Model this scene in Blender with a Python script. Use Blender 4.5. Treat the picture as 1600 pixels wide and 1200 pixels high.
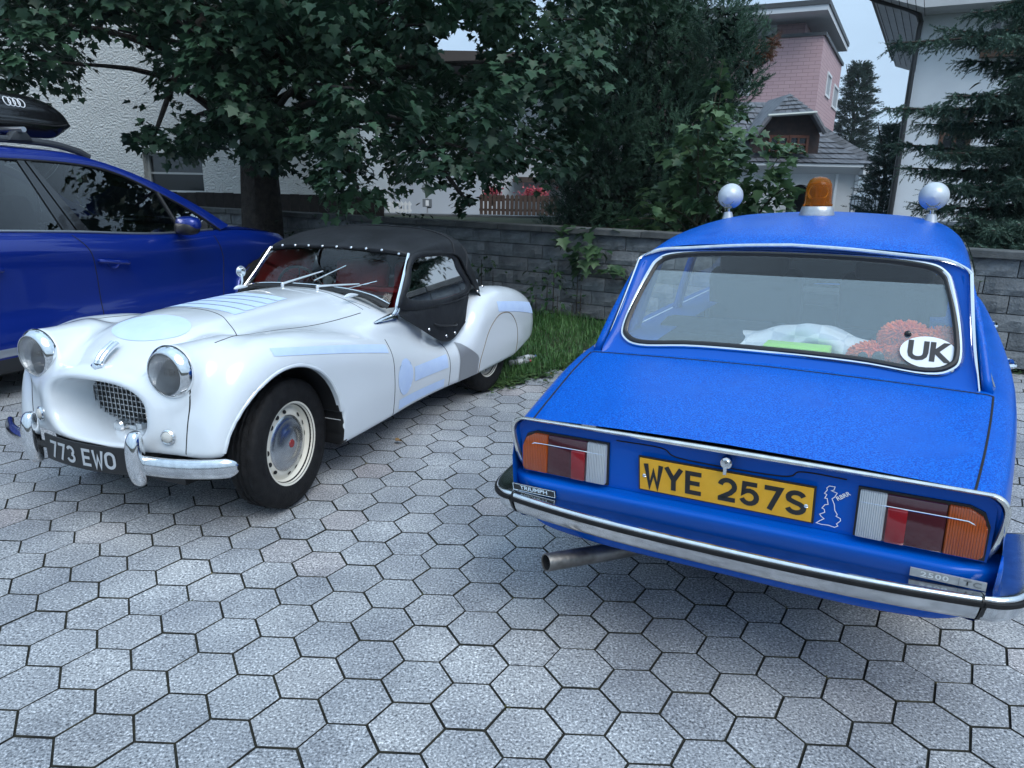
import bpy, bmesh, math, random
import numpy as np
from mathutils import Vector, Matrix
from mathutils.bvhtree import BVHTree

SC = bpy.context.scene
for o in list(bpy.data.objects):
    bpy.data.objects.remove(o)
COL = SC.collection

# ------------------------------------------------------------------ camera
CAM_H = 1.5573
PITCH, ROLL = 0.2747, 0.0198
cd = bpy.data.cameras.new('camera')
cd.sensor_width = 36.0
cd.lens = 1134.97 / 1600 * 36.0
cd.clip_start, cd.clip_end = 0.05, 6000
cam = bpy.data.objects.new('camera', cd)
COL.objects.link(cam)
cam.matrix_world = (Matrix.Translation((0, 0, CAM_H)) @ Matrix.Rotation(math.pi / 2 - PITCH, 4, 'X')
                    @ Matrix.Rotation(ROLL, 4, 'Z'))
SC.camera = cam

# ------------------------------------------------------------------ sky, sun, exposure (overcast)
SUN_ELEV, SUN_ROT = math.radians(52), math.radians(200)
w = bpy.data.worlds.new('World')
SC.world = w
w.use_nodes = True
nt = w.node_tree
nt.nodes.clear()
out = nt.nodes.new('ShaderNodeOutputWorld')
bg = nt.nodes.new('ShaderNodeBackground')
sky = nt.nodes.new('ShaderNodeTexSky')
sky.sky_type = 'NISHITA'
sky.sun_disc = False
sky.sun_elevation, sky.sun_rotation = SUN_ELEV, SUN_ROT
sky.air_density, sky.dust_density, sky.ozone_density = 1.0, 3.0, 1.5
tc = nt.nodes.new('ShaderNodeTexCoord')
mp = nt.nodes.new('ShaderNodeMapping')
mp.inputs['Scale'].default_value = (1, 1, 2.5)
nz = nt.nodes.new('ShaderNodeTexNoise')
nz.inputs['Scale'].default_value = 2.6
nz.inputs['Detail'].default_value = 4
nz.inputs['Roughness'].default_value = 0.5
rp = nt.nodes.new('ShaderNodeValToRGB')
rp.color_ramp.elements[0].position, rp.color_ramp.elements[1].position = 0.35, 0.68
rp.color_ramp.elements[0].color = (3.7, 5.4, 7.4, 1)     # cloud layer, grey-blue
rp.color_ramp.elements[1].color = (5.6, 7.8, 9.9, 1)     # thinner, brighter cloud
mx = nt.nodes.new('ShaderNodeMixRGB')
mx.inputs['Fac'].default_value = 0.86
nt.links.new(tc.outputs['Generated'], mp.inputs['Vector'])
nt.links.new(mp.outputs['Vector'], nz.inputs['Vector'])
nt.links.new(nz.outputs['Fac'], rp.inputs['Fac'])
nt.links.new(sky.outputs['Color'], mx.inputs['Color1'])
nt.links.new(rp.outputs['Color'], mx.inputs['Color2'])
# an overcast sky is brighter overhead than near the horizon
sx = nt.nodes.new('ShaderNodeSeparateXYZ'); ov = nt.nodes.new('ShaderNodeMapRange')
ov.inputs['From Min'].default_value, ov.inputs['From Max'].default_value = 0.0, 1.0
ov.inputs['To Min'].default_value, ov.inputs['To Max'].default_value = 0.78, 1.5
vm = nt.nodes.new('ShaderNodeVectorMath'); vm.operation = 'SCALE'
nt.links.new(tc.outputs['Generated'], sx.inputs[0]); nt.links.new(sx.outputs['Z'], ov.inputs['Value'])
nt.links.new(mx.outputs['Color'], vm.inputs[0]); nt.links.new(ov.outputs['Result'], vm.inputs['Scale'])
nt.links.new(vm.outputs['Vector'], bg.inputs['Color'])
bg.inputs['Strength'].default_value = 0.072
nt.links.new(bg.outputs['Background'], out.inputs['Surface'])

sl = bpy.data.lights.new('sun', 'SUN')
sl.energy = 1.15
sl.angle = math.radians(40)
sl.color = (1.0, 0.985, 0.96)
sun = bpy.data.objects.new('sun', sl)
COL.objects.link(sun)
# sun stands behind the camera to the right, high above the cloud
az = math.radians(-62)
sd = Vector((math.cos(az) * math.cos(SUN_ELEV), math.sin(az) * math.cos(SUN_ELEV), math.sin(SUN_ELEV)))
sun.rotation_euler = sd.to_track_quat('Z', 'Y').to_euler()
sky.sun_rotation = math.pi / 2 - az

SC.view_settings.view_transform = 'Standard'
SC.view_settings.look = 'None'
SC.view_settings.exposure = 1.02
SC.view_settings.gamma = 1.0
SC.view_settings.use_curve_mapping = False
SC.render.engine = 'CYCLES'
SC.cycles.use_denoising = True
SC.cycles.max_bounces = 7
SC.cycles.diffuse_bounces = 3
SC.cycles.glossy_bounces = 4
SC.cycles.transmission_bounces = 6
SC.cycles.transparent_max_bounces = 10
SC.cycles.volume_bounces = 1
SC.cycles.caustics_reflective = False
SC.cycles.caustics_refractive = False

# ------------------------------------------------------------------ helpers
RNG = random.Random(7)
NR = np.random.default_rng(11)
PI = math.pi


def ray_dir(u, v):
    a, b = (u - 800) / 1134.97, (v - 600) / 1134.97
    c, s = math.cos(ROLL), math.sin(ROLL)
    a, b = c * a + s * b, -s * a + c * b
    cp, sp = math.cos(PITCH), math.sin(PITCH)
    return np.array([a, cp - b * sp, -sp - b * cp])


def at_depth(u, v, y):
    """world point where the sight line of the photo pixel crosses the plane y"""
    d = ray_dir(u, v)
    return np.array([0, 0, CAM_H]) + d * (y / d[1])


def at_z(u, v, z=0.0):
    d = ray_dir(u, v)
    return np.array([0, 0, CAM_H]) + d * ((z - CAM_H) / d[2])


def project(P):
    P = np.atleast_2d(np.asarray(P, float))
    x, y, z = P[:, 0], P[:, 1], P[:, 2] - CAM_H
    cp, sp = math.cos(PITCH), math.sin(PITCH)
    zc = y * cp - z * sp
    yc = y * sp + z * cp
    zc_ = np.where(zc > 0.05, zc, 0.05)
    a, b = x / zc_, -yc / zc_
    c, s = math.cos(ROLL), math.sin(ROLL)
    return np.stack([800 + 1134.97 * (c * a - s * b), 600 + 1134.97 * (s * a + c * b), zc], 1)


def tag(o, label=None, cat=None, group=None, kind=None):
    if label: o['label'] = label
    if cat: o['category'] = cat
    if group: o['group'] = group
    if kind: o['kind'] = kind
    return o


def thing(name, label, cat, loc=(0, 0, 0), rot=(0, 0, 0), group=None):
    o = bpy.data.objects.new(name, None)
    o.empty_display_size = 0.2
    COL.objects.link(o)
    o.location = loc
    o.rotation_euler = rot
    return tag(o, label, cat, group)


def link(name, me, parent=None, mat=None):
    o = bpy.data.objects.new(name, me)
    COL.objects.link(o)
    if parent is not None: o.parent = parent
    if mat is not None and not me.materials: me.materials.append(mat)
    return o


def raw_mesh(V, F, smooth=True, name='m'):
    """V (n,3) array, F list of tuples or (m,k) array"""
    me = bpy.data.meshes.new(name)
    V = np.asarray(V, dtype=np.float32)
    if isinstance(F, np.ndarray):
        k = F.shape[1]
        me.vertices.add(len(V)); me.vertices.foreach_set('co', V.ravel())
        me.loops.add(F.size); me.loops.foreach_set('vertex_index', F.astype(np.int32).ravel())
        me.polygons.add(len(F))
        me.polygons.foreach_set('loop_start', np.arange(0, F.size, k, dtype=np.int32))
        me.update(calc_edges=True)
    else:
        me.from_pydata([tuple(map(float, v)) for v in V], [], F)
        me.update()
    me.polygons.foreach_set('use_smooth', np.full(len(me.polygons), bool(smooth)))
    return me


def fix(me, dist=1e-5):
    b = bmesh.new(); b.from_mesh(me)
    bmesh.ops.remove_doubles(b, verts=b.verts, dist=dist)
    bmesh.ops.recalc_face_normals(b, faces=b.faces)
    b.to_mesh(me); b.free()
    return me


def sharp(me, deg=35):
    me.set_sharp_from_angle(angle=math.radians(deg))
    return me


class MB:
    """collects shapes into one mesh"""
    def __init__(s): s.V, s.F, s.n = [], [], 0
    def add(s, V, F):
        V = np.asarray(V, float)
        s.V.append(V)
        s.F += [tuple(int(i) + s.n for i in f) for f in F]
        s.n += len(V)
        return s
    def box(s, c, d, R=None):
        c = np.asarray(c, float); d = np.asarray(d, float) / 2
        V = np.array([[x, y, z] for x in (-1, 1) for y in (-1, 1) for z in (-1, 1)], float) * d
        if R is not None: V = V @ np.asarray(R).T
        F = [(0, 1, 3, 2), (4, 6, 7, 5), (0, 4, 5, 1), (2, 3, 7, 6), (0, 2, 6, 4), (1, 5, 7, 3)]
        return s.add(V + c, F)
    def tube(s, P, r, n=8, caps=True, closed=False):
        V, F = tube_vf(P, r, n, caps, closed)
        return s.add(V, F)
    def lathe(s, prof, n=32, M=None, closed=False):
        V, F = lathe_vf(prof, n, closed)
        if M is not None: V = V @ np.asarray(M)[:3, :3].T + np.asarray(M)[:3, 3]
        return s.add(V, F)
    def grid(s, P, cu=False, cv=False, flip=False):
        V, F = grid_vf(P, cu, cv, flip)
        return s.add(V, F)
    def prism(s, poly, lo, hi, fn):
        """poly 2-D outline extruded from lo to hi; fn(a, b, t) -> xyz"""
        n = len(poly)
        V = [fn(a, b, lo) for a, b in poly] + [fn(a, b, hi) for a, b in poly]
        F = [tuple(range(n))[::-1], tuple(range(n, 2 * n))]
        F += [(i, (i + 1) % n, n + (i + 1) % n, n + i) for i in range(n)]
        return s.add(V, F)
    def build(s, name, mat, parent=None, smooth=True, deg=35, bevel=0, seg=2, recalc=True):
        me = raw_mesh(np.concatenate(s.V), s.F, smooth, name)
        if recalc or bevel:
            b = bmesh.new(); b.from_mesh(me)
            if recalc: bmesh.ops.recalc_face_normals(b, faces=b.faces)
            if bevel:
                es = [e for e in b.edges if len(e.link_faces) == 2 and e.calc_face_angle(0) > math.radians(25)]
                bmesh.ops.bevel(b, geom=es, offset=bevel, segments=seg, profile=0.5, affect='EDGES', clamp_overlap=True)
            b.to_mesh(me); b.free()
            me.polygons.foreach_set('use_smooth', np.full(len(me.polygons), bool(smooth)))
        if smooth and deg: sharp(me, deg)
        return link(name, me, parent, mat)


def grid_vf(P, cu=False, cv=False, flip=False):
    P = np.asarray(P, float)
    nu, nv = P.shape[:2]
    F = []
    for i in range(nu if cu else nu - 1):
        for j in range(nv if cv else nv - 1):
            a, b = i * nv + j, ((i + 1) % nu) * nv + j
            c, d = ((i + 1) % nu) * nv + (j + 1) % nv, i * nv + (j + 1) % nv
            F.append((a, d, c, b) if flip else (a, b, c, d))
    return P.reshape(-1, 3), F


def tube_vf(P, r, n=8, caps=True, closed=False):
    P = np.asarray(P, float)
    m = len(P)
    R = np.broadcast_to(np.asarray(r, float), (m,))
    T = np.zeros_like(P)
    if closed:
        T = np.roll(P, -1, 0) - np.roll(P, 1, 0)
    else:
        T[1:-1] = P[2:] - P[:-2]; T[0] = P[1] - P[0]; T[-1] = P[-1] - P[-2]
    T /= np.linalg.norm(T, axis=1)[:, None] + 1e-12
    up = np.array([0, 0, 1.0]) if abs(T[0, 2]) < .9 else np.array([1.0, 0, 0])
    N = np.cross(T[0], up); N /= np.linalg.norm(N)
    V = []
    a = np.linspace(0, 2 * PI, n, endpoint=False)
    for i in range(m):
        N = N - T[i] * (N @ T[i]); N /= np.linalg.norm(N) + 1e-12
        B = np.cross(T[i], N)
        V.append(P[i] + R[i] * (np.cos(a)[:, None] * N + np.sin(a)[:, None] * B))
    V = np.concatenate(V)
    F = []
    for i in range(m if closed else m - 1):
        i2 = (i + 1) % m
        for j in range(n):
            F.append((i * n + j, i * n + (j + 1) % n, i2 * n + (j + 1) % n, i2 * n + j))
    if caps and not closed:
        F.append(tuple(range(n))[::-1]); F.append(tuple(range((m - 1) * n, m * n)))
    return V, F


def lathe_vf(prof, n=32, closed=False):
    """profile (r, h) turned about the z axis"""
    prof = np.asarray(prof, float)
    a = np.linspace(0, 2 * PI, n, endpoint=False)
    P = np.stack([np.stack([r * np.cos(a), r * np.sin(a), np.full(n, h)], 1) for r, h in prof])
    V, F = grid_vf(P, cu=closed, cv=True)
    return V, F


def cr(P, n, closed=False):
    """Catmull-Rom through the points, n samples"""
    P = np.asarray(P, float)
    m = len(P)
    if closed:
        E = np.concatenate([P[-1:], P, P[:2]]); L = m
    else:
        E = np.concatenate([2 * P[:1] - P[1:2], P, 2 * P[-1:] - P[-2:-1]]); L = m - 1
    t = np.linspace(0, L, n, endpoint=not closed)
    i = np.minimum(t.astype(int), L - 1)
    f = (t - i)[:, None]
    sh = (len(t),) + (1,) * (P.ndim - 1)
    f = (t - i).reshape(sh)
    a, b, c, d = E[i], E[i + 1], E[i + 2], E[i + 3]
    return .5 * (2 * b + (c - a) * f + (2 * a - 5 * b + 4 * c - d) * f ** 2 + (3 * b - a - 3 * c + d) * f ** 3)


def surf(C, nu, nv):
    """smooth surface through a grid of control points"""
    A = cr(np.asarray(C, float), nu)
    return cr(A.transpose(1, 0, 2), nv).transpose(1, 0, 2)


def tab(xs, ys):
    """monotone cubic table -> function"""
    xs, ys = np.asarray(xs, float), np.asarray(ys, float)
    k = np.argsort(xs); xs, ys = xs[k], ys[k]
    d = np.diff(ys) / np.diff(xs)
    m = np.zeros_like(ys); m[1:-1] = np.where(d[1:] * d[:-1] > 0, 2 * d[1:] * d[:-1] / (d[1:] + d[:-1] + 1e-12), 0)
    m[0], m[-1] = d[0], d[-1]
    X = np.linspace(xs[0], xs[-1], 900)
    i = np.clip(np.searchsorted(xs, X) - 1, 0, len(xs) - 2)
    h = xs[i + 1] - xs[i]; t = (X - xs[i]) / h
    Y = (2 * t**3 - 3 * t**2 + 1) * ys[i] + (t**3 - 2 * t**2 + t) * h * m[i] + (-2 * t**3 + 3 * t**2) * ys[i + 1] + (t**3 - t**2) * h * m[i + 1]
    return lambda x: np.interp(x, X, Y)


def axis_m(loc, axis):
    """matrix taking the local z axis to `axis`"""
    q = Vector(axis).to_track_quat('Z', 'Y')
    return np.array(Matrix.Translation(loc) @ q.to_matrix().to_4x4())


def ribbon(pts, wd, closed=False):
    """flat 2-D stroke of width wd with mitred joints -> quads (as V2, F)"""
    P = np.asarray(pts, float)
    n = len(P)
    L, R = [], []
    for i in range(n):
        a = P[i] - P[i - 1] if (i > 0 or closed) else P[1] - P[0]
        b = P[(i + 1) % n] - P[i] if (i < n - 1 or closed) else P[-1] - P[-2]
        a = a / (np.linalg.norm(a) + 1e-9); b = b / (np.linalg.norm(b) + 1e-9)
        na, nb = np.array([-a[1], a[0]]), np.array([-b[1], b[0]])
        m = na + nb; m /= np.linalg.norm(m) + 1e-9
        k = min(1 / max(m @ na, .35), 2.2)
        L.append(P[i] + m * wd / 2 * k); R.append(P[i] - m * wd / 2 * k)
    V = np.concatenate([np.array(L), np.array(R)])
    F = [(i, i + 1, n + i + 1, n + i) for i in range(n - 1)]
    if closed: F.append((n - 1, 0, n, 2 * n - 1))
    return V, F


def arc2(cx, cy, rx, ry, a0, a1, n=8):
    t = np.radians(np.linspace(a0, a1, n))
    return [(cx + rx * math.cos(k), cy + ry * math.sin(k)) for k in t]


GL = {
 'W': [[(.05, 1), (.2, .02), (.36, .66), (.52, .02), (.67, 1)]],
 'Y': [[(.06, 1), (.36, .46)], [(.66, 1), (.36, .46)], [(.36, .5), (.36, 0)]],
 'E': [[(.64, .915), (.1, .915), (.1, .085), (.64, .085)], [(.1, .5), (.58, .5)]],
 '7': [[(.06, .915), (.62, .915), (.27, 0)]],
 '2': [arc2(.35, .65, .27, .265, 172, -25, 12) + [(.47, .38), (.1, .12), (.1, .085), (.66, .085)]],
 '5': [[(.62, .915), (.16, .915), (.13, .54)] + arc2(.34, .36, .28, .275, 130, -160, 14)],
 'S': [arc2(.36, .7, .27, .215, 20, 190, 9) + [(.12, .6), (.3, .52), (.5, .46)] + arc2(.36, .3, .28, .215, 20, -165, 10)],
 '3': [arc2(.34, .7, .25, .215, 160, -70, 10), arc2(.34, .3, .28, .215, 75, -165, 12)],
 'O': [arc2(.36, .66, .27, .255, 0, 180, 9) + arc2(.36, .34, .27, .255, 180, 360, 9) + [(.63, .66)]],
 ' ': [],
}


def plate_text(txt, h, stroke, gap, fn, name, mat, parent, depth=.002):
    """stroke lettering laid on a plate; fn(a, b, t)->xyz with a along, b up, t out; each character its own part"""
    adv = [(.36 if ch == ' ' else .72) * h + gap for ch in txt]
    x = -(sum(adv) - gap) / 2
    for ch, ad in zip(txt, adv):
        if GL[ch]:
            mb = MB()
            for k, st in enumerate(GL[ch]):
                V2, F = ribbon(st, stroke / h)
                t = depth + k * .0002
                mb.add([fn(x + a * h, (b - .5) * h, t) for a, b in V2], F)
            mb.build(name, mat, parent, smooth=False, recalc=False)
        x += ad


def text_mesh(txt, size, fn, name, mat, parent, bold=.0, depth=0.0, spacing=1.0, sx=1.0):
    cu = bpy.data.curves.new('t', 'FONT')
    cu.body = txt; cu.size = size; cu.align_x = 'CENTER'; cu.align_y = 'CENTER'
    cu.offset = bold; cu.space_character = spacing; cu.resolution_u = 3
    o = bpy.data.objects.new('t', cu); COL.objects.link(o)
    bpy.context.view_layer.update()
    me = bpy.data.meshes.new_from_object(o.evaluated_get(bpy.context.evaluated_depsgraph_get()))
    bpy.data.objects.remove(o); bpy.data.curves.remove(cu)
    for v in me.vertices:
        v.co = fn(v.co.x * sx, v.co.y, depth)
    me.materials.clear()
    return link(name, me, parent, mat)


def iso_mesh(f, lo, hi, h):
    """polygonise f<0 (surface nets) and pull the vertices onto the surface"""
    lo, hi = np.array(lo, float), np.array(hi, float)
    n = np.ceil((hi - lo) / h).astype(int) + 1
    ax = [lo[k] + h * np.arange(n[k]) for k in range(3)]
    F = np.empty(n, np.float32)
    for i0 in range(0, n[0], 40):
        X, Y, Z = np.meshgrid(ax[0][i0:i0 + 40], ax[1], ax[2], indexing='ij')
        F[i0:i0 + 40] = f(X, Y, Z)
    S = F < 0
    c = np.zeros(n - 1, np.int8)
    for dx in (0, 1):
        for dy in (0, 1):
            for dz in (0, 1):
                c += S[dx:n[0] - 1 + dx, dy:n[1] - 1 + dy, dz:n[2] - 1 + dz]
    act = (c > 0) & (c < 8)
    I = np.argwhere(act)
    idx = -np.ones(n - 1, np.int64); idx[act] = np.arange(len(I))
    corner = np.array([[a, b, d] for a in (0, 1) for b in (0, 1) for d in (0, 1)])
    val = np.stack([F[I[:, 0] + q[0], I[:, 1] + q[1], I[:, 2] + q[2]] for q in corner], 1)
    acc = np.zeros((len(I), 3)); cnt = np.zeros(len(I))
    for a in range(8):
        for b in range(a + 1, 8):
            if np.abs(corner[a] - corner[b]).sum() != 1: continue
            m = (val[:, a] < 0) != (val[:, b] < 0)
            t = np.where(m, val[:, a] / (val[:, a] - val[:, b] + 1e-20), 0)
            acc += m[:, None] * (corner[a] + t[:, None] * (corner[b] - corner[a])); cnt += m
    V = lo + h * (I + acc / cnt[:, None])
    Q = []
    for ax_ in range(3):
        o1, o2 = [(1, 2), (2, 0), (0, 1)][ax_]
        sl0 = [slice(None)] * 3; sl1 = [slice(None)] * 3
        sl0[ax_] = slice(0, -1); sl1[ax_] = slice(1, None)
        A, B = S[tuple(sl0)], S[tuple(sl1)]
        E = np.argwhere(A != B)
        ok = (E[:, o1] > 0) & (E[:, o2] > 0) & (E[:, o1] < n[o1] - 1) & (E[:, o2] < n[o2] - 1)
        E = E[ok]
        def cell(d1, d2):
            K = E.copy(); K[:, o1] += d1; K[:, o2] += d2
            return idx[K[:, 0], K[:, 1], K[:, 2]]
        q = np.stack([cell(-1, -1), cell(0, -1), cell(0, 0), cell(-1, 0)], 1)
        flip = ~A[E[:, 0], E[:, 1], E[:, 2]]
        q[flip] = q[flip][:, ::-1]
        Q.append(q)
    Q = np.concatenate(Q)
    e = 1.5e-3
    for it in range(4):
        x, y, z = V.T
        f0 = f(x, y, z)
        g = np.stack([f(x + e, y, z) - f(x - e, y, z), f(x, y + e, z) - f(x, y - e, z), f(x, y, z + e) - f(x, y, z - e)], 1) / (2 * e)
        st = f0[:, None] * g / ((g * g).sum(1)[:, None] + 1e-6)
        L = np.linalg.norm(st, axis=1)[:, None]
        V = V - st * np.minimum(1, .45 * h / (L + 1e-12))
    return V, Q


def smin(a, b, k):
    t = np.clip(.5 + .5 * (b - a) / k, 0, 1)
    return b * (1 - t) + a * t - k * t * (1 - t)


def smax(a, b, k):
    return -smin(-a, -b, k)


def copy_tree(o, parent=None):
    c = o.copy(); COL.objects.link(c); c.parent = parent
    for ch in list(o.children): copy_tree(ch, c)
    return c


# ------------------------------------------------------------------ materials
def mat(name, col=(.5, .5, .5), rough=.5, metal=0.0, coat=0.0, spec=.5, **k):
    m = bpy.data.materials.new(name); m.use_nodes = True
    b = m.node_tree.nodes['Principled BSDF']
    b.inputs['Base Color'].default_value = (*col, 1)
    b.inputs['Roughness'].default_value = rough
    b.inputs['Metallic'].default_value = metal
    b.inputs['Coat Weight'].default_value = coat
    b.inputs['Coat Roughness'].default_value = .04
    b.inputs['Specular IOR Level'].default_value = spec
    for kk, v in k.items():
        b.inputs[kk.replace('_', ' ')].default_value = v
    return m


def nodes(m):
    t = m.node_tree
    b = t.nodes['Principled BSDF']
    def N(kind, **k):
        n = t.nodes.new('ShaderNode' + kind)
        for a, v in k.items():
            if a in n.inputs: n.inputs[a].default_value = v
            else: setattr(n, a, v)
        return n
    return t, b, N


def ramp(N, els):
    r = N('ValToRGB')
    e = r.color_ramp.elements
    while len(e) < len(els): e.new(.5)
    for x, (p, c) in zip(e, els):
        x.position = p; x.color = (*c, 1) if len(c) == 3 else c
    return r


def noisy(name, c0, c1, scale=8, rough=.7, bump=0, bscale=None, coords='Object', detail=6, metal=0, coat=0, spec=.5, p0=.3, p1=.7, bdist=.01, rnd=0):
    m = mat(name, c0, rough, metal, coat, spec)
    t, b, N = nodes(m)
    tc = N('TexCoord')
    n = N('TexNoise', Scale=scale, Detail=detail)
    t.links.new(tc.outputs[coords], n.inputs['Vector'])
    r = ramp(N, [(p0, c0), (p1, c1)])
    t.links.new(n.outputs['Fac'], r.inputs['Fac'])
    src = r.outputs['Color']
    if rnd:
        oi = N('ObjectInfo'); mr = N('MapRange'); mr.inputs['To Min'].default_value = 1 - rnd; mr.inputs['To Max'].default_value = 1 + rnd
        hs = N('HueSaturation')
        t.links.new(oi.outputs['Random'], mr.inputs['Value']); t.links.new(mr.outputs['Result'], hs.inputs['Value'])
        t.links.new(src, hs.inputs['Color']); src = hs.outputs['Color']
    t.links.new(src, b.inputs['Base Color'])
    if bump:
        n2 = N('TexNoise', Scale=bscale or scale * 4, Detail=6)
        t.links.new(tc.outputs[coords], n2.inputs['Vector'])
        bp = N('Bump', Strength=bump, Distance=bdist)
        t.links.new(n2.outputs['Fac'], bp.inputs['Height'])
        t.links.new(bp.outputs['Normal'], b.inputs['Normal'])
    return m


def glass(name, tint=(1, 1, 1), rough=0.0, refl=1.45, alpha=None):
    """thin window glass: transparent sheet with mirror reflection by Fresnel"""
    m = bpy.data.materials.new(name); m.use_nodes = True
    t = m.node_tree; t.nodes.clear()
    o = t.nodes.new('ShaderNodeOutputMaterial')
    tr = t.nodes.new('ShaderNodeBsdfTransparent'); tr.inputs['Color'].default_value = (*tint, 1)
    gl = t.nodes.new('ShaderNodeBsdfGlossy'); gl.inputs['Roughness'].default_value = rough
    fr = t.nodes.new('ShaderNodeFresnel'); fr.inputs['IOR'].default_value = refl
    mx = t.nodes.new('ShaderNodeMixShader')
    t.links.new(fr.outputs['Fac'], mx.inputs['Fac'])
    t.links.new(tr.outputs[0], mx.inputs[1]); t.links.new(gl.outputs[0], mx.inputs[2])
    t.links.new(mx.outputs[0], o.inputs['Surface'])
    return m

# ================================================================== SETTING
HS = 0.1165                       # side of a hexagonal paver
LY = 0.0314                       # turn of the paving pattern


def lat(X, Y):
    x, y = X + .0118, Y + 16.941
    return HS * (math.cos(LY) * x + math.sin(LY) * y), HS * (-math.sin(LY) * x + math.cos(LY) * y)


def in_poly(p, poly):
    x, y = p; r = False; n = len(poly)
    for i in range(n):
        (x1, y1), (x2, y2) = poly[i], poly[i - 1]
        if (y1 > y) != (y2 > y) and x < (x2 - x1) * (y - y1) / (y2 - y1) + x1: r = not r
    return r


WDIR = np.array([math.cos(math.radians(-30)), math.sin(math.radians(-30))])
WN = np.array([-math.sin(math.radians(-30)), math.cos(math.radians(-30))]) * -1     # faces the car park
WP = np.array([4.33, 6.30])
def wall_pt(s, off=0.0): return WP + WDIR * s + WN * off


BED = [tuple(at_z(u, v)[:2]) for u, v in [(758, 606), (775, 601), (790, 597), (808, 594), (850, 583), (885, 572), (905, 562), (913, 548)]]
BED += [tuple(wall_pt(-3.0, .25)), tuple(wall_pt(-2.3, .02)), tuple(wall_pt(-12.5, .02)), (-5.3, 10.4), (-2.7, 8.7), (-1.45, 6.5), (-.8, 6.0)]

# --- ground sheet
soil = noisy('joint_sand', (.008, .009, .008), (.030, .032, .022), 9, .95, .4, 60)
V, F = grid_vf(np.array([[(x, y, -.0065 if abs(x) < 60 and y < 60 else -.1) for y in (-690, -30, 0, 6, 14, 60, 3290)] for x in (-2990, -60, -15, -5, 0, 5, 15, 60, 2990)]), flip=False)
o = link('ground', fix(raw_mesh(V, F, False)), None, soil); tag(o, kind='structure')

# --- pavers
def paver_mat(name, attr):
    m = mat(name, (.3, .31, .33), .72, spec=.35)
    t, b, N = nodes(m)
    g = N('NewGeometry')
    n1 = N('TexNoise', Scale=125, Detail=2.5, Roughness=.65)
    n2 = N('TexNoise', Scale=3.2, Detail=5)
    n3 = N('TexNoise', Scale=420, Detail=1)
    vo = N('TexVoronoi', Scale=120)
    for k in (n1, n2, n3, vo): t.links.new(g.outputs['Position'], k.inputs['Vector'])
    r1 = ramp(N, [(.29, (.03, .034, .04)), (.40, (.21, .22, .235)), (.50, (.345, .36, .375)), (.59, (.45, .465, .48)), (.67, (.82, .84, .86))])
    t.links.new(n1.outputs['Fac'], r1.inputs['Fac'])
    r2 = ramp(N, [(.3, (.72, .72, .74)), (.7, (1.12, 1.1, 1.08))])
    t.links.new(n2.outputs['Fac'], r2.inputs['Fac'])
    m1 = N('MixRGB', blend_type='MULTIPLY', Fac=1.0)
    t.links.new(r1.outputs['Color'], m1.inputs['Color1']); t.links.new(r2.outputs['Color'], m1.inputs['Color2'])
    n4 = N('TexNoise', Scale=.9, Detail=3); t.links.new(g.outputs['Position'], n4.inputs['Vector'])
    r4 = ramp(N, [(.35, (.84, .85, .86)), (.6, (1.05, 1.05, 1.05))]); t.links.new(n4.outputs['Fac'], r4.inputs['Fac'])
    m4 = N('MixRGB', blend_type='MULTIPLY', Fac=1.0); t.links.new(m1.outputs['Color'], m4.inputs['Color1']); t.links.new(r4.outputs['Color'], m4.inputs['Color2'])
    rt = ramp(N, [(0, (.90, .91, .93)), (.5, (.99, 1.0, 1.01)), (.94, (1.08, 1.07, 1.06)), (.985, (1.06, .99, .97)), (1, (1.03, .86, .83))])
    if attr:
        at = N('Attribute'); at.attribute_name = 'tint'; t.links.new(at.outputs['Fac'], rt.inputs['Fac'])
    else:
        oi = N('ObjectInfo'); t.links.new(oi.outputs['Random'], rt.inputs['Fac'])
    m2 = N('MixRGB', blend_type='MULTIPLY', Fac=1.0)
    t.links.new(m4.outputs['Color'], m2.inputs['Color1']); t.links.new(rt.outputs['Color'], m2.inputs['Color2'])
    t.links.new(m2.outputs['Color'], b.inputs['Base Color'])
    bp = N('Bump', Strength=.55, Distance=.004)
    t.links.new(n1.outputs['Fac'], bp.inputs['Height'])
    bp2 = N('Bump', Strength=.35, Distance=.003)
    t.links.new(n3.outputs['Fac'], bp2.inputs['Height']); t.links.new(bp.outputs['Normal'], bp2.inputs['Normal'])
    t.links.new(bp2.outputs['Normal'], b.inputs['Normal'])
    return m


def paver_vf(rnd):
    V = []
    for r, z in ((HS - .0043, 0), (HS - .0030, -.0030), (HS - .0027, -.03)):
        for k in range(6):
            a = math.radians(60 * k)
            j = 1 + rnd.uniform(-.010, .004)
            V.append((r * j * math.cos(a), r * j * math.sin(a), z))
    F = [tuple(range(6))]
    for q in (0, 6):
        F += [(q + (k + 1) % 6, q + k, q + 6 + k, q + 6 + (k + 1) % 6) for k in range(6)]
    return np.array(V), F


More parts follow.
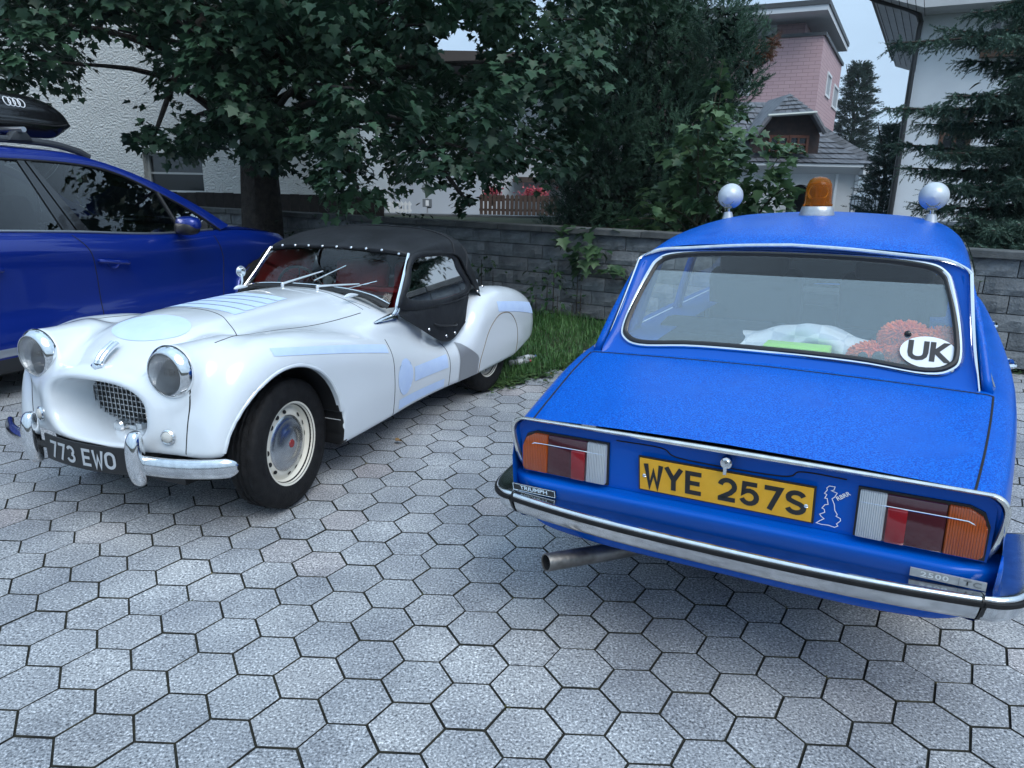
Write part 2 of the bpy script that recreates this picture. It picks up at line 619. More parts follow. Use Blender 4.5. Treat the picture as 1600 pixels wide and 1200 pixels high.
grime = noisy('edge_grime', (.014, .016, .015), (.075, .07, .045), 11, .95, p0=.45, p1=.75)
pav_a, pav_b = paver_mat('granite_paver', False), paver_mat('granite_paver_far', True)
pavement = tag(bpy.data.objects.new('pavement', None), kind='structure')
COL.objects.link(pavement)
HIDE = [[(770, 750), (810, 655), (950, 545), (1000, 400), (1515, 400), (1560, 600), (1580, 770), (1600, 850), (1600, 985), (1500, 985), (1230, 932), (1050, 893), (840, 823)],
        [(20, 690), (30, 540), (400, 360), (740, 360), (840, 470), (835, 560), (800, 600), (700, 612), (540, 690), (480, 770), (430, 788), (370, 770), (220, 750), (60, 715)],
        [(0, 100), (440, 350), (60, 500), (0, 620)]]
pv_mesh = []
for k in range(5):
    me = raw_mesh(*paver_vf(RNG), smooth=False, name='paver'); me.materials.append(pav_a); me.materials.append(grime); pv_mesh.append(me)
    me.polygons.foreach_set('material_index', np.array([0] + [1] * 12, np.int32))
cells = []
for cI in range(-62, 64):
    for rI in range(-52, 14):
        X = 1.5 * cI; Y = -(rI + (.5 if cI % 2 else 0)) * math.sqrt(3)
        x, y = lat(X, Y)
        if y < -.6 or y > 13 or abs(x) > 9: continue
        if (np.array([x, y]) - WP) @ WN < .02: continue
        if in_poly((x, y), BED): continue
        q = project((x, y, 0))[0]
        vis = -60 < q[0] < 1660 and q[1] < 1260 and q[2] > .3 and not any(in_poly(q[:2], h) for h in HIDE)
        area = 1e6 / max(q[2], .3) ** 3 if vis else 0
        cells.append((area, x, y))
cells.sort(key=lambda c: -c[0])
for k, (a, x, y) in enumerate(cells[:300]):
    o = link('paver', pv_mesh[RNG.randrange(5)], pavement)
    o.location = (x, y, RNG.uniform(-.0015, .0015))
    o.rotation_euler = (RNG.gauss(0, .004), RNG.gauss(0, .004), -LY + RNG.choice(range(6)) * PI / 3)
Vs, Fs, tn = [], [], []
n0 = 0
for a, x, y in cells[300:]:
    V, F = paver_vf(RNG)
    c, s = math.cos(-LY), math.sin(-LY)
    tz = RNG.gauss(0, .004), RNG.gauss(0, .004)
    z = V[:, 2] + V[:, 0] * tz[0] + V[:, 1] * tz[1] + RNG.uniform(-.0015, .0015)
    Vs.append(np.stack([x + c * V[:, 0] - s * V[:, 1], y + s * V[:, 0] + c * V[:, 1], z], 1))
    Fs += [tuple(i + n0 for i in f) for f in F]; n0 += len(V)
    tn += [RNG.random()] * len(V)
me = raw_mesh(np.concatenate(Vs), Fs, False)
at = me.attributes.new('tint', 'FLOAT', 'POINT'); at.data.foreach_set('value', np.array(tn, np.float32))
me.materials.append(pav_b); me.materials.append(grime)
me.polygons.foreach_set('material_index', np.tile(np.array([0] + [1] * 12, np.int32), len(cells) - 300))
o = link('paving', me, pavement); tag(o, kind='stuff')

# --- garden terrace behind the wall and the far land
gm = noisy('garden_soil', (.02, .035, .015), (.05, .06, .03), 3, .95, .5, 30)
a, b_ = wall_pt(-16, -.15), wall_pt(6, -.15)
V = [(*a, .86), (*b_, .86), (30, 2, .86), (30, 14.5, .80), (-30, 14.5, .80), (-30, 16.5, .86)]
o = link('garden_ground', raw_mesh(np.array(V[:5]), [(0, 1, 2, 3, 4)], False), None, gm); tag(o, kind='structure')
V = [(-60, 14.5, .30), (60, 14.5, .30), (90, 90, .34), (-90, 90, .34)]
o = link('street', raw_mesh(np.array(V), [(0, 1, 2, 3)], False), None, noisy('street_asphalt', (.06, .063, .066), (.10, .104, .108), 2, .9)); tag(o, kind='structure')

# --- retaining wall of split-faced blocks
stone = noisy('split_block', (.085, .095, .105), (.235, .25, .26), 7, .9, 1.0, 55, bdist=.012, rnd=.22)
mossy = noisy('weathered_coping', (.05, .056, .058), (.12, .125, .125), 6, .9, .5, 60, rnd=.15)
BL, BH = .40, .158
def block_me(i, ln):
    rr = random.Random(i)
    nx, nz = 6, 4
    P = np.zeros((nx, nz, 3))
    for a in range(nx):
        for c in range(nz):
            ed = a in (0, nx - 1) or c in (0, nz - 1)
            P[a, c] = ((a / (nx - 1) - .5) * (ln - .008), -(0 if ed else rr.uniform(.008, .03)), (c / (nz - 1) - .5) * (BH - .008))
    V, F = grid_vf(P, flip=True)
    n = len(V)
    ring = [(a, 0) for a in range(nx)] + [(nx - 1, c) for c in range(1, nz)] + [(a, nz - 1) for a in range(nx - 2, -1, -1)] + [(0, c) for c in range(nz - 2, 0, -1)]
    V = np.concatenate([V, [P[a, c] + (0, .16, 0) for a, c in ring]])
    F += [(ring[k][0] * nz + ring[k][1], ring[(k + 1) % len(ring)][0] * nz + ring[(k + 1) % len(ring)][1], n + (k + 1) % len(ring), n + k) for k in range(len(ring))]
    me = raw_mesh(V, F, False, 'block'); me.materials.append(stone)
    return fix(me)
bmesh_var = [block_me(i, BL) for i in range(9)]
wall = thing('retaining_wall', 'low grey split-block garden wall with flat coping behind the classic cars', 'wall', (*WP, 0), (0, 0, math.radians(-30)))
mb = MB(); mb.box((-5.2, .13, .46), (22.4, .1, .98)); mb.build('core', mat('mortar', (.035, .036, .036), .95), wall, smooth=False)
for r in range(6):
    x = -13.2 + (BL / 2 if r % 2 else 0) + RNG.uniform(-.03, .03)
    while x < 4.8:
        p = WP + WDIR * x
        q = project((p[0], p[1], .5))[0]
        if -100 < q[0] < 1750:
            o = link('block', RNG.choice(bmesh_var), wall)
            o.location = (x, RNG.uniform(-.006, .006), .03 + BH * (r + .5))
        x += BL
x = -13.3
while x < 5:
    mb = MB(); mb.box((0, 0, 0), (.592, .24, .068))
    o = mb.build('coping_slab', mossy, wall, smooth=False, bevel=.006, seg=1)
    o.location = (x, .04 + RNG.uniform(-.004, .004), 1.013); x += .6

# --- grass bed with soil
pts = np.array(BED)
bedm = noisy('bed_soil', (.018, .028, .010), (.045, .055, .02), 8, .95, .6, 40)
b = bmesh.new()
f = b.faces.new([b.verts.new((x, y, .012)) for x, y in BED])
bmesh.ops.triangulate(b, faces=[f])
me = bpy.data.meshes.new('bed'); b.to_mesh(me); b.free()
o = link('grass_bed', me, None, bedm); tag(o, kind='structure')


def leafmat(name, c0, c1, scale=2.0, rough=.55, trans=.25, rndface=True):
    m = mat(name, c0, rough, spec=.35)
    t, b, N = nodes(m)
    g = N('NewGeometry')
    n = N('TexNoise', Scale=scale, Detail=3)
    t.links.new(g.outputs['Position'], n.inputs['Vector'])
    add = N('Math', operation='ADD'); sc = N('Math', operation='MULTIPLY'); sc.inputs[1].default_value = .2
    t.links.new(g.outputs['Random Per Island'], sc.inputs[0])
    t.links.new(n.outputs['Fac'], add.inputs[0]); t.links.new(sc.outputs[0], add.inputs[1])
    r = ramp(N, [(.45, c0), (.9, c1)])
    t.links.new(add.outputs[0], r.inputs['Fac'])
    t.links.new(r.outputs['Color'], b.inputs['Base Color'])
    tl = N('BsdfTranslucent'); mx = N('MixShader', Fac=trans)
    t.links.new(r.outputs['Color'], tl.inputs['Color'])
    t.links.new(b.outputs[0], mx.inputs[1]); t.links.new(tl.outputs[0], mx.inputs[2])
    t.links.new(mx.outputs[0], t.nodes['Material Output'].inputs['Surface'])
    return m


def scatter_in(poly, n, rng):
    P = np.array(poly); lo, hi = P.min(0), P.max(0); out = []
    while len(out) < n:
        q = lo + (hi - lo) * rng.random(2)
        if in_poly(q, poly): out.append(q)
    return np.array(out)


grassm = leafmat('grass_blades', (.032, .105, .026), (.135, .265, .085), 5.0, .5, .3)
near = [p for p in BED[:9]] + [tuple(wall_pt(-6.5, .02)), (-1.9, 8.0), (-1.2, 6.4)]
Q = np.concatenate([scatter_in(near, 16000, NR), scatter_in(BED, 6000, NR)])
edge = np.array(BED[:8])
E2 = edge[NR.integers(0, 7, 900)] ; k = NR.integers(0, 7, 900); tt = NR.random(900)
E2 = edge[k] * (1 - tt[:, None]) + edge[k + 1] * tt[:, None] + NR.normal(0, .035, (900, 2))
Q = np.concatenate([Q, E2])
n = len(Q)
hh = NR.uniform(.03, .13, n) * (0.6 + .8 * (np.sin(Q[:, 0] * 3.1) * np.cos(Q[:, 1] * 2.3) * .5 + .5)); hh[-900:] *= .4
an = NR.uniform(0, 2 * PI, n); ln = NR.uniform(.1, .9, n)
dx, dy = np.cos(an), np.sin(an)
wv = NR.uniform(.0022, .0045, n)
px, py = -dy * wv, dx * wv
z0 = np.full(n, .01)
V = np.stack([np.stack([Q[:, 0] - px, Q[:, 1] - py, z0], 1), np.stack([Q[:, 0] + px, Q[:, 1] + py, z0], 1),
              np.stack([Q[:, 0] + dx * hh * ln * .35 + px * .8, Q[:, 1] + dy * hh * ln * .35 + py * .8, hh * .65], 1),
              np.stack([Q[:, 0] + dx * hh * ln * .35 - px * .8, Q[:, 1] + dy * hh * ln * .35 - py * .8, hh * .65], 1),
              np.stack([Q[:, 0] + dx * hh * ln, Q[:, 1] + dy * hh * ln, hh * (1 - .25 * ln)], 1)], 1).reshape(-1, 3)
Bq = np.arange(n)[:, None] * 5
T1 = np.concatenate([Bq + [0, 1, 2], Bq + [0, 2, 3], Bq + [3, 2, 4]], 1).reshape(-1, 3)
o = link('grass', raw_mesh(V, T1), None, grassm); tag(o, 'uneven green grass in the bed between wall and paving', 'grass', kind='stuff')

# ================================================================== shared car materials
CHROME = mat('chrome', (.78, .79, .80), .07, 1.0)
CHROME_D = noisy('pitted_chrome', (.60, .61, .62), (.78, .79, .8), 30, .16, .15, 180, metal=1.0, bdist=.001)
HUBCAP = noisy('worn_hub_chrome', (.50, .51, .52), (.66, .67, .68), 20, .27, .1, 90, metal=1.0, bdist=.001)
RUBBER = noisy('tyre_rubber', (.006, .006, .007), (.015, .015, .016), 25, .7, .3, 120, spec=.2)
BLACK = mat('black_trim', (.012, .012, .013), .45)
SHUT = mat('shut_line', (.008, .008, .009), .8)
GLASS = glass('window_glass', (.92, .95, .94))
DARKGLASS = glass('privacy_glass', (.06, .07, .075), refl=1.5)
LAMPGLASS = mat('lamp_glass', (.9, .93, .95), .06, spec=.6, Transmission_Weight=.85, IOR=1.3)
INTERIOR = mat('dark_interior', (.015, .015, .017), .8)


def wheel(parent, loc, side, R, wd, rimr, rim_mat, name='wheel', steer=0, cap=None, holes=14, hole_r=.0):
    """wheel with its axle along y; side = +1 when the outer face looks to +y"""
    e = bpy.data.objects.new(name, None); COL.objects.link(e)
    e.empty_display_size = .1
    e.parent = parent; e.location = loc; e.rotation_euler = (0, 0, steer)
    M = axis_m((0, 0, 0), (0, side, 0))
    h = wd / 2
    nseg = 96
    prof = [(rimr - .012, h * .55), (rimr, h * .80), (rimr + .018, h * .93), (rimr + (R - rimr) * .45, h * 1.03), (R - .035, h * .98), (R - .012, h * .86)]
    cols = [.72, .45, .40, .12, .07, -.07, -.12, -.40, -.45, -.72]
    tread = []
    for i, c in enumerate(cols):
        dep = .0 if i in (0, 1, 3, 6, 8, 9) else -.007
        tread.append((R - .003 * c * c + (0 if i not in (2, 7, 4, 5) else dep), h * c))
    P = []
    a = np.linspace(0, 2 * PI, nseg, endpoint=False)
    full = prof + tread + [(r, -z) for r, z in prof[::-1]]
    for k, (r, z) in enumerate(full):
        rr = np.full(nseg, r)
        if len(prof) <= k < len(prof) + len(tread):
            rr = rr - .0045 * ((np.arange(nseg) + (k % 3)) % 3 == 0)
        P.append(np.stack([rr * np.cos(a), rr * np.sin(a), np.full(nseg, z)], 1))
    mb = MB(); V, F = grid_vf(np.array(P), cv=True)
    mb.add(V @ M[:3, :3].T, F); mb.build('tyre', RUBBER, e, deg=40)
    mb = MB()
    rp = [(rimr - .004, h * .80), (rimr + .006, h * .84), (rimr + .008, h * .78), (rimr - .006, h * .72), (rimr - .012, h * .45), (rimr - .018, h * .26),
          (rimr - .024, h * .26), (rimr - .032, h * .36), (rimr - .052, h * .45), (rimr - .075, h * .42), (.02, h * .38)]
    mb.lathe(rp, 64, M); mb.lathe([(rimr, -h * .8), (rimr - .02, -h * .4), (rimr - .03, h * .2)], 48, M)
    rim = mb.build('rim', rim_mat, e, deg=50)
    if hole_r:
        rc = rimr - .043
        for k in range(holes):
            t = 2 * PI * k / holes
            if k % 4 == 3: continue
            c = np.array([rc * math.cos(t), rc * math.sin(t), h * .425])
            er, et = np.array([math.cos(t), math.sin(t), -.45]), np.array([-math.sin(t), math.cos(t), 0])
            ring = [c + er * hole_r * 1.0 * math.cos(q) + et * hole_r * 1.5 * math.sin(q) + np.array([0, 0, .0025]) for q in np.linspace(0, 2 * PI, 14, endpoint=False)]
            hb = MB(); hb.add(np.array(ring) @ M[:3, :3].T, [tuple(range(14))]); hb.build('vent_slot', SHUT, rim, smooth=False, recalc=False)
    mb = MB()
    mb.lathe([(.130, h * .38), (.136, h * .46), (.128, h * .55), (.110, h * .59), (.085, h * .60), (.078, h * .66), (.05, h * .76), (.022, h * .80), (.0005, h * .805)], 48, M)
    hc = mb.build('hub_cap', cap or HUBCAP, e, deg=40)
    return e, hc, M, h


# ================================================================== WHITE ROADSTER
TRP = ((-1.18438, 4.52400, 0), (0.01422, 0, -1.97488))
tr = thing('roadster', 'white 1950s roadster with black soft top and pale blue sticker patches', 'car', *TRP)
WHITE = noisy('old_white_paint', (.675, .725, .765), (.73, .775, .815), 1.5, .28, .02, 90, coat=.9, bdist=.0006)

crest = tab([-2.08, -2.05, -2.0, -1.92, -1.8, -1.6, -1.4, -1.2, -1.05, -.93, -.84, -.76, -.68, -.57, -.43, -.25, 0, .27, .5, .8, 1.0, 1.2, 1.34, 1.44, 1.51, 1.56, 1.60],
            [.25, .40, .53, .61, .665, .722, .757, .775, .765, .735, .685, .61, .552, .522, .512, .55, .615, .68, .737, .802, .835, .848, .828, .782, .70, .58, .38])
yout = tab([-2.1, -2.0, -1.8, -1.4, -.9, -.6, -.43, 0, .27, .7, 1.1, 1.3, 1.42, 1.52, 1.6], [.56, .625, .675, .703, .705, .692, .682, .680, .688, .70, .705, .70, .682, .645, .59])
zcen = tab([-2.1, -2.05, -1.98, -1.88, -1.7, -1.4, -1.1, -.9, -.5, 0, .15, .4, .8, 1.1, 1.25, 1.36, 1.46, 1.54, 1.60, 1.645, 1.68], [.25, .42, .54, .60, .675, .755, .82, .84, .85, .89, .912, .912, .905, .895, .878, .85, .80, .755, .722, .67, .55])

wcen = tab([-2.1, -1, -.6, 0, .3, .6, 1, 1.7], [.52, .52, .52, .59, .60, .56, .52, .52])

def f_tr(x, y, z):
    ay = np.abs(y)
    # wing / door pontoon
    cz = crest(x)
    sl = (crest(x + .01) - crest(x - .01)) / .02
    yo = yout(x) - .28 * np.maximum(.42 - z, 0) ** 1.6 - .02 * np.exp(-((x + .15) / .45) ** 2)
    a = .165
    u = (ay - (yo - a)) / a
    d = .21
    v = np.maximum((z - (cz - d)) / d, 0)
    r = (np.abs(u) ** 2.5 + v ** 2.5 + 1e-9) ** (1 / 2.5)
    fw = (r - 1) * .17 / np.sqrt(1 + .5 * sl * sl)
    # central body with crowned bonnet
    bon = np.clip((x - .2) / .2, 0, 1) * np.clip((1.55 - x) / .3, 0, 1)
    zt = zcen(x) - (.085 + .03 * np.clip((x - 1.0) / .5, 0, 1)) * (ay / .45) ** 2.4 + .012 * bon * (1 / (1 + np.exp((ay - .255) / .012)) - .5)
    slc = (zcen(x + .01) - zcen(x - .01)) / .02
    fc = (z - zt) / np.sqrt(1 + slc * slc)
    xf = 1.672 - .13 * (ay / .5) ** 2.6 - .55 * np.maximum(.50 - z, 0) ** 1.7
    xr = -2.06 + .12 * (ay / .6) ** 3 + .5 * np.maximum(.45 - z, 0) ** 1.5
    fc = smax(fc, ay - wcen(x), .05)
    fc = smax(fc, x - xf, .07)
    fc = smax(fc, xr - x, .08)
    f = smin(fw, fc, .055)
    # headlamp pods
    px, py, pz = x - 1.30, ay - .413, z - (.752 - .02 * (x - 1.3))
    t = np.clip(px / .26, 0, 1)
    rad = .095 + .018 * t
    fp = np.sqrt(np.minimum(px, 0) ** 2 + np.maximum(px - .27, 0) ** 2 + py ** 2 + pz ** 2) - rad
    fp = smax(fp, x - 1.548, .012)
    f = smin(f, fp, .085)
    # bottoms
    zb = np.where(x > .78, .385, .20) + np.where(x < -1.45, (-(x + 1.45)) * .16, 0)
    f = smax(f, zb - z, .03)
    # mouth
    s = .80 + .22 * np.clip((x - 1.42) / .25, 0, 1.2)
    my, mz = ay / (.308 * s), (z - .548) / (np.where(z > .548, .132, .142) * s)
    fm = ((np.abs(my) ** 2.7 + np.abs(mz) ** 2.7 + 1e-9) ** (1 / 2.7) - 1) * .15
    fm = smax(fm, 1.40 - x, .02)
    f = smax(f, -fm, .035)
    # wheel arches
    fa = np.sqrt((x - 1.165) ** 2 + np.maximum(z - .335, 0) ** 2) - .368
    fa = smax(fa, .40 - ay, .02)
    f = smax(f, -fa, .010)
    fa = np.sqrt((x + 1.1175) ** 2 + np.maximum(z - .30, 0) ** 2) - .38
    fa = np.maximum(fa, np.abs(ay - .535) - .12)
    f = smax(f, -fa, .010)
    # cockpit
    fk = np.maximum(np.maximum(np.abs(x + .42) - .50, ay - .47), .34 - z)
    f = smax(f, -fk, .02)
    return f


V, Q = iso_mesh(f_tr, (-2.16, -.76, .12), (1.78, .76, 1.0), .0125)
trV, trQ = V, Q
TRB = BVHTree.FromPolygons([tuple(v) for v in V], [tuple(q) for q in Q.tolist()])
b = bmesh.new(); b.from_mesh(raw_mesh(V, Q))
for co, no in (((.27, 0, 0), (1, 0, 0)), ((-.43, 0, 0), (1, 0, 0)), ((0, .487, 0), (0, 1, 0)), ((0, -.487, 0), (0, 1, 0)), ((1.02, 0, 0), (1, .0, 0)), ((.25, 0, 0), (1, 0, 0))):
    bmesh.ops.bisect_plane(b, geom=b.verts[:] + b.edges[:] + b.faces[:], plane_co=co, plane_no=no, dist=1e-5)
groups = {}
for f in b.faces:
    c = f.calc_center_median(); ay = abs(c.y)
    if math.hypot(c.x - 1.165, max(c.z - .335, 0)) < .374 and .36 < ay < .676 and c.x > .6: k = ('wheel_well', c.y > 0)
    elif .74 < c.x < .83 and c.z < .43 and .3 < ay < .684 and (f.normal.x > .3 or f.normal.z < -.3): k = ('wheel_well', c.y > 0)
    elif c.z < .7 and math.hypot(c.x + 1.1175, max(c.z - .30, 0)) < .386 and .38 < ay < .665 and c.x < -.6: k = ('rear_wheel_well', c.y > 0)
    elif ay > .487 and c.x > .27: k = ('front_wing', c.y > 0)
    elif ay > .487 and c.x < -.43: k = ('rear_wing', c.y > 0)
    elif ay > .487: k = ('door', c.y > 0)
    elif .25 < c.x < 1.02 and c.z > .7: k = ('bonnet', 0)
    else: k = ('body', 0)
    groups.setdefault(k, []).append(f)
trpart = {}
for k, fs in groups.items():
    ids = {}
    VV, FF = [], []
    for f in fs:
        t = []
        for vtx in f.verts:
            if vtx.index not in ids or True:
                key = vtx
                if key not in ids: ids[key] = len(VV); VV.append(tuple(vtx.co))
                t.append(ids[key])
        FF.append(tuple(t))
    trpart[k] = link(k[0], raw_mesh(np.array(VV), FF, True), tr, BLACK if 'well' in k[0] else WHITE)
b.free()


def on_tr(o, d):
    h = TRB.ray_cast(Vector(o), Vector(d))
    return (np.array(h[0]), np.array(h[1])) if h[0] is not None else (None, None)


def line_on(pts, d, r, name, m, parent, lift=0.0, n=40, bvh=None):
    """thin strip lying on the body along a guide curve shot along d"""
    P = []
    for q in cr(np.array(pts, float), n):
        h = (bvh or TRB).ray_cast(Vector(q), Vector(d))
        if h[0] is not None: P.append(np.array(h[0]) + np.array(h[1]) * lift)
    if len(P) > 2:
        P = np.array(P)
        mb = MB(); mb.tube(P, r, 6); return mb.build(name, m, parent)


def patch_on(poly_fn, nu, nv, d, lift, name, m, parent, bvh=None):
    """sheet pressed onto the body: poly_fn(s,t)->start point"""
    G = np.zeros((nu, nv, 3)); ok = True
    for i in range(nu):
        for j in range(nv):
            h = (bvh or TRB).ray_cast(Vector(poly_fn(i / (nu - 1), j / (nv - 1))), Vector(d))
            if h[0] is None: return None
            G[i, j] = np.array(h[0]) + np.array(h[1]) * lift
    mb = MB(); mb.grid(G); return mb.build(name, m, parent, recalc=False, deg=0)


for s in (1, -1):
    dr = trpart[('door', s > 0)]
    fw = trpart[('front_wing', s > 0)]
    rw = trpart[('rear_wing', s > 0)]
    line_on([(.27, s * 1.2, z) for z in (.66, .5, .35, .215)], (0, -s, 0), .0032, 'shut_line', SHUT, dr, -.0012)
    line_on([(-.43, s * 1.2, z) for z in (.50, .4, .3, .215)], (0, -s, 0), .0032, 'shut_line', SHUT, dr, -.0012)
    # wing beading
    line_on([(x, s * .487, 1.5) for x in (.30, .6, .9, 1.2, 1.38)], (0, 0, -1), .0032, 'wing_bead', SHUT, fw, -.0015, 50)
    line_on([(2.2, s * .520, .72), (2.2, s * .50, .62), (2.2, s * .488, .5), (2.2, s * .48, .38)], (-1, 0, 0), .0034, 'wing_bead', SHUT, fw, -.0015, 30)
    # rolled arch lip
    a = np.linspace(math.radians(-20), math.radians(188), 60)
    P = []
    for t in a:
        q = (1.165 + .374 * math.cos(t), s * 1.2, .335 + .374 * math.sin(t)) if math.sin(t) > 0 else (1.165 + .374 * math.copysign(1, math.cos(t)), s * 1.2, .335 + .374 * math.sin(t))
        p, nrm = on_tr(q, (0, -s, 0))
        if p is not None and abs(p[1]) > (.60 if math.cos(t) > 0 else .665): P.append(p - np.array([0, s * .003, 0]))
    mb = MB(); mb.tube(np.array(P), .0095, 8); mb.build('arch_lip', WHITE, fw)
    # spat outline and stone guard
    sp = [(-.815, .19), (-.83, .32), (-.93, .48), (-1.07, .57), (-1.20, .59), (-1.34, .56), (-1.45, .46), (-1.49, .33), (-1.49, .23)]
    line_on([(x, s * 1.2, z) for x, z in sp], (0, -s, 0), .0042, 'wheel_cover_seam', mat('old_seal', (.22, .17, .12), .7), rw, -.001, 70)
    def sgf(u, t, s=s):
        x0 = -.548
        x1 = np.interp(t, [0, .25, .5, .75, 1], [-.80, -.79, -.80, -.70, -.60])
        return (x0 + (x1 - x0) * u, s * 1.2, .215 + t * (.27 - .02 * u))
    patch_on(sgf, 8, 10, (0, -s, 0), .004, 'stone_guard', mat('brushed_metal', (.40, .41, .43), .45, .6), rw)

# bonnet shut lines
line_on([(.25, y, 1.5) for y in (-.47, -.3, 0, .3, .47)], (0, 0, -1), .0028, 'shut_line', SHUT, trpart[('bonnet', 0)], -.0015)
line_on([(1.25, -.485, 1.5), (1.14, -.38, 1.5), (1.05, -.2, 1.5), (1.02, 0, 1.5), (1.05, .2, 1.5), (1.14, .38, 1.5), (1.25, .485, 1.5)], (0, 0, -1), .003, 'shut_line', SHUT, trpart[('bonnet', 0)], -.0015, 60)
for s in (1, -1):
    line_on([(.19, s * .48, 1.5), (.22, s * .40, 1.5), (.25, s * .33, 1.5)], (0, 0, -1), .0025, 'shut_line', SHUT, trpart[('body', 0)], -.0015, 12)

# pale blank stickers
STK = noisy('blank_sticker', (.52, .66, .93), (.58, .72, .96), 14, .5, .05, 120, spec=.3)
bon, bod = trpart[('bonnet', 0)], trpart[('body', 0)]
lf, ld, lr = trpart[('front_wing', True)], trpart[('door', True)], trpart[('rear_wing', True)]
def disc_fn(cx, cy, rx, ry, ang=0):
    def fn(s, t):
        a = t * 2 * PI; X, Y = rx * s * math.cos(a), ry * s * math.sin(a)
        return (cx + X * math.cos(ang) - Y * math.sin(ang), cy + X * math.sin(ang) + Y * math.cos(ang), 1.5)
    return fn
patch_on(disc_fn(1.30, 0.02, .125, .215), 9, 33, (0, 0, -1), .0022, 'sticker', STK, bod)
for k in range(5):
    x0 = .92 - k * .088
    patch_on(lambda s, t, x0=x0, k=k: (x0 + .073 * s, (-.235 + .004 * k) + (.47 - .012 * k) * t, 1.5), 4, 14, (0, 0, -1), .0022, 'sticker', STK, bon)
patch_on(lambda s, t: (1.235 - .93 * s, 1.2, .772 - .18 * s + .030 * s * (1 - s) + (.034 + .011 * s) * t), 34, 5, (0, -1, 0), .0022, 'sticker', STK, lf)
def rrect(x0, x1, z0, z1, rad=.5):
    def fn(s, t):
        a = (s * 2 - 1); bb = (t * 2 - 1)
        k = 1 - rad * (max(abs(a), abs(bb)) ** 4) * (min(abs(a), abs(bb)) ** 2) * .32
        return ((x0 + x1) / 2 + (x1 - x0) / 2 * a * k, 1.2, (z0 + z1) / 2 + (z1 - z0) / 2 * bb * k)
    return fn
patch_on(rrect(.230, .045, .305, .522, 1.4), 14, 14, (0, -1, 0), .0022, 'sticker', STK, ld)
patch_on(lambda s, t: (.022 - .425 * s, 1.2, .356 - .010 * s + (.092 - .004 * s) * t), 14, 5, (0, -1, 0), .0022, 'sticker', STK, ld)
patch_on(lambda s, t: (.21 - .572 * s, 1.2, .230 - .004 * s + (.060 - .006 * s) * t), 16, 4, (0, -1, 0), .0022, 'sticker', STK, ld)
patch_on(lambda s, t: (-1.11 - .80 * s, 1.2, .612 - .145 * s + .04 * s * (1 - s) + (.072 + .018 * s) * t), 18, 5, (0, -1, 0), .0022, 'sticker', STK, lr)
patch_on(lambda s, t: (-1.735 - .15 * s + .075 * (1 - t), 1.2, .235 + .005 * s + .225 * t), 8, 8, (0, -1, 0), .0022, 'sticker', STK, lr)

# grille in the mouth
mb = MB()
for k in range(-9, 10): mb.box((1.437, k * .0275, .51), (.006, .004, .20))
for k in range(-3, 4): mb.box((1.434, 0, .51 + k * .0265), (.006, .50, .004))
mb.build('grille', mat('grille_alloy', (.55, .56, .57), .3, 1.0), tr, smooth=False)
mb = MB(); mb.box((1.418, 0, .51), (.012, .50, .21)); mb.build('radiator', BLACK, tr, smooth=False)
mb = MB(); mb.lathe([(.0, .03), (.024, .03), (.03, .02), (.024, -.02)], 18, axis_m((1.50, 0, .442), (1, 0, 0)))
mb.box((1.49, .05, .437), (.03, .07, .02)); mb.box((1.485, .1, .44), (.03, .035, .035)); mb.build('starting_handle_bracket', CHROME_D, tr)

# nose badge
mb = MB()
P = cr(np.array([(1.475, .0, .815), (1.52, 0, .79), (1.552, 0, .765), (1.572, 0, .737)]), 10)
mb.tube(P + np.array([.006, .014, .006]), .012, 10); mb.tube(P + np.array([.006, -.014, .006]), .012, 10)
mb.tube(np.array([(1.575, -.032, .735), (1.585, 0, .724), (1.575, .032, .735)]), .014, 10)
mb.build('nose_badge', CHROME, tr)

# lamps
for s in (1, -1):
    e = bpy.data.objects.new('headlamp', None); COL.objects.link(e); e.parent = tr; e.location = (1.548, s * .413, .746)
    M = axis_m((0, 0, 0), (1, 0, -.03))
    mb = MB(); mb.lathe([(.108, -.01), (.116, .0), (.118, .014), (.112, .03), (.100, .044), (.094, .05), (.090, .049), (.0885, .042)], 56, M); mb.build('rim', CHROME, e, deg=60)
    mb = MB(); mb.lathe([(.089, .044), (.075, .058), (.05, .068), (.025, .073), (.0005, .0745)], 48, M)
    lens = mat('fluted_lens', (.96, .98, 1), .03, spec=.8)
    t_, b_, N_ = nodes(lens)
    b_.inputs['Transmission Weight'].default_value = .93; b_.inputs['IOR'].default_value = 1.2
    wv = N_('TexWave', Scale=42.0, Distortion=0); wv.bands_direction = 'Y'
    tcn = N_('TexCoord'); t_.links.new(tcn.outputs['Object'], wv.inputs['Vector'])
    bp = N_('Bump', Strength=.5, Distance=.004); t_.links.new(wv.outputs['Fac'], bp.inputs['Height']); t_.links.new(bp.outputs['Normal'], b_.inputs['Normal'])
    mb.build('lens', lens, e, deg=0)
    mb = MB(); mb.lathe([(.088, .035), (.07, .015), (.045, -.003), (.018, -.01), (.0005, -.011)], 40, M); mb.build('reflector', mat('silver_reflector', (.90, .92, .94), .35, .55), e, deg=0)
    mb = MB(); mb.lathe([(.012, -.01), (.014, .01), (.0005, .02)], 12, M); mb.build('bulb', mat('bulb_glass', (.8, .8, .8), .2), e)
    e2 = bpy.data.objects.new('side_lamp', None); COL.objects.link(e2); e2.parent = tr
    p, nrm = on_tr((2.5, s * .40, .472), (-1, 0, 0))
    e2.location = tuple(p)
    M = axis_m((0, 0, 0), tuple(nrm))
    mb = MB(); mb.lathe([(.033, -.01), (.034, .008), (.029, .014), (.025, .013)], 30, M); mb.build('rim', CHROME, e2)
    mb = MB(); mb.lathe([(.026, .010), (.022, .018), (.012, .023), (.0005, .024)], 24, M); mb.build('lens', mat('frosted_lens', (.55, .55, .52), .25), e2)

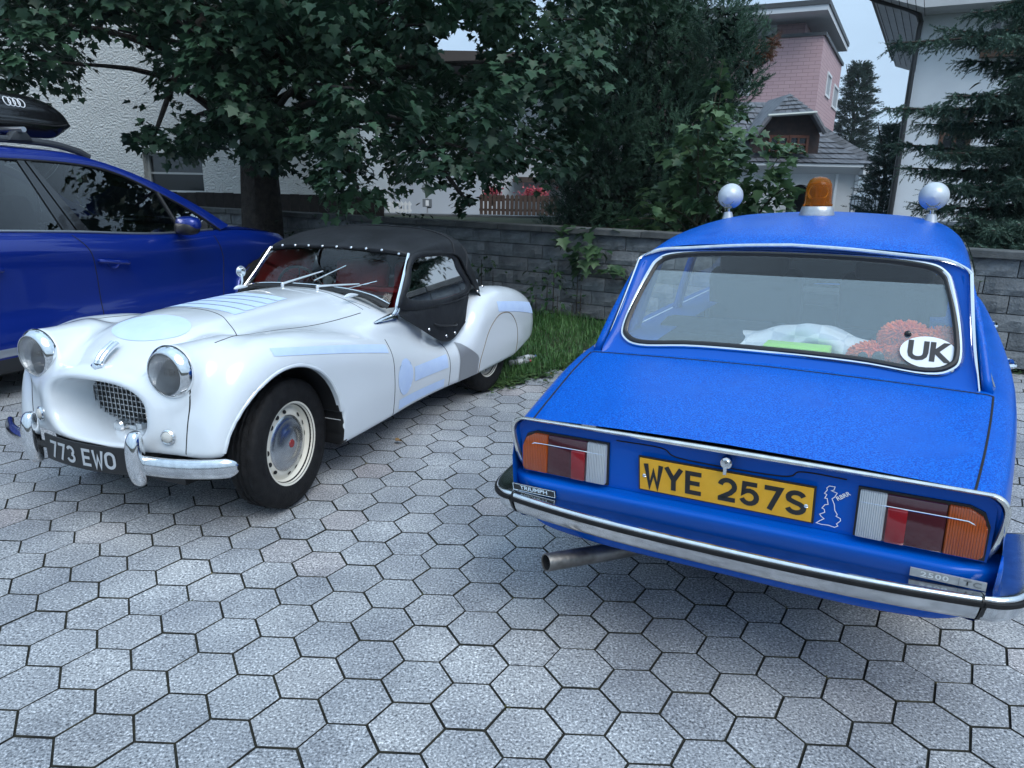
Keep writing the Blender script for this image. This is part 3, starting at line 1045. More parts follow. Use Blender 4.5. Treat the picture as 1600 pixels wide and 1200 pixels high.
# bumper with overriders
e = bpy.data.objects.new('front_bumper', None); COL.objects.link(e); e.parent = tr
def bump_pt(y): return 1.722 - .15 * (abs(y) / .725) ** 4
def bumper_bar(y0, y1):
    P = []
    for y in np.concatenate([np.linspace(y0, y1 - math.copysign(.05, y1), 18), np.linspace(y1 - math.copysign(.045, y1), y1, 12)]) if abs(y1) > .5 else np.linspace(y0, y1, 24):
        x = bump_pt(y); tt_ = min(1, max(0, (.726 - abs(y)) / .045)); endk = max(.06, math.sqrt(1 - (1 - tt_) ** 2))
        sec = []
        for t in np.linspace(-PI * .8, PI * .8, 17):
            sec.append((x - .022 + .026 * math.cos(t) * endk, y, .367 + .043 * math.sin(t) * endk))
        P.append(sec)
    return np.array(P)
for s in (1, -1):
    mb = MB(); mb.grid(bumper_bar(s * .34, s * .724)); mb.build('bumper_blade', CHROME_D, e, deg=0)
    mb = MB()
    u, v = np.meshgrid(np.linspace(-PI / 2, PI / 2, 22), np.linspace(0, 2 * PI, 28, endpoint=False), indexing='ij')
    sg = lambda q, p: np.sign(q) * np.abs(q) ** (2 / p)
    bow_ = .012 * np.cos(u) ** 2
    G = np.stack([1.702 + bow_ + .036 * sg(np.cos(u), 4) * sg(np.cos(v), 2.6), s * .327 + .036 * sg(np.cos(u), 4) * sg(np.sin(v), 2.6), .398 + .120 * sg(np.sin(u), 2.4)], -1)
    mb.grid(G, cv=True); mb.build('overrider', CHROME, e, deg=0)
mb = MB(); mb.tube([(1.685, -.30, .365), (1.688, 0, .365), (1.685, .30, .365)], .016, 8); mb.build('plate_bracket', BLACK, e)
for s in (1, -1):
    mb = MB(); mb.tube([(1.69, s * .26, .367), (1.45, s * .26, .36)], .018, 8); mb.build('bumper_bracket', BLACK, e)

# front number plate, bowed to the bumper
pl = bpy.data.objects.new('number_plate', None); COL.objects.link(pl); pl.parent = tr
def plf(a, b, t): return (1.731 - .04 * (abs(a) / .3) ** 2 + t, a, .369 + b)
PBL = mat('plate_black', (.012, .012, .013), .5)
G = np.array([[plf(a, b, 0) for b in (-.056, .056)] for a in np.linspace(-.25, .25, 15)])
G2 = G - np.array([.008, 0, 0])
mb = MB(); mb.grid(G, flip=True); mb.grid(G2); mb.tube([plf(a, -.057, -.004) for a in np.linspace(-.25, .25, 15)] , .004, 6); mb.tube([plf(a, .057, -.004) for a in np.linspace(-.25, .25, 15)], .004, 6)
for q in (-.25, .25): mb.tube([plf(q, -.057, -.004), plf(q, .057, -.004)], .004, 6)
mb.build('plate', PBL, pl)
plate_text('773 EWO', .079, .0135, .0065, plf, 'character', mat('plate_silver', (.62, .64, .66), .35, .6), pl)

# windscreen
ws = bpy.data.objects.new('windscreen', None); COL.objects.link(ws); ws.parent = tr
yy = np.array([-1, -.8, -.5, 0, .5, .8, 1])
bot = np.array([(.155 + .03 * (1 - v * v) - .03 * abs(v) ** 6, .565 * v, .918 - .035 * v * v - .055 * abs(v) ** 6) for v in yy])
top = np.array([(-.15 + .04 * (1 - v * v), .525 * v, 1.130 - .028 * v * v - .020 * abs(v) ** 8) for v in yy])
G = surf(np.stack([bot, .5 * (bot + top) + np.array([.012, 0, .004]), top]), 8, 40)
mb = MB(); mb.grid(G); mb.build('pane', glass('screen_glass', (.95, .97, .96), refl=1.42), ws, deg=0)
mb = MB(); mb.tube(G[0] + np.array([.012, 0, -.006]), .014, 8); mb.build('rubber_seal', BLACK, ws)
mb = MB(); mb.tube(G[0] + np.array([-.004, 0, .010]), .006, 8); mb.build('chrome_edge', CHROME, ws)
for s in (1, -1):
    mb = MB()
    P = cr(np.array([(.12, s * .588, .775), (.095, s * .592, .80), (.075, s * .588, .84), (-.04, s * .560, .96), (-.165, s * .530, 1.10)]), 24)
    mb.tube(P, .0105, 8); mb.tube(P + np.array([-.022, s * .004, -.004]), .007, 8)
    mb.build('side_post', CHROME, ws)
    mb = MB()
    F0 = [(.30, .0, .0045), (.27, .006, .012), (.22, .012, .018), (.16, .018, .022), (.11, .026, .026), (.085, .034, .024)]
    G2 = []
    for x, lift, wy in F0:
        p, nrm = on_tr((x, s * .575, 1.5), (0, 0, -1))
        zb = p[2]
        G2.append([(x, s * .575 + wy * math.cos(t), zb - .004 + (lift + .012) * max(math.sin(t), 0)) for t in np.linspace(PI, 0, 9)])
    mb.grid(np.array(G2)); mb.build('post_foot', CHROME, ws, deg=0)
# wipers
WHITEARM = mat('wiper_arm', (.72, .74, .75), .35, .7)
for base, el, b0, b1 in (((.205, -.135, .918), (.125, .11, 1.005), (.135, .045, .945), (.085, .25, 1.04)), ((.205, .125, .918), (.145, .38, .945), (.155, .29, .912), (.125, .49, .965))):
    e = bpy.data.objects.new('wiper', None); COL.objects.link(e); e.parent = tr; e.location = base
    B = np.array(base)
    mb = MB(); mb.lathe([(.012, -.03), (.012, .004), (.008, .014), (.0005, .016)], 14); mb.tube([np.array([0, 0, .006]), np.array(el) - B], [.008, .004], 8); mb.build('arm', WHITEARM, e)
    mb = MB(); mb.tube([np.array(b0) - B, np.array(b1) - B], .0038, 6); mb.build('blade', CHROME, e)
# washer jets / demister nozzles on the scuttle
for s in (1, -1):
    mb = MB(); mb.tube(cr(np.array([(.33, s * .40, .893), (.28, s * .405, .898), (.21, s * .41, .892)]), 8), [.004, .008, .011, .012, .012, .011, .008, .004], 8); mb.build('side_vent', WHITE, tr)

# door mirror on the far wing
mb = MB(); mb.lathe([(.0005, -.022), (.02, -.02), (.034, 0), (.036, .010), (.032, .010)], 24, axis_m((.03, -.615, .955), (1, .15, .1))); mb.tube([(.035, -.612, .935), (.05, -.60, .89), (.08, -.59, .84)], .008, 8)
mb.build('wing_mirror', CHROME, tr)

# soft top
VINYL = noisy('black_vinyl', (.010, .011, .013), (.020, .022, .026), 6, .52, .45, 11, bdist=.016, spec=.3)
C = [  # rows from the screen rail to the rear deck; columns from centre to side edge
 [(-.100, 0, 1.112), (-.105, .25, 1.110), (-.125, .43, 1.101), (-.150, .515, 1.085), (-.158, .545, 1.07)],
 [(-.112, 0, 1.146), (-.118, .25, 1.144), (-.138, .43, 1.134), (-.163, .522, 1.110), (-.17, .550, 1.085)],
 [(-.30, 0, 1.212), (-.30, .25, 1.208), (-.30, .43, 1.180), (-.30, .535, 1.130), (-.30, .562, 1.088)],
 [(-.52, 0, 1.232), (-.52, .25, 1.228), (-.53, .43, 1.200), (-.55, .535, 1.145), (-.56, .572, 1.075)],
 [(-.74, 0, 1.222), (-.74, .25, 1.216), (-.75, .43, 1.188), (-.77, .54, 1.13), (-.72, .585, 1.04)],
 [(-.86, 0, 1.195), (-.86, .25, 1.188), (-.875, .43, 1.150), (-.89, .55, 1.06), (-.80, .605, .93)],
 [(-.98, 0, 1.09), (-.98, .25, 1.08), (-.98, .43, 1.02), (-.99, .555, .92), (-.90, .61, .82)],
 [(-1.10, 0, .94), (-1.10, .25, .93), (-1.08, .43, .89), (-1.07, .545, .835), (-.97, .605, .765)],
 [(-1.17, 0, .835), (-1.17, .25, .825), (-1.15, .42, .80), (-1.12, .535, .775), (-.985, .615, .735)],
]
C = np.array(C)
full = np.concatenate([C[:, ::-1] * np.array([1, -1, 1]), C[:, 1:]], 1)
G = surf(full, 54, 60)
G[:, :, 2] += .003 * np.sin(G[:, :, 0] * 34 + G[:, :, 1] * 9) * np.exp(-((G[:, :, 0] + .85) / .25) ** 2)
mb = MB(); mb.grid(G, flip=True)
st = mb.build('soft_top', VINYL, tr, deg=0)
md = st.modifiers.new('t', 'SOLIDIFY'); md.thickness = .006; md.offset = -1
for k in (24, 33):
    mb = MB(); mb.tube(G[k] + np.array([0, 0, .004]), .0045, 6); mb.build('seam', VINYL, st)
for s in (0, 59):
    mb = MB(); mb.tube(G[:, s], .007, 6); mb.build('hem', VINYL, st)
for v in np.linspace(-.93, .93, 10):
    y = .525 * v
    x = -.118 + .012 * (1 - v * v) - .03 * abs(v) ** 6; z = 1.130 - .012 * v * v - .032 * abs(v) ** 8
    mb = MB(); mb.lathe([(.008, 0), (.0085, .003), (.006, .006), (.0005, .007)], 14, axis_m((x + .012, y, z), (.9, .0, .25))); mb.build('press_stud', CHROME, st)

# side screens
SCRW = glass('vinyl_window', (.80, .76, .76), rough=.02, refl=1.35)
for s in (1, -1):
    e = bpy.data.objects.new('side_screen', None); COL.objects.link(e); e.parent = tr
    def body_y(x, z):
        p, _ = on_tr((x, 1.2, z), (0, -1, 0))
        return p[1] if p is not None and p[1] > .5 else .62
    # frame outline top part (flat, leaning in) and flap pressed over the door
    fr = [(.055, .815), (-.045, .955), (-.155, 1.075), (-.40, 1.085), (-.665, 1.055), (-.725, .97), (-.80, .80), (-.82, .72)]
    def sy(z): return .612 - .16 * (z - .74)
    outer = np.array([(.07, .80), (-.04, .955), (-.165, 1.095), (-.42, 1.105), (-.69, 1.075), (-.755, .985), (-.855, .80), (-.40, .745)])
    inner = np.array([(-.035, .85), (-.085, .93), (-.175, 1.055), (-.42, 1.065), (-.645, 1.035), (-.70, .95), (-.775, .82), (-.40, .795)])
    oo, ii = cr(outer, 64, True), cr(inner, 64, True)
    rows = []
    for k, (t, lift) in enumerate(((0, -.004), (.12, .008), (.5, .012), (.85, .010), (1, .002))):
        q = oo * (1 - t) + ii * t
        rows.append([(x, s * (sy(z) + lift), z) for x, z in q])
    mb = MB(); mb.grid(np.array(rows), cv=True, flip=s < 0); mb.build('screen_frame', VINYL, e, deg=0)
    mb = MB(); cpt = ii.mean(0)
    mb.add([(x, s * sy(z), z) for x, z in ii] + [(cpt[0], s * sy(cpt[1]), cpt[1])], [(k, (k + 1) % 64, 64) for k in range(64)]); mb.build('window_pane', SCRW, e, smooth=False, recalc=False)
    # flap over the door
    tp = cr(np.array([(.075, .83), (-.20, .80), (-.50, .785), (-.80, .80), (-.885, .87)]), 24)
    bt = cr(np.array([(.085, .765), (-.10, .665), (-.34, .54), (-.50, .525), (-.70, .60)]), 24)
    G = np.zeros((24, 10, 3))
    for i in range(24):
        for j in range(10):
            t = j / 9
            x, z = tp[i] * (1 - t) + bt[i] * t
            yf = sy(z) + (.004 if z < .77 else -.004)
            p, _ = on_tr((x, 1.2, z), (0, -1, 0))
            yb = p[1] + .008 if p is not None and p[1] > .55 else 0
            yv = max(yf, yb) + .006 * math.sin(i * .8 + j * .9) * t * (1 - t)
            if yb and j == 9: yv = max(yv, yb)
            G[i, j] = (x, s * yv, z)
    mb = MB(); mb.grid(G, flip=s < 0); o = mb.build('flap', VINYL, e, deg=0)
    mb = MB(); mb.tube(G[:, 9], .005, 6); mb.tube(G[:, 1] + np.array([0, s * .004, 0]), .006, 6); mb.build('hem', VINYL, e)
    for i in (8, 13, 17):
        mb = MB(); mb.lathe([(.011, 0), (.0115, .003), (.008, .007), (.0005, .0085)], 14, axis_m(tuple(G[i, 8] + np.array([0, s * .003, 0])), (0, s, .1))); mb.build('press_stud', CHROME, e)
    P = cr(np.array([G[9, 6], G[10, 6], G[15, 6], G[16, 6]]) + np.array([[0, s * .004, 0], [0, s * .022, 0], [0, s * .022, 0], [0, s * .004, 0]]), 10)
    mb = MB(); mb.tube(P, .006, 8); mb.build('pull_handle', mat('black_plastic', (.02, .02, .022), .3), e)
    for x, z in ((-.95, .775), (-1.03, .80)):
        mb = MB(); mb.lathe([(.011, 0), (.0115, .003), (.008, .007), (.0005, .0085)], 14, axis_m((x, s * .612, z), (0, s, .3))); mb.build('press_stud', CHROME, st)

# cabin
RED = noisy('red_leather', (.34, .010, .010), (.48, .020, .016), 12, .45, .2, 30)
mb = MB(); mb.box((-.42, 0, .35), (.98, .93, .03)); mb.build('floor', INTERIOR, tr, smooth=False)
mb = MB(); mb.box((-.88, 0, .56), (.05, 1.05, .42)); mb.build('rear_bulkhead', RED, tr, bevel=.02)
for s in (1, -1):
    e = bpy.data.objects.new('seat', None); COL.objects.link(e); e.parent = tr; e.location = (-.50, s * .25, .36)
    mb = MB(); mb.box((0, 0, .10), (.46, .42, .18)); mb.build('cushion', RED, e, bevel=.05, seg=3)
    mb = MB(); mb.box((-.27, 0, .36), (.13, .42, .52), np.array(Matrix.Rotation(-.15, 3, 'Y'))); mb.build('backrest', RED, e, bevel=.05, seg=3)
mb = MB(); mb.box((-.60, 0, .80), (.06, .95, .035)); mb.build('tonneau_rail', RED, tr, bevel=.01)
mb = MB(); mb.box((.03, 0, .79), (.12, .93, .14)); mb.build('dashboard', mat('dash', (.03, .03, .032), .5), tr, bevel=.02)
P = [(-.12 + .02 * math.sin(a), -.27 + .19 * math.cos(a), .80 + .19 * math.sin(a)) for a in np.linspace(0, 2 * PI, 40, endpoint=False)]
mb = MB(); mb.tube(P, .010, 8, closed=True)
for a in (PI / 2, 7 * PI / 6, 11 * PI / 6): mb.tube([(-.1, -.27, .80), (-.12, -.27 + .185 * math.cos(a), .80 + .185 * math.sin(a))], .005, 6)
mb.tube([(-.1, -.27, .8), (.03, -.27, .76)], .018, 8); mb.build('steering_wheel', BLACK, tr)
mb = MB(); mb.lathe([(.0005, .012), (.03, .012), (.034, .0), (.03, -.01)], 24, axis_m((.02, .06, .93), (1, .25, .1))); mb.tube([(.02, .06, .93), (.03, .06, .86)], .006, 6); mb.box((.02, .13, .90), (.03, .06, .02)); mb.build('phone_mount', mat('mount_plastic', (.05, .06, .065), .35), tr)

# fuel cap lever and boot details
mb = MB(); mb.lathe([(.045, 0), (.045, .015), (.03, .024), (.0005, .026)], 24, axis_m((-1.30, 0, .778), (-.2, 0, 1))); mb.build('fuel_cap', CHROME, tr)
mb = MB(); mb.tube([(-1.60, .28, .70), (-1.605, .28, .735), (-1.61, .28, .765)], [.010, .012, .006], 10); mb.build('boot_hinge', WHITE, tr)

# wheels
CREAM = noisy('cream_wheel', (.66, .62, .53), (.74, .71, .63), 10, .4)
for x, s, stt in ((1.1175, 1, .12), (1.1175, -1, .12), (-1.1175, 1, 0), (-1.1175, -1, 0)):
    e, hc, M, h = wheel(tr, (x, s * (.568 if x > 0 else .56), .314), s, .314, .155, .198, CREAM, steer=stt, hole_r=.009, holes=16)
    mb = MB(); mb.lathe([(.021, h * .79), (.019, h * .84), (.0005, h * .86)], 20, M); mb.build('emblem', mat('red_enamel', (.25, .02, .02), .2), hc)
mb = MB(); mb.tube([(1.1175, -.5, .3), (1.1175, .5, .3)], .03, 8); mb.tube([(-1.1175, -.5, .32), (-1.1175, .5, .32)], .04, 8); mb.box((.3, 0, .25), (2.4, .7, .1)); mb.build('chassis', BLACK, tr)

# ================================================================== BLUE SALOON
TP = ((.65260, 2.02815, 0), (-.02587, 0, 1.06819))
tc_ = thing('saloon_car', 'bright blue classic saloon wet with rain, amber beacon on roof, yellow rear plate', 'car', *TP)


def wet_blue(name):
    m = mat(name, (.0006, .10, .54), .34, 0, .16, .10)
    t, b, N = nodes(m)
    b.inputs['Coat Roughness'].default_value = .08
    g = N('NewGeometry'); sx = N('SeparateXYZ'); t.links.new(g.outputs['Normal'], sx.inputs[0])
    up = N('MapRange'); up.inputs['From Min'].default_value = .35; up.inputs['From Max'].default_value = .75
    t.links.new(sx.outputs['Z'], up.inputs['Value'])
    tco = N('TexCoord')
    n1 = N('TexNoise', Scale=200, Detail=2.0, Roughness=.55); n2 = N('TexNoise', Scale=4, Detail=4); n3 = N('TexNoise', Scale=11, Detail=3)
    for k in (n1, n2, n3): t.links.new(tco.outputs['Object'], k.inputs['Vector'])
    # rain beads on the upward faces have their glints painted into the colour; wiped and dry patches between them
    bead_glints = ramp(N, [(.36, (.0004, .050, .36)), (.50, (.0006, .092, .49)), (.62, (.004, .16, .66))])
    t.links.new(n1.outputs['Fac'], bead_glints.inputs['Fac'])
    patch = ramp(N, [(.34, (.25, .25, .25)), (.48, (1, 1, 1))]); t.links.new(n2.outputs['Fac'], patch.inputs['Fac'])
    fac = N('Math', operation='MULTIPLY'); t.links.new(up.outputs['Result'], fac.inputs[0]); t.links.new(patch.outputs['Color'], fac.inputs[1])
    dry = ramp(N, [(.35, (.0005, .076, .42)), (.65, (.0008, .10, .49))]); t.links.new(n3.outputs['Fac'], dry.inputs['Fac'])
    mixc = N('MixRGB'); t.links.new(fac.outputs[0], mixc.inputs['Fac']); t.links.new(dry.outputs['Color'], mixc.inputs['Color1']); t.links.new(bead_glints.outputs['Color'], mixc.inputs['Color2'])
    t.links.new(mixc.outputs['Color'], b.inputs['Base Color'])
    hgt = N('Math', operation='MULTIPLY'); t.links.new(n1.outputs['Fac'], hgt.inputs[0]); t.links.new(fac.outputs[0], hgt.inputs[1])
    bp = N('Bump', Strength=.6, Distance=.004); t.links.new(hgt.outputs[0], bp.inputs['Height'])
    t.links.new(bp.outputs['Normal'], b.inputs['Normal']); t.links.new(bp.outputs['Normal'], b.inputs['Coat Normal'])
    return m


BLUE = wet_blue('wet_blue_paint')
BLUED = mat('blue_paint', (.0003, .082, .44), .26, 0, .25, .14)
nodes_b = BLUED.node_tree.nodes['Principled BSDF']

wd = tab([0, .1, .4, .8, 1.2, 2.0, 3.0, 3.8, 4.3, 4.52], [.722, .735, .768, .797, .815, .825, .820, .795, .75, .70])
zd = tab([0, .3, .62, .9, 1.5, 2.6, 3.1, 3.8, 4.3, 4.52], [.790, .838, .888, .905, .915, .920, .915, .885, .835, .78])


def t_section(x, full_top):
    W, D = float(wd(x)), float(zd(x))
    ye = W - .085
    c = .018
    pts = [(0, D + c), (.3, D + c * .75), (ye - .06, D + .004), (ye, D - .001), (W - .038, D - .016), (W - .012, D - .050), (W - .002, D - .13), (W, .62), (W - .008, .50), (W - .03, .38), (W - .075, .29), (W - .15, .25)]
    lift = max(0, 1 - x / .55)
    return [(x, y, z if z > .5 else z + (max(z, .43 - .05 * (1 - lift)) - z) * min(1, lift * 2.2)) for y, z in pts]


xs = [.004, .03, .1, .25, .45, .65, .8, 1.0, 1.3, 1.7, 2.1, 2.5, 2.9, 3.2, 3.6, 4.0, 4.3, 4.45, 4.52]
C = np.array([t_section(x, True) for x in xs])
G = surf(C, 120, 44)
nU, nV = G.shape[:2]


def cut_arch(G, cx, R):
    """lift the lower edge of a side skin over a wheel opening"""
    for i in range(G.shape[0]):
        for j in range(G.shape[1]):
            x, y, z = G[i, j]
            dx = x - cx
            if abs(dx) < R:
                za = .31 + math.sqrt(R * R - dx * dx)
                if z < za and y > .4: G[i, j, 2] = za + (z - za) * .02; G[i, j, 1] = float(wd(x)) - .006
    return G


RAX = 1.02          # rear axle
FAX = RAX + 2.695
Gs = cut_arch(cut_arch(G.copy(), RAX, .345), FAX, .345)
jt = 12             # columns up to here are the top skin (deck / bonnet)
def half(sub, name, m, flip=False, parent=tc_):
    mb = MB()
    mb.grid(sub, flip=not flip); mb.grid(sub * np.array([1, -1, 1]), flip=flip)
    me_o = mb.build(name, m, parent, recalc=False, deg=0)
    b = bmesh.new(); b.from_mesh(me_o.data); bmesh.ops.remove_doubles(b, verts=b.verts, dist=.0004); bmesh.ops.recalc_face_normals(b, faces=b.faces); b.to_mesh(me_o.data); b.free()
    return me_o
iu = lambda x: int(np.argmin(np.abs(G[:, 0, 0] - x)))
ib, ic, iw = iu(.655), iu(.70), iu(3.12)
half(Gs[:, jt:], 'body_side', BLUE)
boot = half(G[:ib + 1, :jt + 1], 'boot_lid', BLUE)
half(G[iw:, :jt + 1], 'bonnet', BLUE)
half(G[ib:ic + 3, :jt + 1], 'rear_scuttle', BLUE)
half(G[ic:iw + 1, 6:jt + 1], 'waist_ledge', BLUE)
mb = MB()
for s in (1, -1):
    P = G[:ib + 1, jt] * np.array([1, s, 1]) + np.array([0, 0, .0002]); mb.tube(P, .0034, 6)
P = np.concatenate([G[ib, :jt + 1][::-1] * np.array([1, -1, 1]), G[ib, 1:jt + 1]]); mb.tube(P, .003, 6)
mb.build('lid_gap', SHUT, boot)

# door shut lines down the flanks
TB = BVHTree.FromPolygons([tuple(v) for v in Gs.reshape(-1, 3)], grid_vf(Gs)[1])
for s in (1,):
    pass
for x0 in (1.25, 1.80, 2.92):
    Pl = []
    for z in np.linspace(.86, .34, 16):
        xx = x0 + (.28 * max(.62 - z, 0) if x0 == 1.25 else 0)
        h = TB.ray_cast(Vector((xx, 2, z)), Vector((0, -1, 0)))
        if h[0] is not None and h[0].y > .6: Pl.append(np.array(h[0]))
    for s in (1, -1):
        if len(Pl) > 3:
            mb = MB(); mb.tube(np.array(Pl) * np.array([1, s, 1]), .003, 6); mb.build('door_gap', SHUT, tc_)
# underside
mb = MB(); mb.box((2.5, 0, .345), (3.7, 1.30, .11)); mb.build('floor_pan', BLACK, tc_, smooth=False)
mb = MB(); mb.box((4.50, 0, .56), (.03, 1.36, .42)); mb.build('front_panel', BLACK, tc_, smooth=False)

# --- tail: bright lip, recessed panel, lower skirt, valance
def lip(k=0.0, n=80):
    P = [(.066, .694, .575), (.035, .711, .63), (.015, .720, .69), (.003, .7215, .742), (-.002, .716, .765), (-.004, .703, .781), (-.004, .685, .789), (-.004, .655, .7905), (-.004, .45, .792), (-.004, .2, .7925), (-.004, 0, .793)]
    P = np.array(P)
    return cr(np.concatenate([P, P[:-1][::-1] * np.array([1, -1, 1])]), n)
L = lip()
mb = MB()
sec = []
for p in L:
    c = np.array([.1, 0, .60]); 
    inw = np.array([0, -p[1] * .4, .62 - p[2]]); inw /= np.linalg.norm(inw)
    sec.append([p + np.array([.010, 0, 0]) - inw * .004, p + np.array([-.002, 0, 0]) - inw * .005, p + np.array([-.007, 0, 0]), p + np.array([-.004, 0, 0]) + inw * .009, p + np.array([.008, 0, 0]) + inw * .011])
mb.grid(np.array(sec)); mb.build('tail_trim', noisy('worn_bright_trim', (.62, .62, .58), (.80, .80, .78), 40, .25, metal=.85), tc_, deg=60)
mb = MB()
rows = []
for p in L:
    inw = np.array([0, -p[1] * .4, .62 - p[2]]); inw /= np.linalg.norm(inw)
    a = p + np.array([.006, 0, 0]) + inw * .010
    rows.append([a, p + np.array([.028, 0, 0]) + inw * .014, p + np.array([.036, 0, 0]) + inw * .03, p + np.array([.037, 0, 0]) + inw * .034])
mb.grid(np.array(rows)); mb.build('tail_recess', BLUED, tc_, deg=40)
mb = MB()
ys_ = np.linspace(-.70, .70, 41)
P = np.array([[(.034 + .03 * max(0, (.62 - z) / .1) ** 1.5 * .25, y * (1 if z > .6 else .995), z) for z in (.775, .74, .70, .66, .62, .595, .585)] for y in ys_])
mb.grid(P); mb.build('rear_panel', BLUED, tc_, deg=0)
mb = MB()
prof = [(.046, .588), (.030, .580), (.010, .577), (-.004, .573), (-.012, .562), (-.006, .53), (.004, .495), (.008, .455), (.012, .41), (.03, .372), (.07, .356), (.20, .352), (.5, .35)]
rows = []
for y in np.linspace(-1, 1, 61):
    W = .728; yy_ = y * W
    k = abs(y)
    dx = .055 * max(0, (k - .82) / .18) ** 2
    lift = .035 * max(0, (k - .45) / .55) ** 2
    row = []
    for i, (x, z) in enumerate(prof):
        zz = z + (lift if i > 7 else 0)
        wsc = 1 - (.0 if i < 5 else .035 * (i - 5) / 4 if i < 10 else .07)
        row.append((x + dx, yy_ * min(1, wsc + .0), zz))
    rows.append(row)
R = np.array(rows)
mb.grid(cr(R.transpose(1, 0, 2), 40).transpose(1, 0, 2)); mb.build('rear_skirt', BLUED, tc_, deg=0)
for s in (1, -1):      # corner joining skirt to flank
    mb = MB()
    A = cr(R[0 if s < 0 else -1], 24)
    B = np.array([(.10, s * (float(wd(.10)) - .002 - .10 * max(0, .5 - z) ** 1.3), z) for z in A[:, 2]])
    mid = .5 * (A + B) + np.array([-.012, s * .008, 0])
    mb.grid(cr(np.stack([A, mid, B]), 8)); mb.build('rear_corner', BLUED, tc_, deg=0)

# shadow of the boot handle pressing, laid on as a thin dark line
mb = MB(); mb.tube(cr(np.array([(.0335, -.34, .752), (.0335, -.22, .752), (.0335, -.16, .728), (.0335, .13, .728), (.0335, .2, .752), (.0335, .35, .752)]), 60), .0022, 6); mb.build('pressing_shadow', SHUT, tc_)

# --- tail lamps
AMBER = mat('amber_lens', (.42, .075, .008), .12, spec=.6, coat=.6)
REDL = mat('red_lens', (.22, .006, .012), .12, spec=.6, coat=.6)
DRED = mat('dark_red_lens', (.055, .006, .012), .12, spec=.6, coat=.6)
CLEAR = mat('reversing_lens', (.52, .56, .60), .15, spec=.6, coat=.6)
def fluted(m, sc, axis):
    t, b, N = nodes(m); tcx = N('TexCoord'); wv = N('TexWave', Scale=sc); wv.bands_direction = axis
    t.links.new(tcx.outputs['Object'], wv.inputs['Vector']); bp = N('Bump', Strength=.9, Distance=.004)
    t.links.new(wv.outputs['Fac'], bp.inputs['Height']); t.links.new(bp.outputs['Normal'], b.inputs['Normal'])
fluted(AMBER, 50, 'Y'); fluted(CLEAR, 55, 'Y')
for s in (1, -1):
    e = bpy.data.objects.new('tail_lamp', None); COL.objects.link(e); e.parent = tc_; e.location = (.03, s * .53, .665)
    z0, z1 = -.067, .070
    def seg(y0, y1, name, m, outer=False, z0=z0, z1=z1, lift=0):
        poly = [(y0, z0), (y1, z0), (y1, z1), (y0, z1)]
        if outer: poly = [(y0, z0), (y1 - .012, z0), (y1, z0 + .012), (y1, z1 - .05), (y1 - .012, z1 - .018), (y1 - .045, z1), (y0, z1)]
        mb = MB(); mb.prism(poly, .01, -.022 - lift, lambda a, b_, t: (t + .008 * max(0, b_ - .035) / .035 * 1.0, s * a, b_))
        return mb.build(name, m, e, bevel=.004, seg=2, deg=40)
    seg(-.152, -.084, 'reversing_lens', CLEAR, lift=.002)
    seg(-.084, .060, 'dark_lens', DRED)
    seg(-.079, -.030, 'brake_lens', REDL, z1=.035, lift=.0035)
    seg(.062, .155, 'indicator_lens', AMBER, True)
    mb = MB(); mb.prism([(-.158, z0 - .006), (.160, z0 - .006), (.161, z1 - .045), (.145, z1 - .008), (.11, z1 + .006), (-.158, z1 + .006)], .012, -.004, lambda a, b_, t: (t, s * a, b_))
    mb.build('housing', BLACK, e, smooth=False)
    mb = MB(); mb.tube([(-.0165, s * -.148, .037), (-.0165, s * .06, .037), (-.0165, s * .11, .036), (-.0155, s * .15, .018)], .0018, 6); mb.build('bright_strip', CHROME, e)

# --- bumper
e = bpy.data.objects.new('rear_bumper', None); COL.objects.link(e); e.parent = tc_
REDGE = noisy('bumper_rubber', (.006, .006, .007), (.014, .014, .015), 20, .6, spec=.25)
def bx(y): return -.108 + .055 * (abs(y) / .70) ** 2.6
prof = [(.118, .506), (.09, .516), (.04, .524), (.012, .527), (.002, .522), (0, .516), (0, .500), (.004, .492), (.010, .476), (.020, .456), (.034, .446), (.05, .446)]
def bump_rows(P_xy, pr):
    rows = []
    n = len(P_xy)
    for i in range(n):
        p = P_xy[i]; a = P_xy[max(i - 1, 0)]; b_ = P_xy[min(i + 1, n - 1)]
        t = b_ - a; t = t / np.linalg.norm(t); nrm = np.array([-t[1], t[0]])      # inward
        rows.append([(p[0] + nrm[0] * d, p[1] + nrm[1] * d, z) for d, z in pr])
    return np.array(rows)
yc = np.linspace(.70, -.70, 50)
centre = np.stack([bx(yc), yc], 1)
R = bump_rows(centre, prof)
if R[25, 0, 0] < R[25, 5, 0]:
    centre = centre[::-1]; R = bump_rows(centre, prof)
mb = MB(); mb.grid(cr(R[:, :6].transpose(1, 0, 2), 20).transpose(1, 0, 2)); mb.build('bumper_blade', CHROME_D, e, deg=0)
mb = MB(); mb.grid(cr(R[:, 6:].transpose(1, 0, 2), 20).transpose(1, 0, 2)); mb.build('bumper_underside', CHROME_D, e, deg=0)
rub = [(.001, .5165), (-.0055, .514), (-.0062, .508), (-.0055, .502), (.001, .4995)]
mb = MB(); mb.grid(bump_rows(centre, rub)); mb.build('rubber_strip', REDGE, e, deg=60)
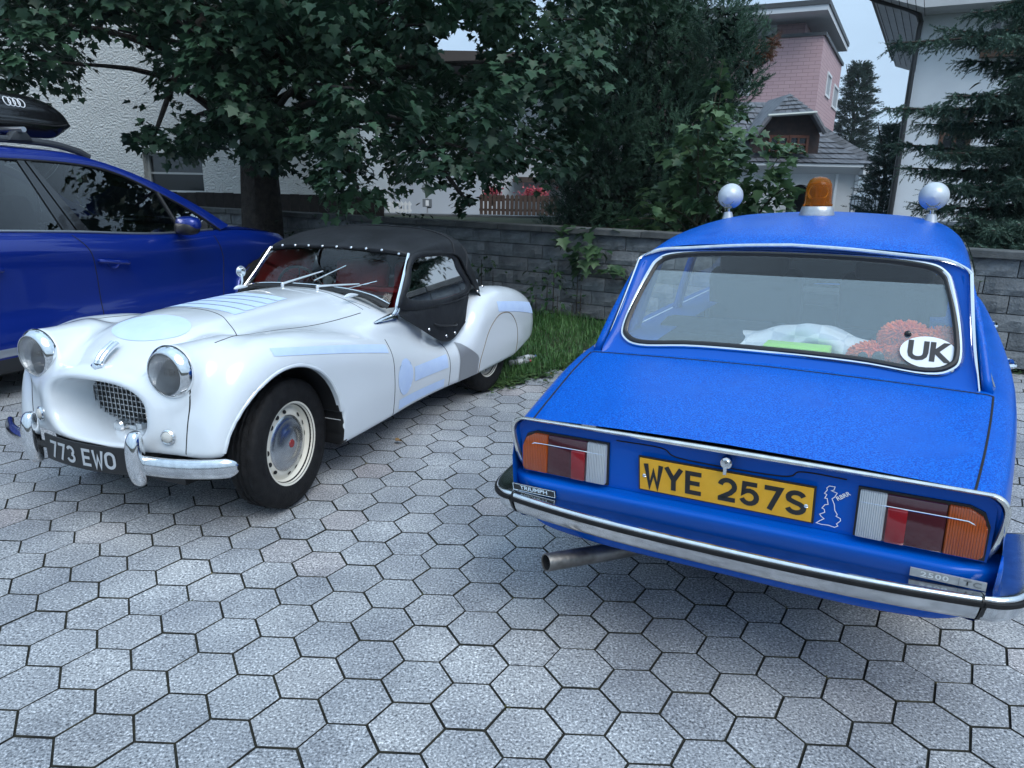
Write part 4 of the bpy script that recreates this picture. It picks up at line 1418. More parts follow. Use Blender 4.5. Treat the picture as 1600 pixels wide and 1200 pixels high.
for s in (1, -1):
    K = cr(np.array([(-.054, .698), (-.045, .735), (-.015, .775), (.03, .800), (.10, .818), (.25, .836), (.42, .846)]) * np.array([1, s]), 40)
    if s > 0: K = K[::-1]
    pr2 = [(d * (.75), z + .003) for d, z in prof]
    Rk = bump_rows(K, pr2)
    if abs(Rk[20, 0, 1]) > abs(Rk[20, 5, 1]):
        K = K[::-1]; Rk = bump_rows(K, pr2)
    mb = MB(); mb.grid(cr(Rk.transpose(1, 0, 2), 40).transpose(1, 0, 2)); o = mb.build('bumper_corner', CHROME_D, e, deg=0)
    mb = MB(); mb.grid(bump_rows(K, [(d - .002, z + .003) for d, z in rub])); mb.build('rubber_strip', REDGE, o, deg=60)
    mb = MB()
    j = bump_rows(np.array([(-.056, s * .692), (-.053, s * .703)])[::(1 if s < 0 else -1)], [(d - .003, z) for d, z in prof])
    mb.grid(j); mb.build('joint_strip', BLACK, e, deg=0)

# --- yellow plate
pl = bpy.data.objects.new('number_plate', None); COL.objects.link(pl); pl.parent = tc_
def tpf(a, b, t): return (.012 - .16 * (b) * -1 * 0 + (.008 - b * .14) - t, -a, .6615 + b)
YEL = noisy('plate_yellow', (.80, .40, .018), (.86, .45, .03), 30, .35)
mb = MB(); q = [(-.26, -.0555), (.26, -.0555), (.26, .0555), (-.26, .0555)]
mb.prism(q, 0, .004, tpf); mb.build('plate', YEL, pl, smooth=False)
mb = MB(); mb.prism([(-.266, -.061), (.266, -.061), (.266, .061), (-.266, .061)], -.006, -.001, tpf); mb.build('plate_surround', BLACK, pl, smooth=False)
plate_text('WYE 257S', .079, .0155, .0085, tpf, 'character', PBL, pl, depth=.0052)
for a in (-.245, .243):
    mb = MB(); mb.lathe([(.006, 0), (.006, .001), (.004, .0025), (.0005, .003)], 12, axis_m(tpf(a, -.005, .004), (-1, 0, 0))); mb.build('screw', CHROME, pl)

# --- boot lock
e = bpy.data.objects.new('boot_lock', None); COL.objects.link(e); e.parent = tc_; e.location = (.006, -.012, .752)
M = axis_m((0, 0, 0), (-1, 0, 0))
mb = MB(); mb.lathe([(.020, -.03), (.021, .002), (.017, .010), (.010, .012)], 28, M); mb.build('surround', CHROME, e)
mb = MB(); mb.lathe([(.0125, .008), (.012, .018), (.0005, .019)], 20, M); mb.box((-.018, 0, -.022), (.005, .010, .022)); mb.build('barrel', CHROME_D, e)

# --- badges
e = bpy.data.objects.new('maker_badge', None); COL.objects.link(e); e.parent = tc_
def bfn(cy, cz, x0, sl):
    return lambda a, b, t: (x0 + b * -.20 - t - sl * abs(cy - a) * 0, cy - a, cz + b)
f1 = bfn(.628, .5385, -.0135, 0)
BZ = np.array([(-.082, -.0125), (.082, -.0125), (.082, .0125), (-.082, .0125)])
mb = MB(); mb.prism(BZ, -.004, .003, f1); mb.build('badge_plate', BLACK, e, smooth=False)
V2, F = ribbon(BZ * .985, .0022, True); mb = MB(); mb.add([f1(a, b_, .0036) for a, b_ in V2], F); mb.build('badge_border', CHROME, e, smooth=False, recalc=False)
text_mesh('TRIUMPH', .021, f1, 'badge_letters', CHROME, e, bold=.0005, depth=.0038, spacing=1.0, sx=1.22)
e = bpy.data.objects.new('model_badge', None); COL.objects.link(e); e.parent = tc_
f2 = bfn(-.612, .539, -.0135, 0)
SIL = noisy('worn_badge', (.34, .35, .36), (.46, .47, .48), 60, .4, metal=.3)
BZ2 = np.array([(-.088, -.0125), (.088, -.0125), (.088, .0125), (-.088, .0125)])
mb = MB(); mb.prism(BZ2, -.004, .003, f2); mb.build('badge_plate', SIL, e, smooth=False)
DG = mat('badge_grey', (.20, .21, .22), .4)
text_mesh('2500', .022, lambda a, b_, t: f2(a - .03, b_, t), 'badge_letters', mat('badge_faint', (.82, .84, .85), .4), e, bold=.0006, depth=.0038, spacing=1.15, sx=1.35)
text_mesh('TC', .022, lambda a, b_, t: f2(a + .057, b_, t), 'badge_letters', DG, e, bold=.0006, depth=.0038, spacing=1.2, sx=1.35)
V2, F = ribbon(np.array([(.026, -.0125), (.026, .0125)]), .0015); mb = MB(); mb.add([f2(a, b_, .0036) for a, b_ in V2], F); mb.build('badge_border', DG, e, smooth=False, recalc=False)

# --- outline map sticker
e = bpy.data.objects.new('map_sticker', None); COL.objects.link(e); e.parent = tc_
raw = [(500, 447), (535, 447), (530, 465), (515, 470), (552, 478), (540, 500), (525, 512), (543, 540), (550, 570), (568, 590), (562, 600), (590, 608), (592, 620), (570, 640), (580, 650), (560, 660), (520, 655), (480, 658), (445, 655), (465, 640), (490, 625), (470, 615), (460, 605), (490, 590), (485, 575), (470, 570), (485, 550), (505, 545), (495, 515), (480, 515), (490, 495), (475, 490), (490, 470), (485, 460)]
def stk(u, v, t=.0):
    fx, fy = (u - 440) / 155, (v - 445) / 215
    return (.0305 - t, -(.272 + .066 * fx), .727 - .124 * fy + .010 * 0)
P2 = np.array([stk(u, v)[1:] for u, v in raw])
V2, F = ribbon(P2, .0022, True)
WHT = mat('white_vinyl', (.8, .82, .84), .5)
mb = MB(); mb.add([(.0285, a, b_) for a, b_ in V2], F); mb.build('map_outline', WHT, e, smooth=False, recalc=False)
c, s_ = math.cos(math.radians(38)), math.sin(math.radians(38))
text_mesh('RBRR', .017, lambda a, b_, t: (.0283, -.336 - (a * c - b_ * s_), .702 + a * s_ + b_ * c), 'map_letters', WHT, e, bold=.0004, depth=0)

# --- exhaust
mb = MB()
o0, o1 = np.array([-.10, .537, .325]), np.array([.30, .285, .275])
ax_ = o1 - o0; ln_ = np.linalg.norm(ax_)
STEEL = noisy('sooty_steel', (.10, .095, .09), (.30, .29, .28), 12, .42, .2, 60, metal=.9)
mb.lathe([(.0255, .05), (.0262, .0), (.030, -.0005), (.031, .004), (.031, ln_), (.02, ln_)], 28, axis_m(tuple(o0), tuple(ax_)))
ex = mb.build('exhaust_pipe', STEEL, tc_, deg=40)
mb = MB(); mb.lathe([(.0258, .004), (.0255, .12), (.0005, .125)], 24, axis_m(tuple(o0), tuple(ax_))); mb.build('pipe_bore', INTERIOR, ex)

# --- cabin: roof, pillars, rear window
def ysd(x, z): return .705 - (.705 - .605) * (z - .90) / .36
ro = [(.955, 1.255, 1.332), (1.05, 1.268, 1.372), (1.25, 1.285, 1.406), (1.6, 1.298, 1.428), (2.0, 1.300, 1.432), (2.3, 1.290, 1.415), (2.50, 1.262, 1.375), (2.58, 1.240, 1.335)]
rows = []
for k, (x, zs, zc) in enumerate(ro):
    dx = 0 if k else .0
    rows.append([(x, 0, zc), (x, .2, zc - .006 - .002), (x, .40, zc - .028 + .004), (x - (.008 if k == 0 else 0), .52, zs + (zc - zs) * .56), (x - (.02 if k == 0 else 0), .585, zs + (zc - zs) * .22), (x - (.035 if k == 0 else 0), .607, zs)])
H = surf(np.array(rows), 44, 26)
half(H, 'roof', BLUE)
# side gutters and bright trims
mb = MB()
for s in (1, -1):
    mb.tube(H[:, -1] * np.array([1, s, 1]) + np.array([0, s * .006, -.004]), .008, 8)
mb.build('side_gutter', CHROME, tc_)
mb = MB(); mb.tube(np.concatenate([H[0, ::-1] * np.array([1, -1, 1]), H[0, 1:]]) + np.array([-.008, 0, -.001]), .0075, 8); mb.build('rear_gutter', CHROME_D, tc_)
for s in (1, -1):
    mb = MB(); mb.tube(cr(np.array([(.915, s * .606, 1.256), (.84, s * .620, 1.15), (.76, s * .638, 1.03), (.685, s * .663, .902), (.672, s * .667, .882)]), 20), .0075, 8); mb.build('pillar_trim', CHROME, tc_)
    # pillars
    def quad(p, name):
        mb = MB()
        (x0, z0), (x1, z1), (x2, z2), (x3, z3) = p
        Gq = np.zeros((6, 8, 3))
        for i in range(6):
            for j in range(8):
                u, v = i / 5, j / 7
                x = (x0 * (1 - u) + x1 * u) * (1 - v) + (x3 * (1 - u) + x2 * u) * v
                z = (z0 * (1 - u) + z1 * u) * (1 - v) + (z3 * (1 - u) + z2 * u) * v
                Gq[i, j] = (x, s * (ysd(x, z) + .008 * math.sin(PI * v)), z)
        mb.grid(Gq, flip=s > 0); o = mb.build(name, BLUE, tc_, recalc=False, deg=0)
        md = o.modifiers.new('t', 'SOLIDIFY'); md.thickness = .03; md.offset = -1
    quad([(.668, .885), (1.16, .895), (1.21, 1.285), (.915, 1.256)], 'rear_pillar')
    quad([(1.76, .90), (1.83, .90), (1.80, 1.30), (1.75, 1.30)], 'door_pillar')
    quad([(2.98, .91), (3.06, .91), (2.56, 1.255), (2.50, 1.275)], 'screen_pillar')
    for (a, b_) in (((1.16, .895, 1.21, 1.285), (1.76, .90, 1.75, 1.30)), ((1.83, .90, 1.80, 1.30), (2.98, .91, 2.50, 1.275))):
        mb = MB(); pts = [(a[0], a[1]), (b_[0], b_[1]), (b_[2], b_[3]), (a[2], a[3])]
        mb.add([(x, s * (ysd(x, z) - .01), z) for x, z in pts], [(0, 1, 2, 3)]); mb.build('side_window', GLASS, tc_, smooth=False, recalc=False)
    mb = MB(); mb.tube([(x, s * (ysd(x, z) + .004), z) for x, z in ((.70, .905), (1.2, .912), (2.0, .918), (3.0, .922))], .007, 8); mb.build('waist_trim', CHROME, tc_)
    # handles
    for x in (1.58, 2.62):
        mb = MB(); P = cr(np.array([(x - .06, s * (wd(x) - .01), .815), (x - .055, s * (wd(x) + .022), .82), (x + .05, s * (wd(x) + .023), .82), (x + .07, s * (wd(x) - .005), .815)]), 14)
        mb.tube(P, .010, 8); mb.build('door_handle', CHROME, tc_)
# windscreen
mb = MB(); mb.grid(surf(np.array([[(3.04, -.66, .915), (3.12, 0, .93), (3.04, .66, .915)], [(2.83, -.625, 1.08), (2.90, 0, 1.12), (2.83, .625, 1.08)], [(2.56, -.585, 1.25), (2.62, 0, 1.325), (2.56, .585, 1.25)]]), 6, 16)); mb.build('windscreen', GLASS, tc_, deg=0)

# rear window: surround, frame, pane
pn = lambda z: .66 + (z - .895) * .70
out_k = [(0, .893), (.35, .892), (.60, .889), (.660, .899), (.640, 1.0), (.620, 1.12), (.602, 1.235), (.585, 1.272), (.535, 1.298), (.42, 1.318), (.2, 1.329), (0, 1.332)]
in_k = [(0, .949), (.30, .945), (.51, .930), (.588, .950), (.608, .995), (.588, 1.11), (.556, 1.215), (.535, 1.252), (.485, 1.277), (.36, 1.292), (.18, 1.299), (0, 1.301)]
def loop(K, n=96):
    P = np.array(K); P = np.concatenate([P, P[1:-1][::-1] * np.array([-1, 1])])
    return cr(P, n, True)
Lo, Li = loop(out_k), loop(in_k)
bow = lambda y, z: pn(z) - .045 * (1 - (y / .62) ** 2) * 0
rows = [[(pn(z) - .008, y, z) for y, z in Lo]]
for t, dx in ((.12, .004), (.5, .014), (.85, .020), (1.0, .022)):
    q = Lo * (1 - t) + Li * t
    rows.append([(pn(z) + dx, y, z) for y, z in q])
mb = MB(); mb.grid(np.array(rows), cv=True); mb.build('window_surround', BLUED, tc_, deg=0)
mb = MB(); mb.tube([(pn(z) + .016, y * .992, z) for y, z in Li], .0085, 8, closed=True); mb.build('window_frame', CHROME, tc_)
mb = MB(); mb.tube([(pn(z) + .020, y * .976, 1.115 + (z - 1.115) * .94) for y, z in Li], .011, 8, closed=True); mb.build('window_seal', BLACK, tc_)
Lg = np.stack([Li[:, 0] * .975, 1.115 + (Li[:, 1] - 1.115) * .94], 1)
def fan(L, x_off, name, m, parent, keep=None):
    b = bmesh.new(); f = b.faces.new([b.verts.new((pn(z) + x_off, y, z)) for y, z in L]); bmesh.ops.triangulate(b, faces=[f])
    me = bpy.data.meshes.new(name); b.to_mesh(me); b.free(); return link(name, me, parent, m)
RWG = glass('rear_glass', (.93, .96, .95), refl=1.5)
pane = fan(Lg, .022, 'rear_window', RWG, tc_)
# translucent anti-mist film inside the lower window
fm = bpy.data.materials.new('misted_film'); fm.use_nodes = True
t = fm.node_tree; t.nodes.clear(); oo = t.nodes.new('ShaderNodeOutputMaterial'); tr_ = t.nodes.new('ShaderNodeBsdfTransparent'); df = t.nodes.new('ShaderNodeBsdfDiffuse'); mx = t.nodes.new('ShaderNodeMixShader')
df.inputs['Color'].default_value = (.74, .90, 1.0, 1)
nzz = t.nodes.new('ShaderNodeTexNoise'); nzz.inputs['Scale'].default_value = 70; mr = t.nodes.new('ShaderNodeMapRange'); mr.inputs['From Min'].default_value = .30; mr.inputs['From Max'].default_value = .40; mr.inputs['To Min'].default_value = .17; mr.inputs['To Max'].default_value = .225
tcc = t.nodes.new('ShaderNodeTexCoord'); t.links.new(tcc.outputs['Object'], nzz.inputs['Vector']); t.links.new(nzz.outputs['Fac'], mr.inputs['Value']); t.links.new(mr.outputs['Result'], mx.inputs['Fac'])
t.links.new(tr_.outputs[0], mx.inputs[1]); t.links.new(df.outputs[0], mx.inputs[2]); t.links.new(mx.outputs[0], oo.inputs['Surface'])
Lf = [(y, min(z, 1.213)) for y, z in Lg]
Lf2 = []
for p in Lf:
    if not Lf2 or np.hypot(p[0] - Lf2[-1][0], p[1] - Lf2[-1][1]) > .004: Lf2.append(p)
fan(Lf2, .027, 'misted_film', fm, pane)
# UK oval sticker
e = bpy.data.objects.new('country_sticker', None); COL.objects.link(e); e.parent = tc_
def ukf(a, b, t): zz = .997 + b * .82 - a * .02; return (pn(zz) + .017 - t, -.507 - a, zz)
mb = MB(); L_ = [(.087 * math.cos(k), .059 * math.sin(k)) for k in np.linspace(0, 2 * PI, 48, endpoint=False)]
mb.add([ukf(a, b_, 0) for a, b_ in L_], [tuple(range(48))]); mb.build('oval', WHT, e, smooth=False)
text_mesh('UK', .098, ukf, 'letters', mat('sticker_black', (.02, .02, .022), .5), e, bold=.0035, depth=.0015, spacing=.95)

# interior
mb = MB(); mb.box((1.00, 0, .885), (.62, 1.24, .02)); mb.build('parcel_shelf', INTERIOR, tc_, smooth=False)
mb = MB(); mb.box((1.34, 0, .72), (.18, 1.24, .46), np.array(Matrix.Rotation(-.2, 3, 'Y'))); mb.build('rear_seat', INTERIOR, tc_, bevel=.05, seg=3)
for s in (1, -1):
    e = bpy.data.objects.new('front_seat', None); COL.objects.link(e); e.parent = tc_; e.location = (2.15, s * .34, .4)
    mb = MB(); mb.box((0, 0, .40), (.16, .50, .66), np.array(Matrix.Rotation(-.22, 3, 'Y'))); mb.build('backrest', INTERIOR, e, bevel=.06, seg=3)
    mb = MB(); mb.box((-.13, 0, .80), (.11, .36, .22)); mb.build('headrest', INTERIOR, e, bevel=.04, seg=3)
mb = MB(); mb.box((2.70, 0, 1.245), (.02, .22, .055)); mb.tube([(2.70, 0, 1.26), (2.66, 0, 1.33)], .008, 6); mb.build('rear_view_mirror', BLACK, tc_, bevel=.008)
mb = MB(); mb.box((2.95, 0, .87), (.3, 1.3, .09)); mb.build('dashboard', INTERIOR, tc_, bevel=.03)

# --- roof lamps
def roof_z(x, y):
    h = RB.ray_cast(Vector((x, y, 3)), Vector((0, 0, -1))); return h[0].z
RB = BVHTree.FromPolygons([tuple(v) for v in np.concatenate([H.reshape(-1, 3), (H * np.array([1, -1, 1])).reshape(-1, 3)])], grid_vf(H)[1] + [tuple(i + H.shape[0] * H.shape[1] for i in f) for f in grid_vf(H)[1]])
ORG = mat('amber_dome', (1.0, .25, .012), .05, spec=.6, Transmission_Weight=.82, IOR=1.2)
e = bpy.data.objects.new('beacon', None); COL.objects.link(e); e.parent = tc_; e.location = (1.60, 0.0, roof_z(1.60, 0) - .004); e.scale = (.86, .86, .76)
mb = MB(); mb.lathe([(.088, 0), (.088, .008), (.083, .03), (.078, .05), (.072, .056), (.0005, .057)], 40); mb.build('base', noisy('cast_alloy', (.36, .38, .40), (.58, .60, .62), 14, .45, .2, 40, metal=.7), e, deg=40)
mb = MB(); mb.lathe([(.074, .056), (.075, .066), (.070, .068), (.068, .080), (.066, .15), (.062, .180), (.050, .207), (.030, .222), (.0005, .227)], 44); mb.build('dome', ORG, e, deg=45)
mb = MB(); mb.lathe([(.0005, .058), (.03, .06), (.032, .10), (.012, .105), (.014, .16), (.0005, .17)], 20); mb.build('lamp_core', mat('lamp_core', (.45, .2, .08), .4), e)
mb = MB(); mb.lathe([(.0005, -.012), (.03, -.004), (.046, .012), (.05, .028)], 28, axis_m((.012, 0, .135), (-1, 0, 0))); mb.build('reflector', CHROME, e, deg=0)
for s in (1, -1):
    x0, y0 = 1.86, s * .463
    e = bpy.data.objects.new('spot_lamp', None); COL.objects.link(e); e.parent = tc_; e.location = (x0, y0, roof_z(x0, y0) - .004); e.scale = (.9, .9, .9)
    mb = MB(); mb.lathe([(.034, 0), (.030, .012), (.022, .040), (.0005, .044)], 20); mb.build('foot', mat('lamp_grey', (.42, .45, .48), .4, .5), e)
    mb = MB(); mb.tube([(0, 0, .04), (0, 0, .075)], .010, 10); mb.box((0, 0, .068), (.03, .045, .012)); P = [(-.03, .034 * math.cos(a), .112 + .034 * math.sin(a)) for a in np.linspace(-PI * .9, PI * .0 - .3, 14)]; mb.tube(P, .004, 6); mb.build('bracket', CHROME, e)
    mb = MB(); mb.lathe([(.0005, -.062), (.03, -.056), (.052, -.038), (.066, -.010), (.070, .014), (.071, .026), (.066, .030)], 36, axis_m((.012, 0, .128), (1, 0, .05)))
    mb.build('shell', mat('silver_lamp_paint', (.52, .56, .60), .42, .2, .2), e, deg=0)
    mb = MB(); mb.lathe([(.068, .024), (.055, .034), (.03, .041), (.0005, .043)], 32, axis_m((.012, 0, .128), (1, 0, .05))); mb.build('lens', LAMPGLASS, e, deg=0)

# --- wheels
for x in (RAX, FAX):
    for s in (1, -1):
        wheel(tc_, (x, s * .665, .305), s, .305, .175, .195, mat('steel_wheel', (.35, .36, .37), .35, .8))

# ================================================================== things on the parcel shelf (stand behind the rear glass)
TM = Matrix.Translation(TP[0]) @ Matrix.Rotation(TP[1][2], 4, 'Z') @ Matrix.Rotation(TP[1][0], 4, 'X')
def tw(p): return tuple(TM @ Vector(p))
SH = .8955
gb = thing('tissue_box', 'flat bright green box lying on the shelf behind the rear window', 'box', tw((.80, -.075, SH)), TP[1])
mb = MB(); mb.box((0, 0, .0375), (.11, .235, .075)); mb.build('carton', noisy('lime_card', (.36, .78, .10), (.42, .85, .14), 9, .5), gb, bevel=.006)
mb = MB(); mb.box((-.0557, -.08, .016), (.0006, .03, .010)); mb.build('print', WHT, gb, smooth=False)
bl = thing('blanket', 'folded pale checked blanket on the shelf behind the green box', 'blanket', tw((.98, -.14, SH)), TP[1])
m = mat('check_cloth', (.6, .64, .68), .9)
t, b, N = nodes(m); tcx = N('TexCoord'); ck = N('TexChecker', Scale=11.0); ck.inputs['Color1'].default_value = (.74, .79, .84, 1); ck.inputs['Color2'].default_value = (.56, .62, .70, 1)
t.links.new(tcx.outputs['Object'], ck.inputs['Vector']); t.links.new(ck.outputs['Color'], b.inputs['Base Color'])
rows = []
for i, y in enumerate(np.linspace(.30, -.30, 40)):
    r = []
    k = 1 - .35 * abs(i / 39 - .5)
    for j, a in enumerate(np.linspace(0, 2 * PI, 26, endpoint=False)):
        rr = 1 + .16 * math.sin(3 * a + y * 19) + .08 * math.sin(5 * a - y * 31)
        hh = .055 * k * (1 + .25 * math.sin(y * 13 + 1))
        r.append((.10 * math.cos(a) * rr, y + .02 * math.sin(a * 2), max(hh + hh * .98 * math.sin(a) * rr, .001)))
    rows.append(r)
mb = MB(); mb.grid(np.array(rows), cv=True); n_ = 26
mb.add(np.array(rows[0]), [tuple(range(26))]); mb.add(np.array(rows[-1]), [tuple(range(26))[::-1]])
mb.build('cloth', m, bl, deg=60)

toy = thing('plush_toy', 'shaggy orange soft toy with black eyes behind the rear window sticker', 'soft toy', tw((.86, -.45, SH)), TP[1])
blobs = [((0, 0, .065), (.075, .10, .065)), ((.01, -.095, .10), (.055, .075, .06)), ((-.01, .115, .045), (.06, .075, .045)), ((.02, .02, .12), (.06, .075, .05))]
OR_ = leafmat('orange_tufts', (.95, .15, .03), (1.0, .28, .08), 30, .8, .15)
mb = MB()
for c0, r0 in blobs:
    u, v = np.meshgrid(np.linspace(0, PI, 12), np.linspace(0, 2 * PI, 20, endpoint=False), indexing='ij')
    mb.grid(np.stack([c0[0] + r0[0] * np.sin(u) * np.cos(v), c0[1] + r0[1] * np.sin(u) * np.sin(v), np.maximum(c0[2] + r0[2] * np.cos(u), .002)], -1), cv=True)
mb.build('body', mat('orange_cloth', (.75, .15, .05), .9), toy, recalc=False)
VV, FF = [], []; n0 = 0
for c0, r0 in blobs:
    for k in range(750):
        d = NR.normal(size=3); d /= np.linalg.norm(d)
        p = np.array(c0) + d * np.array(r0)
        if p[2] < .006: continue
        inside = any(np.sum(((p - np.array(c1)) / (np.array(r1) * .93)) ** 2) < 1 for c1, r1 in blobs if c1 != c0)
        if inside: continue
        dd = d + NR.normal(0, .25, 3) + np.array([0, 0, -.45]); dd /= np.linalg.norm(dd)
        q = p + dd * .020; q[2] = max(q[2], .004)
        sx = np.cross(dd, [.3, .2, .9]); sx /= np.linalg.norm(sx); sy_ = np.cross(dd, sx)
        ring = lambda c_, r_: [c_ + r_ * (math.cos(t_) * sx + math.sin(t_) * sy_) for t_ in (0, 2.1, 4.2)]
        VV += ring(p - dd * .004, .003) + ring(p + (q - p) * .6, .0042) + ring(q, .0018)
        FF += [(n0 + a + i, n0 + a + (i + 1) % 3, n0 + a + 3 + (i + 1) % 3, n0 + a + 3 + i) for a in (0, 3) for i in range(3)] + [(n0 + 6, n0 + 7, n0 + 8)]
        n0 += 9
o = link('tufts', raw_mesh(np.array(VV), FF, True), toy, OR_); tag(o, kind='stuff')
BE = mat('toy_black', (.01, .01, .01), .2)
for p, r in (((-.072, .145, .055), (.008, .018, .022)), ((-.083, .095, .06), (.01, .022, .026)), ((-.08, -.005, .105), (.01, .017, .022)), ((-.055, .012, .150), (.01, .012, .014)), ((-.06, -.07, .115), (.01, .014, .016))):
    u, v = np.meshgrid(np.linspace(0, PI, 9), np.linspace(0, 2 * PI, 14, endpoint=False), indexing='ij')
    mb = MB(); mb.grid(np.stack([p[0] - .012 + r[0] * np.sin(u) * np.cos(v), p[1] + r[1] * np.sin(u) * np.sin(v), p[2] + r[2] * np.cos(u)], -1), cv=True); mb.build('eye', BE, toy, recalc=False)

# ================================================================== BLUE SPORT UTILITY CAR
AP = ((-4.13614, 5.74453, 0), (0, 0, math.radians(66)))
au = thing('sport_utility_car', 'large dark metallic blue car with roof bars parked beside the white roadster', 'car', *AP)
ABL = noisy('metallic_blue', (.0015, .018, .21), (.002, .023, .25), 700, .30, metal=.25, coat=1.0, spec=.35)
zb = tab([-2.45, -2.0, -1.0, -.45, .05, .98, 1.4, 2.0, 2.4, 2.62], [1.10, 1.19, 1.165, 1.14, 1.11, 1.05, 1.055, 1.02, .95, .86])
wb = tab([-2.45, -2.2, -1.5, -.5, .5, 1.3, 2.0, 2.35, 2.62], [.82, .92, .975, .985, .985, .975, .955, .90, .74])
xs = [-2.45, -2.3, -2.0, -1.5, -1.0, -.5, 0, .5, 1.0, 1.35, 1.6, 1.9, 2.2, 2.4, 2.55, 2.64]
C = []
for x in xs:
    W, B = float(wb(x)), float(zb(x))
    C.append([(x, W - .075, B + .012), (x, W - .055, B - .004), (x, W - .025, B - .04), (x, W - .004, B - .11), (x, W - .006, B - .17), (x, W - .022, B - .28), (x, W - .030, .62), (x, W - .012, .50), (x, W - .004, .40), (x, W - .012, .30)])
G = surf(np.array(C), 110, 34)
AR, AFX, ARX = .40, 1.98, -1.20
for i in range(G.shape[0]):
    for j in range(G.shape[1]):
        x, y, z = G[i, j]
        for cx in (AFX, ARX):
            if abs(x - cx) < AR:
                za = .36 + math.sqrt(AR * AR - (x - cx) ** 2)
                if z < za: G[i, j, 2] = za + (z - za) * .02
for s in (1, -1):
    mb = MB(); mb.grid(G * np.array([1, s, 1]), flip=s > 0); mb.build('body_side', ABL, au, recalc=False, deg=0)
AB = BVHTree.FromPolygons([tuple(v) for v in G.reshape(-1, 3)], grid_vf(G)[1])
def ay_(x, z):
    h = AB.ray_cast(Vector((x, 3, z)), Vector((0, -1, 0))); return h[0].y if h[0] is not None else .97
# bonnet
rows = []
for x, zc, ze in ((1.36, 1.165, 1.10), (1.6, 1.135, 1.085), (1.9, 1.10, 1.055), (2.2, 1.05, 1.005), (2.42, .99, .94), (2.56, .90, .86), (2.64, .80, .78)):
    W = float(wb(x)) - .065
    rows.append([(x, -W, min(ze, float(zb(x)) + .015)), (x, -W * .86, ze + .012), (x, -W * .6, zc - .02), (x, 0, zc), (x, W * .6, zc - .02), (x, W * .86, ze + .012), (x, W, min(ze, float(zb(x)) + .015))])
mb = MB(); mb.grid(surf(np.array(rows), 30, 30)); mb.build('bonnet', ABL, au, deg=0)
mb = MB(); mb.grid(np.array([[(2.64 - .06 * (abs(y) / .75) ** 3, y, z) for z in (.82, .7, .5, .25)] for y in np.linspace(-.74, .74, 20)])); mb.build('front_face', BLACK, au, deg=0)
# lower black sill and bright strip
for s in (1, -1):
    mb = MB(); mb.grid(np.array([[(x, s * (.975 - .0 * t), .375 - .03 * t) if t < 0 else (x, s * (.972 - d), z) for t, (d, z) in enumerate(((0, .312), (.004, .25), (.03, .20), (.10, .17)))] for x in np.linspace(-.98, 1.24, 12)]), flip=s < 0); mb.build('sill_trim', mat('dark_plastic', (.02, .022, .026), .55), au, recalc=False)
    mb = MB(); mb.grid(np.array([[(x, s * (.972 + d), z) for d, z in ((.0, .312), (.012, .318), (.015, .345), (.012, .368), (-.002, .374))] for x in np.linspace(-.96, 1.22, 12)]), flip=s < 0); mb.build('bright_strip', mat('satin_alloy', (.62, .66, .72), .35, .9), au, recalc=False)
mb = MB(); mb.box((0, 0, .26), (4.4, 1.7, .16)); mb.build('floor_pan', BLACK, au, smooth=False)
# roof
rows = []
for x, zs, zc in ((-2.3, 1.58, 1.62), (-1.9, 1.66, 1.70), (-1.2, 1.700, 1.745), (-.5, 1.705, 1.752), (0, 1.695, 1.742), (.36, 1.672, 1.715), (.66, 1.60, 1.655)):
    rows.append([(x, -.685, zs - .02), (x, -.64, zs + .01), (x, -.4, zc - .012), (x, 0, zc), (x, .4, zc - .012), (x, .64, zs + .01), (x, .685, zs - .02)])
mb = MB(); mb.grid(surf(np.array(rows), 26, 24)); mb.build('roof', ABL, au, deg=0)
AG = glass('green_glass', (.24, .30, .29), refl=1.4)
rl = [(-2.25, 1.50), (-1.9, 1.63), (-1.2, 1.690), (-.18, 1.690), (.36, 1.66), (.66, 1.595), (.99, 1.465), (1.35, 1.275), (1.62, 1.10)]
wt = [(-2.05, 1.42), (-1.7, 1.585), (-1.1, 1.625), (-.23, 1.632), (.35, 1.605), (.67, 1.535), (1.02, 1.37), (1.29, 1.215), (1.50, 1.065)]
def gy(z, x=0): return .915 - .235 * max(0, (z - 1.06)) / .62
